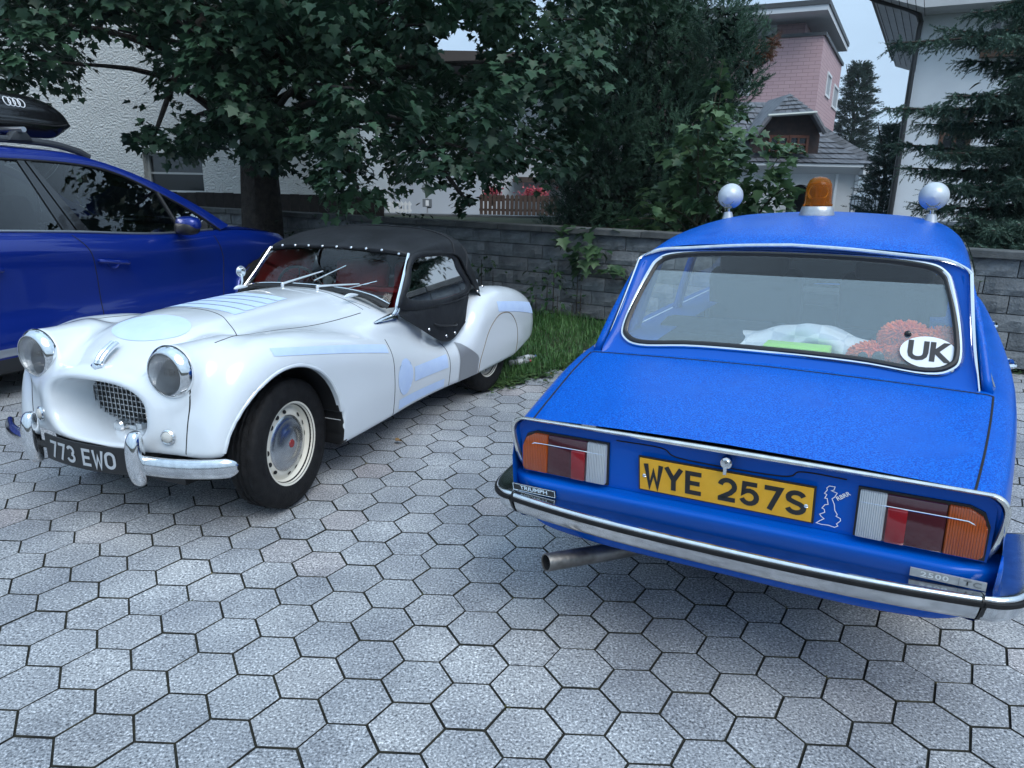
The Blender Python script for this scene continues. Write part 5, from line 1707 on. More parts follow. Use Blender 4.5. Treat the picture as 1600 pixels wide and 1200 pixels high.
for s in (1, -1):
    A_, B_ = cr(np.array(rl), 60), cr(np.array(wt), 60)
    mb = MB(); mb.grid(np.array([[(a[0], s * (gy(a[1]) + .0), a[1]), (.5 * (a[0] + b_[0]), s * (gy(.5 * (a[1] + b_[1])) + .018), .5 * (a[1] + b_[1])), (b_[0], s * (gy(b_[1]) + .004), b_[1])] for a, b_ in zip(A_, B_)])); mb.build('roof_frame', ABL, au, deg=60)
    mb = MB(); mb.tube([(b_[0], s * (gy(b_[1]) + .006), b_[1] - .004) for b_ in B_], .008, 6); mb.build('window_seal', BLACK, au)
    mb = MB(); mb.tube([(x, s * (float(wb(x)) - .068), float(zb(x)) + .016) for x in np.linspace(-1.95, 1.42, 30)], .010, 6); mb.build('waist_trim', mat('satin_trim', (.45, .47, .5), .3, .9), au)
    def pane(poly, name, m, dy=0):
        mb = MB(); mb.add([(x, s * (gy(z) - .004 + dy), z) for x, z in poly], [tuple(range(len(poly)))]); return mb.build(name, m, au, smooth=False, recalc=False)
    topc = lambda x: float(np.interp(x, B_[:, 0], B_[:, 1]))
    pane([(.24, 1.10)] + [(x, topc(x)) for x in (-.04, .2, .45, .67, .85, .95)] + [(1.06, 1.06)], 'front_window', AG)
    pane([(1.09, 1.06), (.99, topc(.99)), (1.15, topc(1.15)), (1.3, topc(1.3)), (1.46, 1.07)], 'quarter_window', AG)
    mb = MB(); mb.tube([(1.075, s * (gy(1.06) + .002), 1.06), (.97, s * (gy(topc(.97)) + .002), topc(.97))], .014, 6); mb.build('quarter_bar', BLACK, au)
    pane([(-.85, 1.155), (-1.0, topc(-1.0)), (-.5, topc(-.5)), (-.115, topc(-.115)), (.04, 1.115)], 'rear_window', DARKGLASS)
    pane([(-.98, 1.16), (-1.1, topc(-1.1)), (-1.7, topc(-1.7)), (-1.85, 1.3), (-1.9, 1.19)], 'cargo_window', DARKGLASS)
    for pl_ in ([(.04, 1.11), (-.115, 1.64), (-.07, 1.64), (.135, 1.105)], [(.15, 1.105), (-.055, 1.64), (-.03, 1.64), (.245, 1.10)], [(-.84, 1.15), (-1.0, 1.635), (-1.1, 1.63), (-.99, 1.155)]):
        mb = MB(); mb.prism(pl_, -.02, .004 if pl_[0][0] != .04 else .006, lambda a, b_, t: (a, s * (gy(b_) + t), b_)); mb.build('pillar_cover', mat('gloss_black', (.01, .01, .012), .12, coat=.8), au, smooth=False)
    # shut lines
    for pts in ([(.06, 1.10), (.15, .99), (.19, .85), (.205, .65), (.20, .40)], [(1.39, 1.02), (1.44, .90), (1.475, .78), (1.46, .60), (1.42, .45)], [(-.86, 1.13), (-.84, .95), (-.90, .80), (-1.05, .68)]):
        P = np.array([(x, s * (ay_(x, z) + .0008), z) for x, z in cr(np.array(pts), 30)])
        mb = MB(); mb.tube(P, .0035, 6); mb.build('shut_line', SHUT, au)
    # handles
    for x0, z0 in ((.34, .885), (-.62, .92)):
        y0 = ay_(x0, z0)
        P = np.array([(x0 - .125, s * (y0 + .004), z0 + .018), (x0 - .11, s * (y0 + .036), z0 + .016), (x0, s * (y0 + .040), z0), (x0 + .10, s * (y0 + .036), z0 - .015), (x0 + .125, s * (y0 + .004), z0 - .018)])
        mb = MB(); V_, F_ = tube_vf(cr(P, 20), .014, 10); V_[:, 2] = V_[:, 2]; mb.add(V_, F_); o = mb.build('door_handle', ABL, au)
        mb = MB(); mb.lathe([(.0005, -.018), (.03, -.014), (.052, .0), (.054, .002)], 24, axis_m((x0, s * (y0 + .0005), z0), (0, s, 0))); mb.build('handle_cup', ABL, o, deg=0)
    # mirror
    e = bpy.data.objects.new('door_mirror', None); COL.objects.link(e); e.parent = au; e.location = (1.0, s * .93, 1.06)
    def ell(c0, r0, p=2.6):
        u, v = np.meshgrid(np.linspace(-PI / 2, PI / 2, 12), np.linspace(0, 2 * PI, 22, endpoint=False), indexing='ij')
        sg = lambda k: np.sign(k) * np.abs(k) ** (2 / p)
        return np.stack([c0[0] + r0[0] * sg(np.cos(u)) * sg(np.cos(v)), c0[1] + r0[1] * sg(np.cos(u)) * sg(np.sin(v)), c0[2] + r0[2] * sg(np.sin(u))], -1)
    mb = MB(); mb.grid(ell((-.02, s * .17, .085), (.075, .115, .065)), cv=True); mb.build('cap', ABL, e, deg=0)
    mb = MB(); mb.grid(ell((-.03, s * .165, .055), (.075, .112, .06)), cv=True); mb.tube([(.03, s * -.02, .02), (0, s * .08, .03)], .03, 10); mb.build('shell', BLACK, e, deg=0)
    # roof rail
    mb = MB(); mb.tube(cr(np.array([(-1.9, s * .60, 1.665), (-1.8, s * .60, 1.725), (-1.0, s * .60, 1.765), (-.2, s * .60, 1.765), (.2, s * .60, 1.75), (.42, s * .605, 1.705), (.52, s * .61, 1.66)]), 40), .026, 10); mb.build('roof_rail', mat('rail_grey', (.045, .05, .058), .4), au)
    for x in (AFX, ARX):
        wheel(au, (x, s * .84, .385), s, .385, .28, .275, mat('alloy_wheel', (.45, .46, .48), .3, .9))
# screens
mb = MB(); mb.grid(np.array([[(1.60, -.80, 1.10), (1.72, 0, 1.13), (1.60, .80, 1.10)], [(.68, -.66, 1.60), (.74, 0, 1.66), (.68, .66, 1.60)]])); mb.build('windscreen', AG, au, deg=0)
mb = MB(); mb.grid(np.array([[(-2.42, -.78, 1.12), (-2.48, 0, 1.14), (-2.42, .78, 1.12)], [(-2.22, -.66, 1.52), (-2.28, 0, 1.58), (-2.22, .66, 1.52)]])); mb.build('tailgate_window', DARKGLASS, au, deg=0)
mb = MB(); mb.grid(np.array([[(-2.44, y, z) for z in (.3, .7, 1.12)] for y in (-.8, 0, .8)])); mb.build('tailgate', ABL, au)
# cabin
AI = mat('cabin_grey', (.02, .021, .023), .7)
mb = MB(); mb.box((-.2, 0, .62), (3.4, 1.72, .5)); mb.build('cabin_floor', AI, au, smooth=False)
for x in (.05, -.95):
    for s in (1, -1):
        e = bpy.data.objects.new('seat', None); COL.objects.link(e); e.parent = au; e.location = (x, s * .40, .85)
        mb = MB(); mb.box((-.08, 0, .25), (.17, .52, .56), np.array(Matrix.Rotation(-.25, 3, 'Y'))); mb.build('backrest', AI, e, bevel=.06, seg=2)
        mb = MB(); mb.box((-.20, 0, .62), (.10, .28, .18)); mb.build('headrest', AI, e, bevel=.04, seg=2)
mb = MB(); mb.box((1.25, 0, 1.02), (.5, 1.6, .14)); mb.build('dashboard', AI, au, bevel=.04)
mb = MB(); mb.box((.80, -.03, 1.52), (.03, .24, .07)); mb.tube([(.81, -.03, 1.55), (.80, -.03, 1.63)], .012, 6); mb.build('rear_view_mirror', BLACK, au, bevel=.012)
mb = MB(); mb.box((.785, -.10, 1.50), (.008, .05, .075)); mb.build('pass_tag', mat('pale_tag', (.55, .75, .62), .5), au, smooth=False)
# cross bars
for x in (-.02, -1.0):
    e = bpy.data.objects.new('cross_bar', None); COL.objects.link(e); e.parent = au; e.location = (x, 0, 1.81)
    mb = MB(); mb.tube([(0, -.70, .022), (0, .70, .022)], .019, 12); mb.build('bar', mat('bar_alloy', (.62, .64, .68), .3, .9), e)
    for s in (1, -1):
        mb = MB(); mb.prism([(-.085, -.055), (.10, -.055), (.05, .012), (-.035, .012)], -.04, .04, lambda a, b_, t: (a, s * .61 + t, b_)); mb.build('foot', mat('foot_plastic', (.03, .034, .04), .45), e, bevel=.012)

# roof box
rb = thing('roof_box', 'black streamlined roof box carrying four silver rings above the dark blue car', 'roof box', AP[0], AP[1])
rb.location = (AP[0][0], AP[0][1], 1.851)
rows = []
for x, wdt, z0, z1 in ((.575, .30, .03, .06), (.56, .36, .005, .13), (.50, .41, -.015, .19), (.40, .44, -.055, .235), (.22, .45, -.062, .265), (-.1, .455, -.062, .275), (-.8, .455, -.062, .27), (-1.3, .44, -.055, .23), (-1.5, .40, .0, .14)):
    rows.append([(x, -wdt * .70, z0), (x, -wdt * .90, z0 + .012), (x + .02 * (x > .3), -wdt, z0 + (z1 - z0) * .30), (x + .02 * (x > .3), -wdt * .985, z0 + (z1 - z0) * .42), (x, -wdt * .93, z0 + (z1 - z0) * .75), (x, -wdt * .70, z1 - .012), (x, -wdt * .3, z1), (x, wdt * .3, z1), (x, wdt * .70, z1 - .012), (x, wdt * .93, z0 + (z1 - z0) * .75), (x, wdt * .985, z0 + (z1 - z0) * .42), (x, wdt, z0 + (z1 - z0) * .30), (x, wdt * .90, z0 + .012), (x, wdt * .70, z0)])
Gb = cr(np.array(rows), 50)
Gb = cr(Gb.transpose(1, 0, 2), 70, True).transpose(1, 0, 2)
mb = MB(); mb.grid(Gb, cv=True); mb.add(Gb[0], [tuple(range(70))]); mb.add(Gb[-1], [tuple(range(70))[::-1]])
sh_ = mb.build('shell', noisy('gloss_black_plastic', (.004, .004, .005), (.009, .009, .011), 5, .16, .04, 3, coat=.6), rb, deg=50)
BX = BVHTree.FromPolygons([tuple(v) for v in Gb.reshape(-1, 3)], grid_vf(Gb, cv=True)[1])
mb = MB(); 
P = np.array([(r[2][0] if False else x, -(w_ + .003), z) for x, w_, z in ((.50, .432, .05), (.40, .445, .035), (.22, .451, .04), (-.1, .456, .043), (-.8, .456, .043), (-1.3, .44, .035))])
mb.tube(cr(P, 40), .005, 6); mb.build('lid_seam', SHUT, rb)
for k in range(4):
    cx, cz = .068 + k * .0345, .186 - .002 * k
    P = []
    for a in np.linspace(0, 2 * PI, 30, endpoint=False):
        h = BX.ray_cast(Vector((cx + .024 * math.cos(a), -3, cz + .030 * math.sin(a))), Vector((0, 1, 0)))
        P.append(np.array(h[0]) + np.array([0, -.002, 0]))
    mb = MB(); mb.tube(np.array(P), .0036, 6, closed=True); mb.build('ring', mat('silver_print', (.75, .77, .8), .3), rb)

# ================================================================== BUILDINGS AND FAR THINGS
def ray_plane(u, v, P0, n):
    d = ray_dir(u, v); o = np.array([0, 0, CAM_H])
    return o + d * ((np.asarray(P0) - o) @ n / (d @ n))


def stucco(name, c0, c1, bs=90, st=.5, bd=.02):
    return noisy(name, c0, c1, 1.2, .9, st, bs, bdist=bd)


FRAME_W = mat('white_frame', (.72, .74, .75), .5)
DARKPANE = mat('dark_pane', (.02, .024, .028), .06, spec=.8)
CURT = mat('net_curtain', (.30, .32, .34), .8)


def window_part(root, poly_fn, w, h, name='window', fr=.07, bars=(1, 1), pane_m=None, depth=.06, fm=None):
    """poly_fn(a, b, t)->xyz in the root's frame; a in 0..w, b in 0..h, t outward"""
    mb = MB()
    for a0, a1, b0, b1 in ((0, fr, 0, h), (w - fr, w, 0, h), (fr, w - fr, 0, fr), (fr, w - fr, h - fr, h)):
        mb.prism([(a0, b0), (a1, b0), (a1, b1), (a0, b1)], 0, depth, poly_fn)
    for k in range(1, bars[0]): mb.prism([(w * k / bars[0] - fr * .35, fr), (w * k / bars[0] + fr * .35, fr), (w * k / bars[0] + fr * .35, h - fr), (w * k / bars[0] - fr * .35, h - fr)], .012, depth * .8, poly_fn)
    for k in range(1, bars[1]): mb.prism([(fr, h * k / bars[1] - fr * .35), (w - fr, h * k / bars[1] - fr * .35), (w - fr, h * k / bars[1] + fr * .35), (fr, h * k / bars[1] + fr * .35)], .010, depth * .75, poly_fn)
    wo = mb.build(name, fm or FRAME_W, root, smooth=False)
    mb = MB(); mb.add([poly_fn(a, b, .006) for a, b in ((0, 0), (w, 0), (w, h), (0, h))], [(0, 1, 2, 3)]); mb.build('pane', pane_m or DARKPANE, wo, smooth=False, recalc=False)
    return wo


# --- rendered house on the left
hl = thing('rendered_house', 'grey-white roughcast house with one low window behind the dark blue car', 'house', (-10, 14, .8))
RC = stucco('roughcast', (.66, .69, .69), (.80, .83, .82), 30, 1.0, .09)
W0, W1 = at_depth(222, 238, 14), at_depth(320, 303, 14)
ax0, ax1, az0, az1 = W0[0] + 10, W1[0] + 10, W1[2] - .8, W0[2] - .8
mb = MB()
X0, X1, Z1 = -8, 6.25, 9
def strip(x0, x1, z0, z1): mb.grid(np.array([[(x, 0, z) for z in (z0, z1)] for x in (x0, x1)]), flip=True)
strip(X0, ax0, 0, Z1); strip(ax1, X1, 0, Z1); strip(ax0, ax1, 0, az0); strip(ax0, ax1, az1, Z1)
for (x0, z0), (x1, z1) in (((ax0, az0), (ax0, az1)), ((ax0, az1), (ax1, az1)), ((ax1, az1), (ax1, az0)), ((ax1, az0), (ax0, az0))):
    mb.add([(x0, 0, z0), (x1, 0, z1), (x1, .22, z1), (x0, .22, z0)], [(0, 1, 2, 3)])
mb.add([(X1, 0, 0), (X1, 8, 0), (X1, 8, Z1), (X1, 0, Z1)], [(0, 1, 2, 3)])
mb.build('wall', RC, hl, smooth=False, recalc=False)
fn = lambda a, b, t: (ax0 + a, .20 - t, az0 + b)
window_part(hl, fn, ax1 - ax0, az1 - az0, fr=.05, bars=(1, 2), fm=mat('aged_frame', (.42, .45, .46), .5), pane_m=mat('reflecting_pane', (.03, .036, .04), .06, spec=.8))
mb = MB(); mb.box(((ax0 + ax1) / 2, -.03, az0 - .03), (ax1 - ax0 + .12, .14, .05)); mb.build('window_sill', mat('sill', (.35, .37, .38), .8), hl, smooth=False)
mb = MB(); mb.prism([(X0 - .6, Z1 - .1), (X1 + .6, Z1 - .1), (X1 - 2, Z1 + 3), (X0 + 2, Z1 + 3)], -.6, 8.6, lambda a, b, t: (a, t, b)); mb.build('roof', mat('grey_roof', (.08, .085, .09), .8), hl, smooth=False)

# --- dark timber fence behind the trunk
ft = thing('timber_fence', 'dark stained board fence below the rendered house window', 'fence', (-6.9, 12.35, .75))
TB_ = noisy('dark_boards', (.012, .010, .010), (.035, .028, .025), 9, .8, .3, 40, rnd=.25)
mbx = MB(); mbx.box((0, 0, .25), (.150, .024, .50)); bd_ = mbx.build('board', TB_, ft, smooth=False); bd_.location = (0, 0, 0)
for k in range(1, 31):
    o = bd_.copy(); COL.objects.link(o); o.location = (k * .155, RNG.uniform(-.004, .004), RNG.uniform(-.006, .006))
for z in (.12, .40):
    mb = MB(); mb.box((2.3, .03, z), (4.8, .04, .06)); mb.build('rail', TB_, ft, smooth=False)

# --- low terrace wall farther back
tw2 = thing('terrace_wall', 'low pale concrete terrace wall beyond the block wall', 'wall', (-1.6, 14.4, .45))
CONC = noisy('concrete', (.16, .17, .175), (.26, .27, .275), 3, .9, .3, 30)
mb = MB(); mb.box((0, 0, .19), (6.6, .2, .40)); mb.build('wall', mat('shaded_concrete', (.05, .055, .06), .9), tw2, smooth=False)  # wall face coloured dark for the shade below its coping
mb = MB(); mb.box((0, -.02, .41), (6.7, .3, .05)); mb.build('coping', CONC, tw2, smooth=False)

# --- white house in the gap under the maple
wh = thing('white_house', 'bright white rendered house seen through the gap under the maple', 'house', (-1.2, 27, .2))
WRN = stucco('white_render', (.66, .69, .72), (.74, .77, .79), 30, .2)
mb = MB(); mb.box((0, 4, 2.4), (11.5, 8, 4.8)); mb.build('wall', WRN, wh, smooth=False)
mb = MB(); mb.box((0, 3.2, 5.0), (12.8, 11, .4)); mb.build('roof', mat('brown_roof', (.06, .05, .045), .8), wh, smooth=False)
for x0, z0 in ((-.6, 1.35), (2.6, 1.2)):
    window_part(wh, lambda a, b, t, x0=x0, z0=z0: (x0 + a, -.004 - t, z0 + b), 1.1, 1.25, bars=(2, 1), pane_m=CURT)
mb = MB(); mb.box((-1.6, -.03, 1.0), (3.1, .05, 1.9)); mb.build('garage_door', mat('pale_garage', (.55, .60, .66), .5), wh, smooth=False)
mb = MB(); mb.box((3.4, -.9, 1.35), (4.6, 1.6, .18)); mb.build('balcony', mat('dark_wood', (.045, .03, .024), .7), wh, smooth=False)

# --- brown picket fence with flowers
def pickets(root, n, sp, w, h, m, base=0):
    mb = MB(); mb.prism([(-w / 2, 0), (w / 2, 0), (w / 2, h - w * .5), (0, h), (-w / 2, h - w * .5)], -.012, .012, lambda a, b, t: (a, t, b)); p0 = mb.build('picket', m, root, smooth=False)
    for k in range(1, n):
        o = p0.copy(); COL.objects.link(o); o.location = (k * sp, 0, RNG.uniform(-.01, .01))
    for z in (h * .25, h * .75):
        mb = MB(); mb.box((sp * (n - 1) / 2, .03, z), (sp * n, .03, .06)); mb.build('rail', m, root, smooth=False)
A = at_depth(752, 334, 20); B = at_depth(868, 334, 20)
pf = thing('picket_fence', 'brown picket fence with pink flowers in front of the white house', 'fence', (A[0], 20, .62))
pickets(pf, 18, (B[0] - A[0]) / 17, .085, .55, noisy('brown_pickets', (.05, .03, .022), (.09, .055, .04), 9, .75))
A = at_depth(566, 334, 22); B = at_depth(640, 334, 22)
pf2 = thing('picket_fence', 'low white picket fence left of the white garage door', 'fence', (A[0], 22, .52))
pickets(pf2, 13, (B[0] - A[0]) / 12, .06, .36, FRAME_W)
for u, v, r, lb in ((770, 300, .22, 'pink flowers in a planter at the left end of the brown picket fence'), (835, 301, .30, 'larger pink flower planter over the brown picket fence')):
    p = at_depth(u, v, 20.3)
    fl = thing('flower_planter', lb, 'flowers', (p[0], 20.3, .85), group=None)
    mb = MB(); mb.box((0, 0, p[2] - .85 - .16), (r * 2.6, .2, .16)); mb.box((0, 0, (p[2] - .85 - .2) / 2), (.06, .06, p[2] - .85 - .2)); mb.build('box', mat('planter_wood', (.05, .035, .03), .8), fl, smooth=False)
    n = 260; Pp = NR.normal(0, 1, (n, 3)) * np.array([r * .55, .08, .07]) + np.array([0, 0, p[2] - .85])
    V = np.concatenate([Pp[:, None] + NR.normal(0, .03, (n, 4, 3))]).reshape(-1, 3)
    o = link('blossom', raw_mesh(V, np.arange(n * 4).reshape(-1, 4), False), fl, leafmat('pink_petals', (.50, .05, .12), (.75, .30, .25), 9, .7, .3)); tag(o, kind='stuff')
# sign post
p = at_depth(668, 333, 21); sg = thing('sign_post', 'thin grey post with a round sign and a small panel before the garage door', 'sign', (p[0], 21, .55))
mb = MB(); mb.tube([(0, 0, -.2), (0, 0, 1.05)], .02, 8); mb.build('post', mat('post_grey', (.45, .46, .48), .5, .6), sg)
mb = MB(); mb.lathe([(.0005, .012), (.15, .012), (.15, -.012), (.0005, -.012)], 24, axis_m((.0, -.04, .72), (0, -1, 0))); mb.build('disc', mat('sign_grey', (.20, .23, .25), .5), sg)
mb = MB(); mb.box((0, -.04, .32), (.26, .02, .22)); mb.build('panel', mat('sign_dark', (.16, .18, .2), .5), sg, smooth=False)
mb = MB(); mb.box((0, -.052, .32), (.09, .004, .15)); mb.build('panel_mark', WHT, sg, smooth=False)

# --- pink apartment house
D = 54.0
Ct = at_depth(1288, 55, D)
ua, va = math.radians(152.4), math.radians(62.4)
pk = thing('apartment_house', 'pink clad apartment house with flat overhanging roof', 'building', (Ct[0], D, .9), (0, 0, ua))
ZP = Ct[2] - .9
def pk_local(p):   # local x runs left along the front, local y = into the building is -y here
    d = np.array([p[0] - Ct[0], p[1] - D]); return d @ np.array([math.cos(ua), math.sin(ua)]), d @ np.array([math.cos(va), math.sin(va)]), p[2] - .9
def pkf(u, v, z): return (u, -v, z)
def clad(name):
    m = mat(name, (.45, .27, .27), .7)
    t, b, N = nodes(m); tcn = N('TexCoord'); sp = N('SeparateXYZ'); ad = N('Math', operation='ADD'); cb = N('CombineXYZ')
    t.links.new(tcn.outputs['Object'], sp.inputs[0]); t.links.new(sp.outputs['X'], ad.inputs[0]); t.links.new(sp.outputs['Y'], ad.inputs[1])
    t.links.new(ad.outputs[0], cb.inputs['X']); t.links.new(sp.outputs['Z'], cb.inputs['Y'])
    br = N('TexBrick', Scale=1.0); br.inputs['Brick Width'].default_value = .75; br.inputs['Row Height'].default_value = .24; br.inputs['Mortar Size'].default_value = .012
    br.inputs['Color1'].default_value = (.46, .30, .31, 1); br.inputs['Color2'].default_value = (.50, .33, .34, 1); br.inputs['Mortar'].default_value = (.27, .165, .18, 1)
    t.links.new(cb.outputs[0], br.inputs['Vector']); t.links.new(br.outputs['Color'], b.inputs['Base Color'])
    bp = N('Bump', Strength=.6, Distance=.03, invert=True); t.links.new(br.outputs['Fac'], bp.inputs['Height']); t.links.new(bp.outputs['Normal'], b.inputs['Normal'])
    return m
PINK = clad('pink_cladding')
nF = np.array([math.cos(va), math.sin(va), 0]); nR = np.array([math.cos(ua), math.sin(ua), 0])
DEEP = 14.6
mb = MB(); mb.box((6, -DEEP / 2, ZP / 2), (12, DEEP, ZP)); mb.build('wall', PINK, pk, smooth=False)
mb = MB(); mb.box((6, -DEEP / 2, ZP + .1), (12.3, DEEP + .3, .22)); mb.build('parapet', mat('dark_coping', (.05, .055, .06), .6), pk, smooth=False)
# top storey
t0 = pk_local(ray_plane(1260, 30, Ct + nF * 1.6, nF))
Cr_ = at_depth(1294, 13, 52.0); rl_ = pk_local(Cr_)
mb = MB(); mb.box((t0[0] + 6, -(1.6 + 5), (ZP + rl_[2]) / 2), (12, 10, rl_[2] - ZP)); mb.build('top_storey', PINK, pk, smooth=False)
mb = MB(); mb.box((rl_[0] + 7, -(rl_[1] + 8.5), rl_[2] + .10), (14, 17, .34)); mb.build('roof_slab', mat('soffit_white', (.60, .62, .64), .7), pk, smooth=False)
mb = MB(); mb.box((rl_[0] + 6.96, -(rl_[1] + 8.46), rl_[2] + .42), (14.1, 17.1, .30)); mb.build('roof_edge', mat('roof_edge_dark', (.05, .055, .058), .6), pk, smooth=False)
def front_win(px0, px1, py0, py1, off=0.0, **k):
    a = pk_local(ray_plane(px0, py1, Ct + nF * off, nF)); b_ = pk_local(ray_plane(px1, py0, Ct + nF * off, nF))
    w_, h_ = abs(a[0] - b_[0]), b_[2] - a[2]
    u0, z0 = max(a[0], b_[0]), a[2]
    return window_part(pk, lambda A_, B_, t: (u0 - A_, -off + .01 + t, z0 + B_), w_, h_, fr=.16, depth=.08, **k)
front_win(1152, 1176, 108, 150, pane_m=CURT); front_win(1146, 1171, 172, 214, pane_m=CURT)
wo = front_win(1177, 1215, 33, 66, 1.6, pane_m=mat('roller_shutter', (.55, .58, .60), .6), bars=(1, 7))
def side_win(px0, px1, py0, py1, **k):
    a = pk_local(ray_plane((px0 + px1) / 2, py0, Ct, nR)); b_ = pk_local(ray_plane((px0 + px1) / 2, py1, Ct, nR))
    v0 = pk_local(ray_plane(px0, (py0 + py1) / 2, Ct, nR))[1]; v1 = pk_local(ray_plane(px1, (py0 + py1) / 2, Ct, nR))[1]
    h_ = a[2] - b_[2]
    return window_part(pk, lambda A_, B_, t: (-.01 - t, -(v0 + A_), b_[2] + B_), abs(v1 - v0), h_, fr=.16, depth=.08, **k)
side_win(1290, 1297, 112, 155, pane_m=CURT); side_win(1300, 1308, 132, 173, pane_m=CURT)

# --- slate-roofed lodge
LD = 34.0
gp = lambda u, v: at_depth(u, v, LD)
lo_ = thing('slate_lodge', 'small white lodge with steep slate roof and dark timber dormer', 'house', (gp(1270, 300)[0], LD, .5))
ox, oz = lo_.location.x, .5
def L3(u, v, back=0.0): p = gp(u, v); return (p[0] - ox, back, p[2] - oz)
SLATE = noisy('slate', (.055, .06, .07), (.125, .13, .145), 3, .6, .4, 12, rnd=.3)
LW = stucco('lodge_render', (.55, .57, .58), (.62, .64, .65), 20, .2)
wl, wr = L3(1120, 300)[0], L3(1338, 300)[0]
zc_ = L3(1300, 272)[2]
mb = MB()
aL, aR, aT = L3(1226, 340)[0], L3(1266, 340)[0], L3(1246, 288)[2]
# wall with an arched opening
arc = [(aL + (aR - aL) * .5 * (1 - math.cos(t)), aT - (aR - aL) * .5 * (1 - math.sin(t))) for t in np.linspace(0, PI, 15)]
top_pts = [(wl, zc_), (wr, zc_)]
poly_l = [(wl, -1), (aL, -1)] + arc[:8] + [((aL + aR) / 2, zc_), (wl, zc_)]
poly_r = [(aR, -1), (wr, -1), (wr, zc_), ((aL + aR) / 2, zc_)] + arc[7:]
for pl_ in (poly_l, poly_r): mb.prism(pl_, 0, .4, lambda a, b, t: (a, t, b))
mb.add([(wr, .4, -1), (wr, 6, -1), (wr, 6, zc_), (wr, .4, zc_)], [(0, 1, 2, 3)])
mb.build('wall', LW, lo_, smooth=False)
mb = MB(); mb.box(((aL + aR) / 2, 1.8, .6), (3, .1, 3.6)); mb.build('porch_back', mat('porch_dark', (.03, .032, .035), .8), lo_, smooth=False)
for u0, u1 in ((1302, 1306), (1333, 1338)):
    x0, x1 = L3(u0, 300)[0], L3(u1, 300)[0]
    mb = MB(); mb.box(((x0 + x1) / 2, -.03, zc_ / 2 - .5), (x1 - x0, .08, zc_ + 1)); mb.build('pilaster', FRAME_W, lo_, smooth=False)
mb = MB(); mb.prism([(0, 0), (-.55, .30), (-.62, .30), (-.62, .42), (.1, .42), (.1, 0)], wl - .5, wr + .0, lambda a, b, t: (t, a, zc_ + b))
mb.prism([(0, 0), (.62, .30), (.70, .30), (.70, .42), (-.1, .42), (-.1, 0)], -.62, 6, lambda a, b, t: (wr + a, t, zc_ + b)); mb.build('cornice', FRAME_W, lo_, smooth=False)
ez = zc_ + .42
rx0, rx1 = wl - .6, wr + .72
pk_x, pk_z = L3(1262, 152)[0] + .15, L3(1262, 150)[2]
# curved hip roof: eave ring to ridge
rows = []
for t in np.linspace(0, 1, 12):
    k = t ** .93
    zz = ez + (pk_z - ez) * (t ** 1.10)
    rows.append([(rx0 + (pk_x - 3.2 - rx0) * k, -.65 + (3.0 + .65) * k, zz), (rx1 + (pk_x - rx1) * k, -.65 + (3.0 + .65) * k, zz), (rx1 + (pk_x - rx1) * k, 6.6 + (3.2 - 6.6) * k, zz), (rx0 + (pk_x - 3.2 - rx0) * k, 6.6 + (3.2 - 6.6) * k, zz)])
mb = MB(); mb.grid(np.array(rows), cv=True); rf = mb.build('roof', SLATE, lo_, smooth=False)
# courses of slates, stepped over the front and the hip
mb = MB()
for i in range(11):
    for side in (0, 1):
        a0, a1 = np.array(rows[i][side]), np.array(rows[i][side + 1]); b0, b1 = np.array(rows[i + 1][side]), np.array(rows[i + 1][side + 1])
        n = max(2, int(np.linalg.norm(a1 - a0) / .34))
        out = np.array([0, -.05, .05]) if side == 0 else np.array([.05, 0, .05])
        for k in range(n):
            s0, s1 = (k + .04) / n, (k + .96) / n
            q = [a0 + (a1 - a0) * s0 + out * RNG.uniform(.8, 1.3), a0 + (a1 - a0) * s1 + out * RNG.uniform(.8, 1.3), b0 + (b1 - b0) * s1 + out * .35, b0 + (b1 - b0) * s0 + out * .35]
            mb.add(q, [(0, 1, 2, 3)])
o = mb.build('slates', SLATE, rf, smooth=False, recalc=False); tag(o, kind='stuff')
# ridge slates along the hip
for k in range(11):
    a0, b0 = np.array(rows[k][1]), np.array(rows[k + 1][1])
    d = b0 - a0
    for h in range(2):
        m0 = a0 + d * (h * .5 + .03); m1 = a0 + d * (h * .5 + .48)
        mb = MB(); mb.grid(np.array([[m0 + np.array([-.42, -.02, .03]), m0 + np.array([.02, -.10, .16]), m0 + np.array([.16, .30, .06])], [m1 + np.array([-.42, -.02, .03]), m1 + np.array([.02, -.10, .16]), m1 + np.array([.16, .30, .06])]])); mb.build('hip_slate', SLATE, rf, smooth=False)
# dormer
dm = -.9
pkd = L3(1236, 146, dm); el, er = L3(1192, 183, dm), L3(1259, 178, dm)
gl, gr = L3(1168, 214, dm), L3(1276, 208, dm)
bk = 3.0
WOOD = noisy('dark_timber', (.018, .010, .009), (.045, .022, .018), 6, .7)
mb = MB()
mb.add([el, er, (pkd[0], dm + 1.1, pkd[2])], [(0, 1, 2)])
mb.add([el, (pkd[0], dm + 1.1, pkd[2]), (pkd[0], bk, pkd[2]), (gl[0], bk, gl[2]), gl], [(0, 1, 2, 3, 4)])
mb.add([er, (pkd[0], dm + 1.1, pkd[2]), (pkd[0], bk, pkd[2]), (gr[0], bk, gr[2]), gr], [(0, 1, 2, 3, 4)])
dr_ = mb.build('dormer_roof', SLATE, lo_, smooth=False)
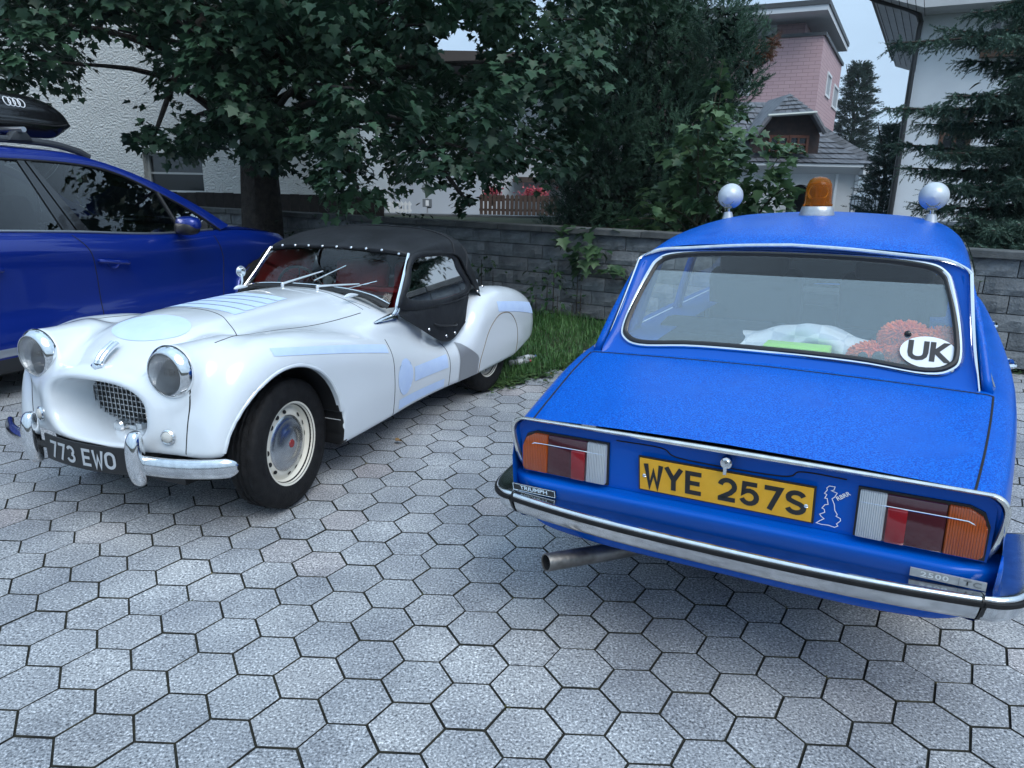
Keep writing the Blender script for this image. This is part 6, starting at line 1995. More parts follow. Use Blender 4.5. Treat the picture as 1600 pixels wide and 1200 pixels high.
# dormer slates on the front hip
for r in range(5):
    t0, t1 = r / 5, (r + 1) / 5
    A0 = np.array(el) * (1 - t0) + np.array([pkd[0], dm + 1.1, pkd[2]]) * t0; A1 = np.array(er) * (1 - t0) + np.array([pkd[0], dm + 1.1, pkd[2]]) * t0
    B0 = np.array(el) * (1 - t1) + np.array([pkd[0], dm + 1.1, pkd[2]]) * t1; B1 = np.array(er) * (1 - t1) + np.array([pkd[0], dm + 1.1, pkd[2]]) * t1
    n = max(1, 6 - r)
    for k in range(n):
        s0, s1 = (k + .03) / n, (k + .97) / n
        of = np.array([0, -.07, .05])
        mb = MB(); mb.add([A0 + (A1 - A0) * s0 + of, A0 + (A1 - A0) * s1 + of, B0 + (B1 - B0) * s1 + of * .4, B0 + (B1 - B0) * s0 + of * .4], [(0, 1, 2, 3)]); mb.build('slate', SLATE, dr_, smooth=False, recalc=False)
mb = MB(); mb.tube([np.array(el) + (-.1, -.08, -.02), np.array(er) + (.1, -.08, -.02)], .07, 8); mb.build('dormer_gutter', mat('zinc', (.28, .31, .30), .5, .6), lo_)
for a_, b_ in ((el, gl), (er, gr)):
    a_, b_ = np.array(a_), np.array(b_); mb = MB(); mb.tube([a_ + (0, -.05, -.05), b_ + (0, -.05, -.05)], .11, 6); mb.build('verge_board', noisy('grey_board', (.10, .10, .11), (.16, .16, .17), 5, .8), lo_)
zb_ = L3(1230, 240)[2]
mb = MB(); mb.add([np.array(el) + (0, .5, -.05), np.array(er) + (0, .5, -.05), np.array(gr) + (0, .5, -.1), (gr[0], dm + .5, zb_), (gl[0], dm + .5, zb_), np.array(gl) + (0, .5, -.1)], [(0, 1, 2, 3, 4, 5)]); mb.build('dormer_front', WOOD, lo_, smooth=False)
OW = mat('orange_frame', (.12, .04, .022), .6)
for u0, u1 in ((1194, 1228), (1224, 1258)):
    x0, x1 = L3(u0, 235)[0], L3(u1, 235)[0]; z0, z1 = L3(u0, 240)[2], L3(u0, 212)[2]
    window_part(lo_, lambda a, b, t, x0=x0, z0=z0: (x0 + a, dm + .48 - t, z0 + b), (x1 - x0) * .92, z1 - z0, fr=.11, bars=(2, 2), fm=OW, depth=.1)

# --- white house on the right
BD = 18.0
rp_ = lambda u, v: at_depth(u, v, BD)
rh = thing('gabled_house', 'white house with grey soffit and dark gutter behind the spruce', 'house', (rp_(1432, 100)[0], BD, .8), (0, 0, math.radians(-29)))
mb = MB(); mb.box((6, 5, 5), (12, 10, 10)); mb.build('wall', stucco('bright_render', (.70, .74, .79), (.78, .82, .86), 30, .25), rh, smooth=False)
zs = rp_(1440, 40)[2] - .8
mb = MB(); mb.prism([(-1.05, zs + .55), (0.02, zs + .2), (12.5, zs + .2), (12.5, zs + .5), (0, zs + .5), (-1.05, zs + .85)], -.9, 10.4, lambda a, b, t: (a, t, b))
sf = mb.build('soffit', noisy('soffit_boards', (.48, .49, .50), (.56, .57, .58), 4, .8), rh, smooth=False)
for k in range(7):
    mb = MB(); mb.box((-1.0 + k * .17, 3.9, zs + .535 - k * .0565), (.008, 11.2, .02)); mb.build('board_joint', SHUT, sf, smooth=False)
mb = MB(); mb.prism([(-1.2, zs + .95), (-1.2, zs + .75), (-1.02, zs + .75), (-1.02, zs + .95)], -1.0, 10.5, lambda a, b, t: (a, t, b)); mb.build('gutter', mat('black_gutter', (.02, .022, .025), .4), rh, smooth=False)
for k in range(26):
    mb = MB(); mb.prism([(-.1, 0), (.1, 0), (.07, .09), (-.07, .09)], 0, .4, lambda a, b, t, k=k: (-1.08 + t, -.95 + k * .44 + a * 2, zs + .92 + b)); mb.build('roof_tile', mat('dark_tile', (.03, .032, .035), .7), rh, smooth=False)
mb = MB(); mb.prism([(-1.1, zs + .9), (12.5, zs + .52), (12.5, zs + 5), (5, zs + 5)], -.9, 10.4, lambda a, b, t: (a, t, b)); mb.build('roof', mat('roof_dark', (.04, .042, .045), .8), rh, smooth=False)
mb = MB(); mb.tube(cr(np.array([(-1.1, -.6, zs + .75), (-1.08, -.55, zs + .55), (-.3, -.3, zs + .30), (-.06, -.12, zs + .1), (-.06, -.1, zs - .5), (-.06, -.1, -1)]), 30), .06, 8); mb.build('downpipe', mat('black_pipe', (.02, .022, .025), .4), rh)
for u0, u1, v0, v1 in ((1455, 1510, 175, 248), (1522, 1575, 12, 75)):
    a, b_ = rp_(u0, v1), rp_(u1, v0)
    window_part(rh, lambda A_, B_, t, a=a: (a[0] - rh.location.x + A_, -.005 - t, a[2] - .8 + B_), b_[0] - a[0], b_[2] - a[2], fr=.09, bars=(2, 2), fm=mat('brown_frame', (.10, .05, .03), .6) if v0 > 100 else FRAME_W)
a = rp_(1530, 92)
mb = MB(); mb.box((a[0] - rh.location.x + .35, -.2, a[2] - .8), (1.1, .22, .2)); wb_ = mb.build('window_box', mat('box_brown', (.10, .06, .04), .8), rh, smooth=False)
n = 220; Pp = NR.normal(0, 1, (n, 3)) * np.array([.3, .08, .09]) + np.array([a[0] - rh.location.x + .35, -.24, a[2] - .8 + .17])
o = link('flowers', raw_mesh((Pp[:, None] + NR.normal(0, .03, (n, 4, 3))).reshape(-1, 3), np.arange(n * 4).reshape(-1, 4), False), wb_, leafmat('red_petals', (.10, .12, .04), (.5, .10, .08), 12, .7, .3)); tag(o, kind='stuff')

# --- white van and iron fence by the lodge
vp = at_depth(1374, 330, 30)
vn = thing('van', 'white van parked beyond the lodge, only its cab roof showing', 'van', (vp[0] + .2, 30, .35), (0, 0, math.radians(8)))
prof = [(-1.0, .3), (-1.02, .75), (-.85, .92), (-.55, 1.0), (-.12, 1.52), (.15, 1.66), (3.2, 1.70), (3.3, .35), (3.2, .25), (-.9, .25)]
mb = MB(); mb.prism(prof, -.9, .9, lambda a, b, t: (a, t, b)); mb.build('body', mat('van_white', (.68, .71, .74), .3, coat=.6), vn, smooth=True, bevel=.05)
for s in (-1, 1):
    mb = MB(); mb.prism([(-.36, 1.02), (-.05, 1.44), (.42, 1.48), (.42, 1.02)], .9, .906, lambda a, b, t: (a, s * t, b)); mb.build('side_window', DARKPANE, vn, smooth=False)
    for x in (-.45, 2.5):
        wheel(vn, (x, s * .80, .02), s, .32, .2, .2, mat('van_rim', (.3, .3, .3), .4, .6))
mb = MB(); mb.add([(-.56, -.75, 1.01), (-.56, .75, 1.01), (-.13, .68, 1.53), (-.13, -.68, 1.53)], [(0, 1, 2, 3)]); o = mb.build('windscreen', DARKPANE, vn, smooth=False); o.location = (-.012, 0, .012)
A = at_depth(1326, 342, 28); fe = thing('iron_railing', 'short black iron railing with spear tops between lodge and van', 'railing', (A[0], 28, .3))
IRON = mat('black_iron', (.012, .013, .015), .5)
mb = MB(); mb.tube([(0, 0, -.2), (0, 0, .88)], .013, 6); mb.tube([(0, 0, .86), (0, 0, .98)], [.022, .002], 6); b0_ = mb.build('bar', IRON, fe)
for k in range(1, 15):
    o = b0_.copy(); COL.objects.link(o); o.location = (k * .13, 0, 0)
mb = MB(); mb.tube([(0, 0, .78), (1.85, 0, .78)], .012, 6); mb.build('rail', IRON, fe)
p = at_depth(1392, 300, 29); lp = thing('lamp_post', 'slim dark pole beside the white van', 'pole', (p[0], 29, .3))
mb = MB(); mb.tube([(0, 0, -.3), (0, 0, 3.2)], [.05, .04], 10); mb.build('pole', IRON, lp); mb = MB(); mb.lathe([(.09, -.3), (.09, -.05), (.06, 0)], 12); mb.build('pole_base', IRON, lp)

# --- wooded mountain flank in low cloud
hx = np.linspace(-2950, 2950, 90); hy = np.linspace(1800, 3250, 16)
P = np.zeros((90, 16, 3))
for i, x in enumerate(hx):
    for j, y in enumerate(hy):
        t = (y - 1800) / 1450
        P[i, j] = (x, y, -2 + (300 + 60 * math.sin(x * .003) + 30 * math.sin(x * .012 + 1)) * t ** .9 + 6 * math.sin(x * .03 + y * .02))
mb = MB(); mb.grid(P); o = mb.build('mountain', noisy('forest_slope', (.010, .022, .018), (.035, .055, .045), .012, .95, .0), None); tag(o, kind='structure')

# ================================================================== VEGETATION
BARK = noisy('bark', (.018, .015, .013), (.055, .045, .038), 14, .95, .9, 30, bdist=.03)
LEAF5 = np.array([(0, 0), (.24, -.04), (.52, .10), (.36, .27), (.62, .56), (.32, .55), (.19, .70), (0, 1), (-.19, .70), (-.32, .55), (-.62, .56), (-.36, .27), (-.52, .10), (-.24, -.04)])
LEAF3 = np.array([(0, 0), (.42, .14), (.52, .56), (.2, .62), (0, 1), (-.2, .62), (-.52, .56), (-.42, .14)])
OVAL = np.array([(0, 0), (.2, .22), (.24, .5), (.12, .82), (0, 1), (-.12, .82), (-.24, .5), (-.2, .22)])


def leaves(P, T, Nn, size, shape, curl=.18):
    """one polygon fan for each leaf: position, tip direction, normal, size"""
    n, m = len(P), len(shape)
    T = T / (np.linalg.norm(T, axis=1)[:, None] + 1e-9)
    Nn = Nn - T * (Nn * T).sum(1)[:, None]; Nn /= np.linalg.norm(Nn, axis=1)[:, None] + 1e-9
    S = np.cross(T, Nn)
    sh = np.concatenate([shape, [[0, .42]]])
    zz = curl * np.abs(sh[:, 0]) - curl * .9 * sh[:, 1] ** 2
    cu = NR.uniform(.3, 1.6, n)
    V = P[:, None] + size[:, None, None] * (sh[None, :, 0, None] * S[:, None] + sh[None, :, 1, None] * T[:, None] + (zz[None, :] * cu[:, None])[:, :, None] * Nn[:, None])
    k = np.arange(m)
    tri = np.stack([k, (k + 1) % m, np.full(m, m)], 1)
    F = (np.arange(n)[:, None, None] * (m + 1) + tri[None]).reshape(-1, 3)
    return V.reshape(-1, 3), F


def blob_leaves(blobs, per, size, shape, centre=None, droop=.55, up=.8, sd=.35, clip=None, shell=.45):
    Ps, Ts, Ns, Ss = [], [], [], []
    for b in blobs:
        c, r = np.array(b[0]), np.array(b[1]) * np.ones(3)
        n = int(per * (r[0] * r[1] * r[2]) ** (2 / 3) / .4)
        d = NR.normal(size=(n, 3)); d /= np.linalg.norm(d, axis=1)[:, None]
        rad = shell + (1.05 - shell) * NR.random(n) ** .6
        # twig clusters make the outline uneven
        k = max(4, n // 26)
        cd_ = NR.normal(size=(k, 3)); cd_ /= np.linalg.norm(cd_, axis=1)[:, None]
        w_ = NR.integers(0, k, n)
        mixd = .55 * d + .75 * cd_[w_] ; mixd /= np.linalg.norm(mixd, axis=1)[:, None]
        p = c + mixd * r * rad[:, None] * (1 + .22 * np.sin(w_ * 2.7))[:, None]
        out = mixd.copy(); out[:, 2] *= .3
        t = out * .6 + .5 * cd_[w_] * np.array([1, 1, .2]) + NR.normal(0, sd, (n, 3)); t[:, 2] -= droop
        nn = np.stack([out[:, 0] * .45, out[:, 1] * .45, np.full(n, up)], 1) + NR.normal(0, .16, (n, 3)) + .25 * cd_[NR.permutation(k)][w_]
        Ps.append(p); Ts.append(t); Ns.append(nn); Ss.append(size * NR.uniform(.6, 1.2, n))
    P, T, N_, S = map(np.concatenate, (Ps, Ts, Ns, Ss))
    if clip is not None:
        keep = clip(P); P, T, N_, S = P[keep], T[keep], N_[keep], S[keep]
    return leaves(P, T, N_, S, shape)


def limb(mb, pts, r0, r1, n=10, seg=14):
    P = cr(np.array(pts, float), seg); mb.tube(P, np.linspace(r0, r1, seg), n)


# --- the big maple over the car park
TX, TY = -3.52, 10.3
mp_ = thing('maple_tree', 'large dark maple whose crown overhangs the white roadster', 'tree', (0, 0, 0))
mb = MB()
Pt = np.array([(TX, TY, -.1), (TX, TY, .5), (TX + .03, TY, 1.4), (TX + .02, TY, 2.6), (TX - .05, TY, 4.5), (TX, TY, 6.5)])
seg = 20; PP = cr(Pt, seg); rr = np.interp(np.linspace(0, 1, seg), [0, .08, .25, .6, 1], [.42, .32, .27, .22, .12])
V, F = tube_vf(PP, rr, 16); 
ang = np.arctan2(V[:, 1] - TY, V[:, 0] - TX)
V[:, 0] += .02 * np.cos(ang) * np.sin(ang * 5 + V[:, 2] * 2); V[:, 1] += .02 * np.sin(ang) * np.sin(ang * 5 + V[:, 2] * 2)
mb.add(V, F); mb.build('trunk', BARK, mp_)
CAN = [(-90, -90), (960, -90), (930, 50), (905, 110), (915, 190), (885, 250), (845, 292), (775, 285), (735, 312), (700, 285), (640, 272), (560, 288), (480, 278), (440, 272), (370, 240), (330, 228), (285, 215), (215, 200), (205, 180), (245, 150), (300, 130), (250, 85), (195, 55), (150, 45), (120, 85), (60, 105), (-90, 110)]
blobs = []
rg = random.Random(3)
for u in range(-60, 960, 62):
    for v in range(-60, 320, 50):
        uu, vv = u + rg.uniform(-22, 22), v + rg.uniform(-18, 18)
        if in_poly((uu, vv), CAN):
            for dd in ((rg.uniform(6.6, 8.2), rg.uniform(8.4, 10.6)) if rg.random() < .8 else (rg.uniform(7, 10),)):
                p = at_depth(uu, vv, dd)
                # keep inside a crown of 5.6 m round the trunk
                if math.hypot(p[0] - TX, (p[1] - TY)) < 5.6:
                    r = rg.uniform(.30, .50) * dd / 8
                    blobs.append((p, (r, r, r * .75)))
front = len(blobs)
for k in range(36):       # unseen rest of the crown, added above and behind to darken the underside
    a = rg.uniform(0, 2 * PI); q = math.sqrt(rg.random()) * 4.9
    x, y = TX + q * math.cos(a), TY + q * math.sin(a)
    z = rg.uniform(3.6, 8.6) * (1 - .25 * (q / 4.9) ** 2) + .3
    pq = project((x, y, z))[0]
    if pq[1] > -40 and pq[2] > 0 and 0 < pq[0] < 1600: continue
    r = rg.uniform(.75, 1.15); blobs.append(((x, y, z), (r, r, r * .7)))
# hanging sprigs under the crown
for u, v, dd in ((735, 322, 8.6), (728, 300, 8.5), (205, 205, 8.3), (240, 215, 8.4), (290, 228, 8.6), (640, 285, 9), (560, 295, 9), (500, 285, 9.2), (250, 115, 8.2), (300, 120, 8.3), (130, 70, 7.5), (80, 110, 7.4), (840, 285, 9), (870, 230, 9)):
    blobs.append((at_depth(u, v, dd), (.17, .17, .15)))
def gaps(P):
    """open places between the limbs where sky and houses show"""
    keep = np.ones(len(P), bool)
    for u, v, dd, r in ((715, 75, 8.5, .26), (440, 150, 8.6, .14), (660, 215, 8.6, .10), (570, 205, 8.6, .10), (180, 110, 8.0, .32), (155, 165, 8.0, .35), (250, 180, 8.2, .16), (310, 165, 8.2, .12)):
        a = at_depth(u, v, dd); d = a - np.array([0, 0, CAM_H]); d /= np.linalg.norm(d)
        w_ = P - np.array([0, 0, CAM_H]); along = w_ @ d
        dist = np.linalg.norm(w_ - along[:, None] * d, axis=1)
        keep &= ~((dist < r * (along / dd) * (1 + .3 * np.sin(P[:, 0] * 17 + P[:, 2] * 23))) & (along < 12))
    return keep
V, F = blob_leaves(blobs, 430, .096, LEAF5, droop=.5, up=.7, clip=gaps)
MAPLE = leafmat('maple_leaves', (.010, .032, .018), (.055, .122, .062), .9, .5, .16)
o = link('crown', raw_mesh(V, F), mp_, MAPLE); tag(o, kind='stuff')
mb = MB()
for b in blobs[:front:4]:
    c = np.array(b[0]); s0 = np.array([TX, TY, min(max(c[2] - .6, 1.9), 4.5)])
    mid = .5 * (s0 + c) + np.array([0, 0, .35]); 
    limb(mb, [s0, mid, c], .055, .010, 6, 10)
for b in blobs[front:front + 40:3]:
    c = np.array(b[0]); limb(mb, [(TX, TY, 3.6), .5 * (np.array([TX, TY, 3.6]) + c) + np.array([0, 0, .5]), c], .09, .02, 6, 8)
mb.build('branches', BARK, mp_)


# --- conifers
def needles(A, D_, L, k, nl, spread=.9, wn=.0035):
    """k needles round each shoot axis: start A, direction D, length L"""
    n = len(A)
    D_ = D_ / np.linalg.norm(D_, axis=1)[:, None]
    U = np.cross(D_, np.array([.31, .17, .93])); U /= np.linalg.norm(U, axis=1)[:, None]; W = np.cross(D_, U)
    s = NR.random((n, k)); a = NR.uniform(0, 2 * PI, (n, k))
    base = A[:, None] + D_[:, None] * (s * L[:, None])[:, :, None]
    rd = np.cos(a)[:, :, None] * U[:, None] + np.sin(a)[:, :, None] * W[:, None]
    dirn = D_[:, None] * (.75 + .5 * s[:, :, None]) + rd * spread; dirn /= np.linalg.norm(dirn, axis=2)[:, :, None]
    ln = nl * NR.uniform(.7, 1.15, (n, k)) * (1 - .35 * s)
    tip = base + dirn * ln[:, :, None]
    side = np.cross(dirn, rd + .2) ; side /= np.linalg.norm(side, axis=2)[:, :, None] + 1e-9
    V = np.stack([base - side * wn, base + side * wn, tip], 2).reshape(-1, 3)
    return V, np.arange(len(V)).reshape(-1, 3)


def conifer_mass(blobs, per, L, k, nl, wn, upk=.8):
    As, Ds, Ls = [], [], []
    for c, r in blobs:
        r = np.array(r) * np.ones(3); n = int(per * r[0] * r[2])
        d = NR.normal(size=(n, 3)); d /= np.linalg.norm(d, axis=1)[:, None]
        kk = max(3, n // 14); cc = NR.normal(size=(kk, 3)); cc /= np.linalg.norm(cc, axis=1)[:, None]; w_ = NR.integers(0, kk, n)
        m = .5 * d + .8 * cc[w_]; m /= np.linalg.norm(m, axis=1)[:, None]
        p = np.array(c) + m * r * (.5 + .5 * NR.random(n) ** .5)[:, None] * (1 + .2 * np.sin(w_ * 1.9))[:, None]
        dr = m * np.array([1, 1, .4]) + np.array([0, 0, upk]) + NR.normal(0, .28, (n, 3))
        As.append(p); Ds.append(dr); Ls.append(L * NR.uniform(.6, 1.3, n))
    A, D_, Lx = map(np.concatenate, (As, Ds, Ls))
    return needles(A, D_, Lx, k, nl, 1.0, wn)


PINE = leafmat('pine_needles', (.010, .038, .026), (.075, .165, .10), 1.6, .6, .10)
pt = thing('pine_tree', 'dense dark green pine beyond the block wall', 'tree', (0, 0, 0))
rg = random.Random(5)
PB = []
for u, v, r in ((900, 40, .6), (960, -20, .7), (1030, -30, .7), (1080, 20, .55), (1120, 55, .45), (1160, 75, .35), (930, 110, .6), (1000, 60, .7), (1050, 100, .7), (1105, 120, .5), (1150, 110, .32), (960, 170, .7), (1030, 180, .7), (1085, 190, .5), (1120, 165, .4), (905, 200, .5), (925, 250, .6), (990, 240, .7), (1050, 250, .6), (900, 300, .5), (960, 310, .6), (1020, 310, .6), (1080, 290, .5), (890, 140, .45), (1115, 225, .35), (1060, 320, .4), (940, 345, .4), (880, 345, .3)):
    for q in range(2):
        p = at_depth(u + rg.uniform(-12, 12), v + rg.uniform(-12, 12), rg.uniform(11.4, 13.2) if q == 0 else rg.uniform(13, 14.5)); PB.append((p, (r * .95, r * .95, r * 1.15)))
for q in range(14): PB.append((at_depth(rg.uniform(900, 1080), rg.uniform(-240, -70), rg.uniform(12, 14)), (.8, .8, .9)))
V, F = conifer_mass(PB, 800, .20, 26, .085, .0060)
o = link('crown', raw_mesh(V, F, False), pt, PINE); tag(o, kind='stuff')
core = at_depth(985, 300, 13.3)
mb = MB(); limb(mb, [(core[0], 13.3, .6), (core[0], 13.4, 3), (core[0] + .1, 13.4, 6.5)], .22, .06, 10); mb.build('trunk', BARK, pt)
# dark inner twigs fill the heart of the crown
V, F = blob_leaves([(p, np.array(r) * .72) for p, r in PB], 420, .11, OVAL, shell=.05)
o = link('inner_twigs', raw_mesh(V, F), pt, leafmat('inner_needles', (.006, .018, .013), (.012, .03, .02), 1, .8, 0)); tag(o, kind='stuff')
# brown dead branch at its right
BR = [(at_depth(1195, 78, 12.2), .22), (at_depth(1212, 70, 12.2), .15), (at_depth(1200, 92, 12.2), .16), (at_depth(1180, 108, 12.2), .18)]
V, F = conifer_mass([(p, (r, r * .6, r * .5)) for p, r in BR], 2200, .12, 26, .06, .004, upk=-.3)
o = link('dead_spray', raw_mesh(V, F, False), pt, leafmat('brown_needles', (.10, .045, .025), (.22, .10, .06), 4, .8, .1)); tag(o, kind='stuff'); o['label'] = 'brown withered spray'

# --- young sycamore behind the wall
sy_t = thing('sycamore_sapling', 'young leafy sycamore growing over the wall behind the blue saloon', 'tree', (0, 0, 0))
SB = []
rg = random.Random(9)
for u, v, r in ((1130, 100, .07), (1128, 128, .10), (1125, 155, .18), (1110, 180, .20), (1090, 205, .24), (1150, 170, .14), (1125, 210, .28), (1160, 220, .22), (1070, 235, .24), (1110, 250, .32), (1150, 255, .28), (1190, 235, .20), (1220, 245, .18), (1245, 240, .10), (1060, 270, .28), (1100, 290, .34), (1150, 290, .30), (1195, 275, .20), (1225, 270, .15), (1040, 310, .26), (1080, 325, .32), (1130, 325, .32), (1180, 310, .24), (1215, 315, .16), (1010, 330, .16), (985, 345, .12), (1240, 292, .12), (1215, 330, .14), (965, 352, .10), (1100, 345, .3), (1160, 340, .26), (1000, 365, .16), (1030, 350, .22)):
    SB.append((at_depth(u, v, rg.uniform(8.3, 9.6) if u > 1020 else 8.45), (r, r, r * .8)))
for s_, z_, r in ((-4.2, .85, .20), (-4.0, .70, .16), (-3.85, .95, .22), (-3.7, .55, .12)):
    p = wall_pt(s_, .10); SB.append(((p[0], p[1], z_), (r, .10, r)))
V, F = blob_leaves(SB, 330, .135, LEAF5, droop=.35, up=.9, sd=.4)
o = link('crown', raw_mesh(V, F), sy_t, leafmat('sycamore_leaves', (.032, .080, .038), (.125, .21, .095), 3.0, .42, .25)); tag(o, kind='stuff')
base = at_depth(1120, 350, 9.0)
mb = MB()
for b in SB[::2]:
    c = np.array(b[0]); s0 = np.array([base[0] + rg.uniform(-.4, .4), 9.0, .9]); limb(mb, [s0, .5 * (s0 + c) + np.array([0, 0, .15]), c + np.array([0, 0, .05])], .018, .005, 6, 10)
mb.build('stems', noisy('green_bark', (.03, .035, .02), (.07, .065, .04), 9, .8), sy_t)

# --- spruce at the right edge
sp_ = thing('spruce_tree', 'tall blue-green spruce reaching in from the right edge', 'tree', (0, 0, 0))
SX, SY = 6.55, 8.9
mb = MB(); limb(mb, [(SX, SY, .6), (SX, SY, 3), (SX, SY, 7)], .2, .07, 12); mb.build('trunk', BARK, sp_)
A_, D__, L_ = [], [], []
rg = random.Random(12)
mbb = MB()
BRN = [(1392, 68, 8.0, 3.6), (1470, 45, 8.4, 3.4), (1520, 20, 8.0, 3.9), (1560, 60, 7.6, 3.5), (1500, 95, 8.8, 3.2), (1376, 170, 7.9, 2.75), (1430, 195, 8.3, 2.6), (1480, 150, 7.7, 2.9), (1540, 160, 7.9, 2.9), (1590, 120, 7.6, 3.2), (1400, 225, 8.2, 2.2), (1410, 262, 8.2, 2.0), (1460, 240, 7.9, 2.3), (1520, 235, 8.2, 2.3), (1585, 205, 7.3, 2.5), (1430, 320, 8.1, 1.55), (1475, 290, 7.9, 1.9), (1540, 300, 7.9, 1.85), (1590, 280, 7.5, 1.9), (1440, 355, 8.0, 1.25), (1500, 340, 7.8, 1.4), (1550, 360, 7.4, 1.2), (1590, 350, 7.2, 1.3), (1470, 380, 7.7, 1.05), (1530, 385, 7.3, 1.0), (1600, 385, 7.0, 1.0), (1560, 10, 8.6, 4.2), (1600, -10, 8, 4.5), (1600, 60, 8.6, 3.7), (1560, 110, 9.0, 3.3), (1600, 170, 8.8, 2.8), (1560, 220, 8.9, 2.4), (1600, 250, 9, 2.2), (1560, 330, 8.8, 1.5), (1600, 320, 9, 1.6), (1490, 205, 9.0, 2.6), (1500, 270, 9.0, 2.1), (1450, 300, 8.9, 1.9)]
for u, v, dd, zt in BRN:
    tip = at_depth(u, v, dd)
    st = np.array([SX, SY, max(tip[2] + .15, zt)])
    mid = .5 * (st + tip) + np.array([0, 0, -.12])
    P = cr(np.array([st, mid, tip]), 26)
    mbb.tube(P, np.linspace(.03, .005, 26), 6)
    ax = tip - st; ln = np.linalg.norm(ax); ax /= ln
    lat_ = np.cross(ax, [0, 0, 1]); lat_ /= np.linalg.norm(lat_)
    n = int(50 * ln)
    for k in range(n):
        t = rg.uniform(.12, 1.0); p = P[min(int(t * 25), 25)]
        side = rg.choice((-1, 1)); l2 = (1.05 - t) * rg.uniform(.25, .55) + .10
        dirn = ax * .75 + lat_ * side * rg.uniform(.4, 1.0) + np.array([0, 0, rg.uniform(-.45, .25)])
        dirn /= np.linalg.norm(dirn)
        A_.append(p); D__.append(dirn); L_.append(l2)
        mcount = int(l2 / .07)
        for q in range(mcount):
            pp = p + dirn * l2 * rg.uniform(.2, 1)
            d2 = dirn * .6 + lat_ * rg.uniform(-.6, .6) + np.array([0, 0, rg.uniform(-1.0, .2)])
            A_.append(pp); D__.append(d2); L_.append(rg.uniform(.06, .15))
    A_.append(tip - ax * .12); D__.append(ax + np.array([0, 0, .2])); L_.append(.16)
mbb.build('branches', BARK, sp_)
A_, D__, L_ = np.array(A_), np.array(D__), np.array(L_)
long_ = L_ > .16
A_ = np.concatenate([A_] + [A_[long_]] * 3); D__ = np.concatenate([D__] + [D__[long_]] * 3); L_ = np.concatenate([L_] + [L_[long_]] * 3)
V, F = needles(A_, D__, L_, 34, .034, 1.0, .0036)
o = link('needles', raw_mesh(V, F, False), sp_, leafmat('spruce_needles', (.022, .058, .044), (.16, .25, .19), 2.2, .5, .08)); tag(o, kind='stuff')
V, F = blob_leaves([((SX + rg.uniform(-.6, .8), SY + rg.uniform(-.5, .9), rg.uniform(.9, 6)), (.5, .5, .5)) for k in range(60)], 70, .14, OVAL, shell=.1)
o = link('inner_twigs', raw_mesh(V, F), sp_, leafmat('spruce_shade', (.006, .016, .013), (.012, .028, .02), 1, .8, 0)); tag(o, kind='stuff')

# --- farther conifers
def far_conifer(label, u, v_top, v_bot, half_w, dd, taper=1.0, dens=1.0):
    t_ = thing('far_conifer', label, 'tree', (0, 0, 0))
    top, bot = at_depth(u, v_top, dd), at_depth(u, v_bot, dd)
    hgt = top[2] - bot[2]; w_ = half_w * dd / 1135
    mb = MB(); limb(mb, [(bot[0], dd, min(bot[2], .6)), (bot[0], dd, bot[2] + hgt * .5), (top[0], dd, top[2])], w_ * .12, .02, 8); mb.build('trunk', BARK, t_)
    n = int(900 * dens)
    s = NR.random(n); a = NR.uniform(0, 2 * PI, n)
    ring = w_ * (1 - s) ** taper * (.75 + .35 * np.sin(s * 60) ) + .05
    q = np.sqrt(NR.random(n)) * .7 + .3
    A = np.stack([bot[0] + ring * q * np.cos(a), dd + ring * q * np.sin(a), bot[2] + hgt * s], 1)
    Dd = np.stack([np.cos(a), np.sin(a), np.full(n, .25)], 1) + NR.normal(0, .25, (n, 3))
    V, F = needles(A, Dd, np.full(n, w_ * .30), 26, w_ * .11, 1.0, w_ * .011)
    o = link('crown', raw_mesh(V, F, False), t_, leafmat('far_needles', (.012, .03, .024), (.035, .07, .05), .6, .6, .05)); tag(o, kind='stuff')
far_conifer('dark conifer right behind the pink apartment house', 1322, 100, 275, 40, 70, .55, 2.2)
far_conifer('small pointed spruce between lodge and right-hand house', 1372, 196, 345, 42, 26, .9, 1.6)
far_conifer('broad low conifer behind the white van', 1395, 240, 345, 45, 36, .8, 1.4)

# --- plants by the wall and under the trunk
def shrub(name, label, blobs, per, size, shape, c0, c1, up=.9):
    t_ = thing(name, label, 'shrub', (0, 0, 0))
    V, F = blob_leaves(blobs, per, size, shape, droop=.3, up=up)
    o = link('foliage', raw_mesh(V, F), t_, leafmat(name + '_leaves', c0, c1, 6, .45, .2)); tag(o, kind='stuff')
    mb = MB()
    for b in blobs:
        c = np.array(b[0]); limb(mb, [(c[0], c[1], .0), c * np.array([1, 1, .5]), c], .008, .004, 5, 6)
    mb.build('stems', BARK, t_)
def wp(u, off, z): # a point in front of the wall above pixel column u
    d = ray_dir(u, 450); n2 = WN; o2 = np.array([0, 0]); P0 = wall_pt(0, off)
    k = (P0 @ n2) / (d[:2] @ n2); q = d[:2] * k; return (q[0], q[1], z)
shrub('leafy_shrub', 'bushy dark green shrub against the wall behind the roadster tail', [(wp(855, .25, .45), (.24, .22, .22)), (wp(872, .28, .30), (.26, .22, .2)), (wp(838, .26, .28), (.2, .2, .2)), (wp(865, .2, .62), (.14, .12, .12))], 330, .075, OVAL, (.016, .05, .018), (.05, .11, .04))
shrub('wall_weed', 'small leafy weed between soft top and wall', [(wp(752, .2, .62), (.16, .14, .16)), (wp(770, .22, .50), (.12, .12, .12))], 330, .07, OVAL, (.02, .055, .02), (.06, .12, .045))
shrub('trailing_weed', 'thin dry weed climbing the block wall', [(wp(902, .1, .66), (.07, .06, .14)), (wp(908, .12, .42), (.10, .08, .14)), (wp(895, .2, .2), (.2, .14, .12))], 170, .05, OVAL, (.03, .055, .02), (.11, .12, .06))
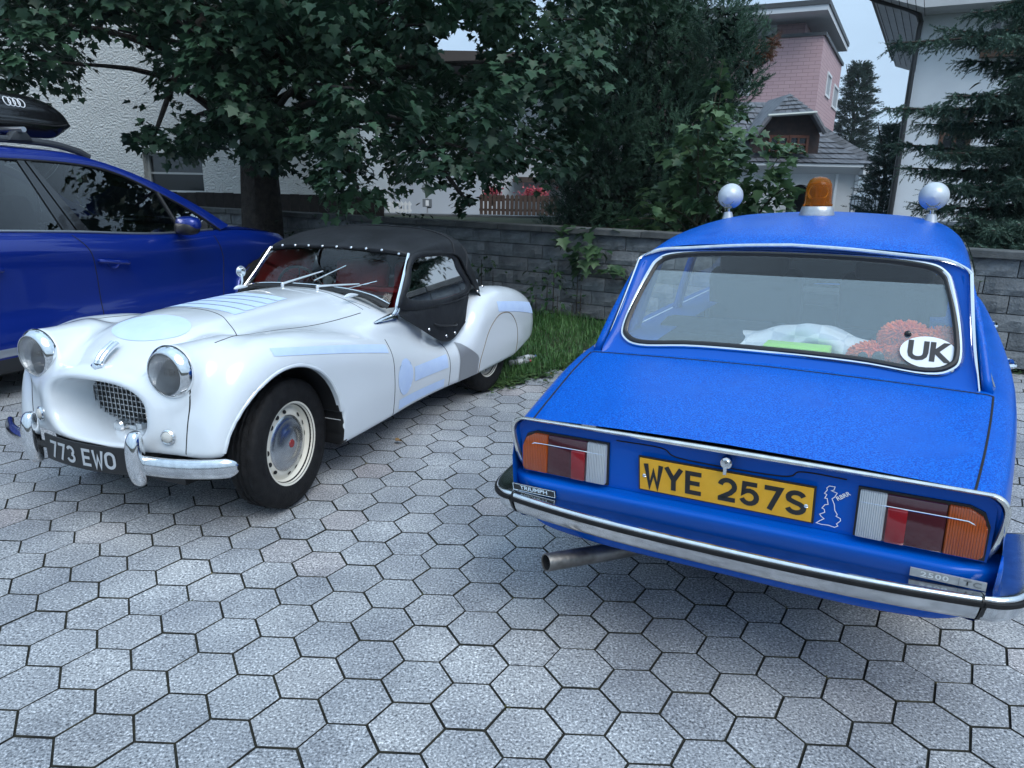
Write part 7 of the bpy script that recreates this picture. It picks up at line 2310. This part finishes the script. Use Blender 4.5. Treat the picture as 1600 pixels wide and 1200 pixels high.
shrub('trunk_undergrowth', 'dark undergrowth round the foot of the maple trunk', [((TX + .7 + .5 * k, TY + .1 - .22 * k, .85 - .03 * k), (.38, .35, .38)) for k in range(4)] + [((TX - .8, TY - .2, .6), (.4, .3, .35)), ((TX + .35, TY - .3, .55), (.3, .3, .4))], 220, .09, OVAL, (.010, .028, .014), (.03, .065, .025))
# twig with a few leaves reaching in beside the saloon
p0 = wall_pt(-.45, .3)
shrub('twig', 'thin twig with pale leaves beside the right flank of the blue saloon', [((p0[0], p0[1], .62), (.07, .05, .04)), ((p0[0] + .16, p0[1] - .08, .80), (.07, .05, .04)), ((p0[0] - .1, p0[1] + .05, .5), (.06, .05, .04))], 150, .11, LEAF5, (.05, .10, .03), (.10, .17, .06))
# ground-cover weeds at the bed's edge and against the wall
Qw = np.concatenate([edge[NR.integers(0, 7, 340)] + NR.normal(0, .09, (340, 2)), np.array([wall_pt(s, NR.uniform(.02, .22)) for s in NR.uniform(-1.2, 2.5, 120)])])
n = len(Qw)
Pw = np.concatenate([Qw, np.full((n, 1), .02)], 1); Pw = np.repeat(Pw, 5, 0) + NR.normal(0, .02, (n * 5, 3)) * np.array([1, 1, .3])
a = NR.uniform(0, 2 * PI, len(Pw)); Tw = np.stack([np.cos(a), np.sin(a), np.full(len(Pw), .25)], 1)
V, F = leaves(Pw, Tw, np.tile([0, 0, 1.0], (len(Pw), 1)) + NR.normal(0, .2, (len(Pw), 3)), NR.uniform(.02, .05, len(Pw)), OVAL)
o = link('edge_weeds', raw_mesh(V, F), None, leafmat('weed_leaves', (.03, .07, .02), (.10, .16, .05), 9, .5, .2)); tag(o, 'low leafy weeds and dry litter along the paving edge', 'weeds', kind='stuff')

# tufts of moss and grit caught at the paver corners
mo = []
for k in range(70):
    cI, rI = NR.integers(-14, 16), NR.integers(-16, 3)
    X = 1.5 * cI + 1.0; Y = -(rI + (.5 if cI % 2 else 0)) * math.sqrt(3)
    x, y = lat(X, Y)
    if y > .6: mo.append((x, y))
mo = np.repeat(np.array(mo), 9, 0); mo = np.concatenate([mo + NR.normal(0, .006, mo.shape), np.full((len(mo), 1), -.004)], 1)
a = NR.uniform(0, 2 * PI, len(mo)); Tm = np.stack([np.cos(a), np.sin(a), np.full(len(mo), .6)], 1)
V, F = leaves(mo, Tm, np.tile([0, 0, 1.0], (len(mo), 1)) + NR.normal(0, .4, (len(mo), 3)), NR.uniform(.006, .014, len(mo)), OVAL)
o = link('joint_moss', raw_mesh(V, F), None, leafmat('moss', (.05, .06, .02), (.16, .13, .06), 14, .8, .1)); tag(o, 'tiny tufts of moss and grit at the paver joints', 'moss', kind='stuff')

# --- litter: two crushed drinks bottles in the grass, dead leaves on the paving
PET = mat('clear_plastic', (.75, .80, .82), .12, spec=.6, Transmission_Weight=.7, IOR=1.3)
for (u, v, ang_, colr, cn, lb) in ((822, 556, .5, (.02, .06, .30), 'blue', 'crushed clear plastic bottle with blue cap in the grass'), (812, 562, .2, (.35, .03, .06), 'red', 'clear plastic bottle with red cap lying nearest the roadster wheel')):
    p = at_z(u, v, .08)
    bt = thing('plastic_bottle', lb, 'bottle', (p[0], p[1], .06), (0, 0, ang_)); bt.scale = (.85, .85, .85)
    M = axis_m((0, 0, 0), (1, 0, .08))
    prof = np.array([(.0005, -.11), (.028, -.11), (.031, -.09), (.029, -.06), (.032, -.03), (.029, 0), (.032, .04), (.026, .07), (.013, .095), (.012, .105)])
    Vb, Fb = lathe_vf(prof, 18); Vb[:, 0] *= 1 + .12 * np.sin(Vb[:, 2] * 60); Vb = Vb @ M[:3, :3].T
    mb = MB(); mb.add(Vb, Fb); mb.build('shell', PET, bt)
    mb = MB(); mb.lathe([(.0145, .100), (.0145, .118), (.0005, .119)], 16, M); mb.build('cap', mat('cap_' + cn, colr, .4), bt)
    mb = MB(); mb.lathe([(.0325, -.02), (.0325, .03)], 18, M); mb.build('label_band', mat('band_' + cn, (.55, .58, .6), .5), bt)
DL = leafmat('dead_leaf', (.16, .09, .035), (.30, .18, .07), 9, .8, .1)
for (u, v, s_), lb in zip(((618, 693, .055), (1562, 1035, .0), (1532, 582, .05), (860, 585, .04)), ('curled yellow-brown leaf on the paving between the two classic cars', '', 'small dead leaf on the paving at the right edge', 'dry leaf on the paving by the grass')):
    if not s_: continue
    p = at_z(u, v, .006)
    V, F = leaves(np.array([[0, 0, .002]]), np.array([[.8, .5, .0]]), np.array([[0, 0, 1.]]), np.array([s_]), LEAF3, .35)
    V[:, 2] = V[:, 2] - V[:, 2].min() + .002
    o = link('dead_leaf', raw_mesh(V, F), None, DL); o.location = (p[0], p[1], .001); tag(o, lb, 'leaf', 'dead leaves on the paving')

# --- air
hz = MB(); hz.box((0, 1300, 209), (6000, 4000, 422))
o = hz.build('haze', None, None, smooth=False); o.data.materials.clear()
hm = bpy.data.materials.new('haze'); hm.use_nodes = True
t = hm.node_tree; t.nodes.clear(); oo = t.nodes.new('ShaderNodeOutputMaterial'); pv = t.nodes.new('ShaderNodeVolumePrincipled')
pv.inputs['Color'].default_value = (.86, .92, 1, 1); pv.inputs['Density'].default_value = .0003
t.links.new(pv.outputs[0], oo.inputs['Volume']); o.data.materials.append(hm); tag(o, 'thin pale mist hanging before the mountain', 'mist', kind='stuff')
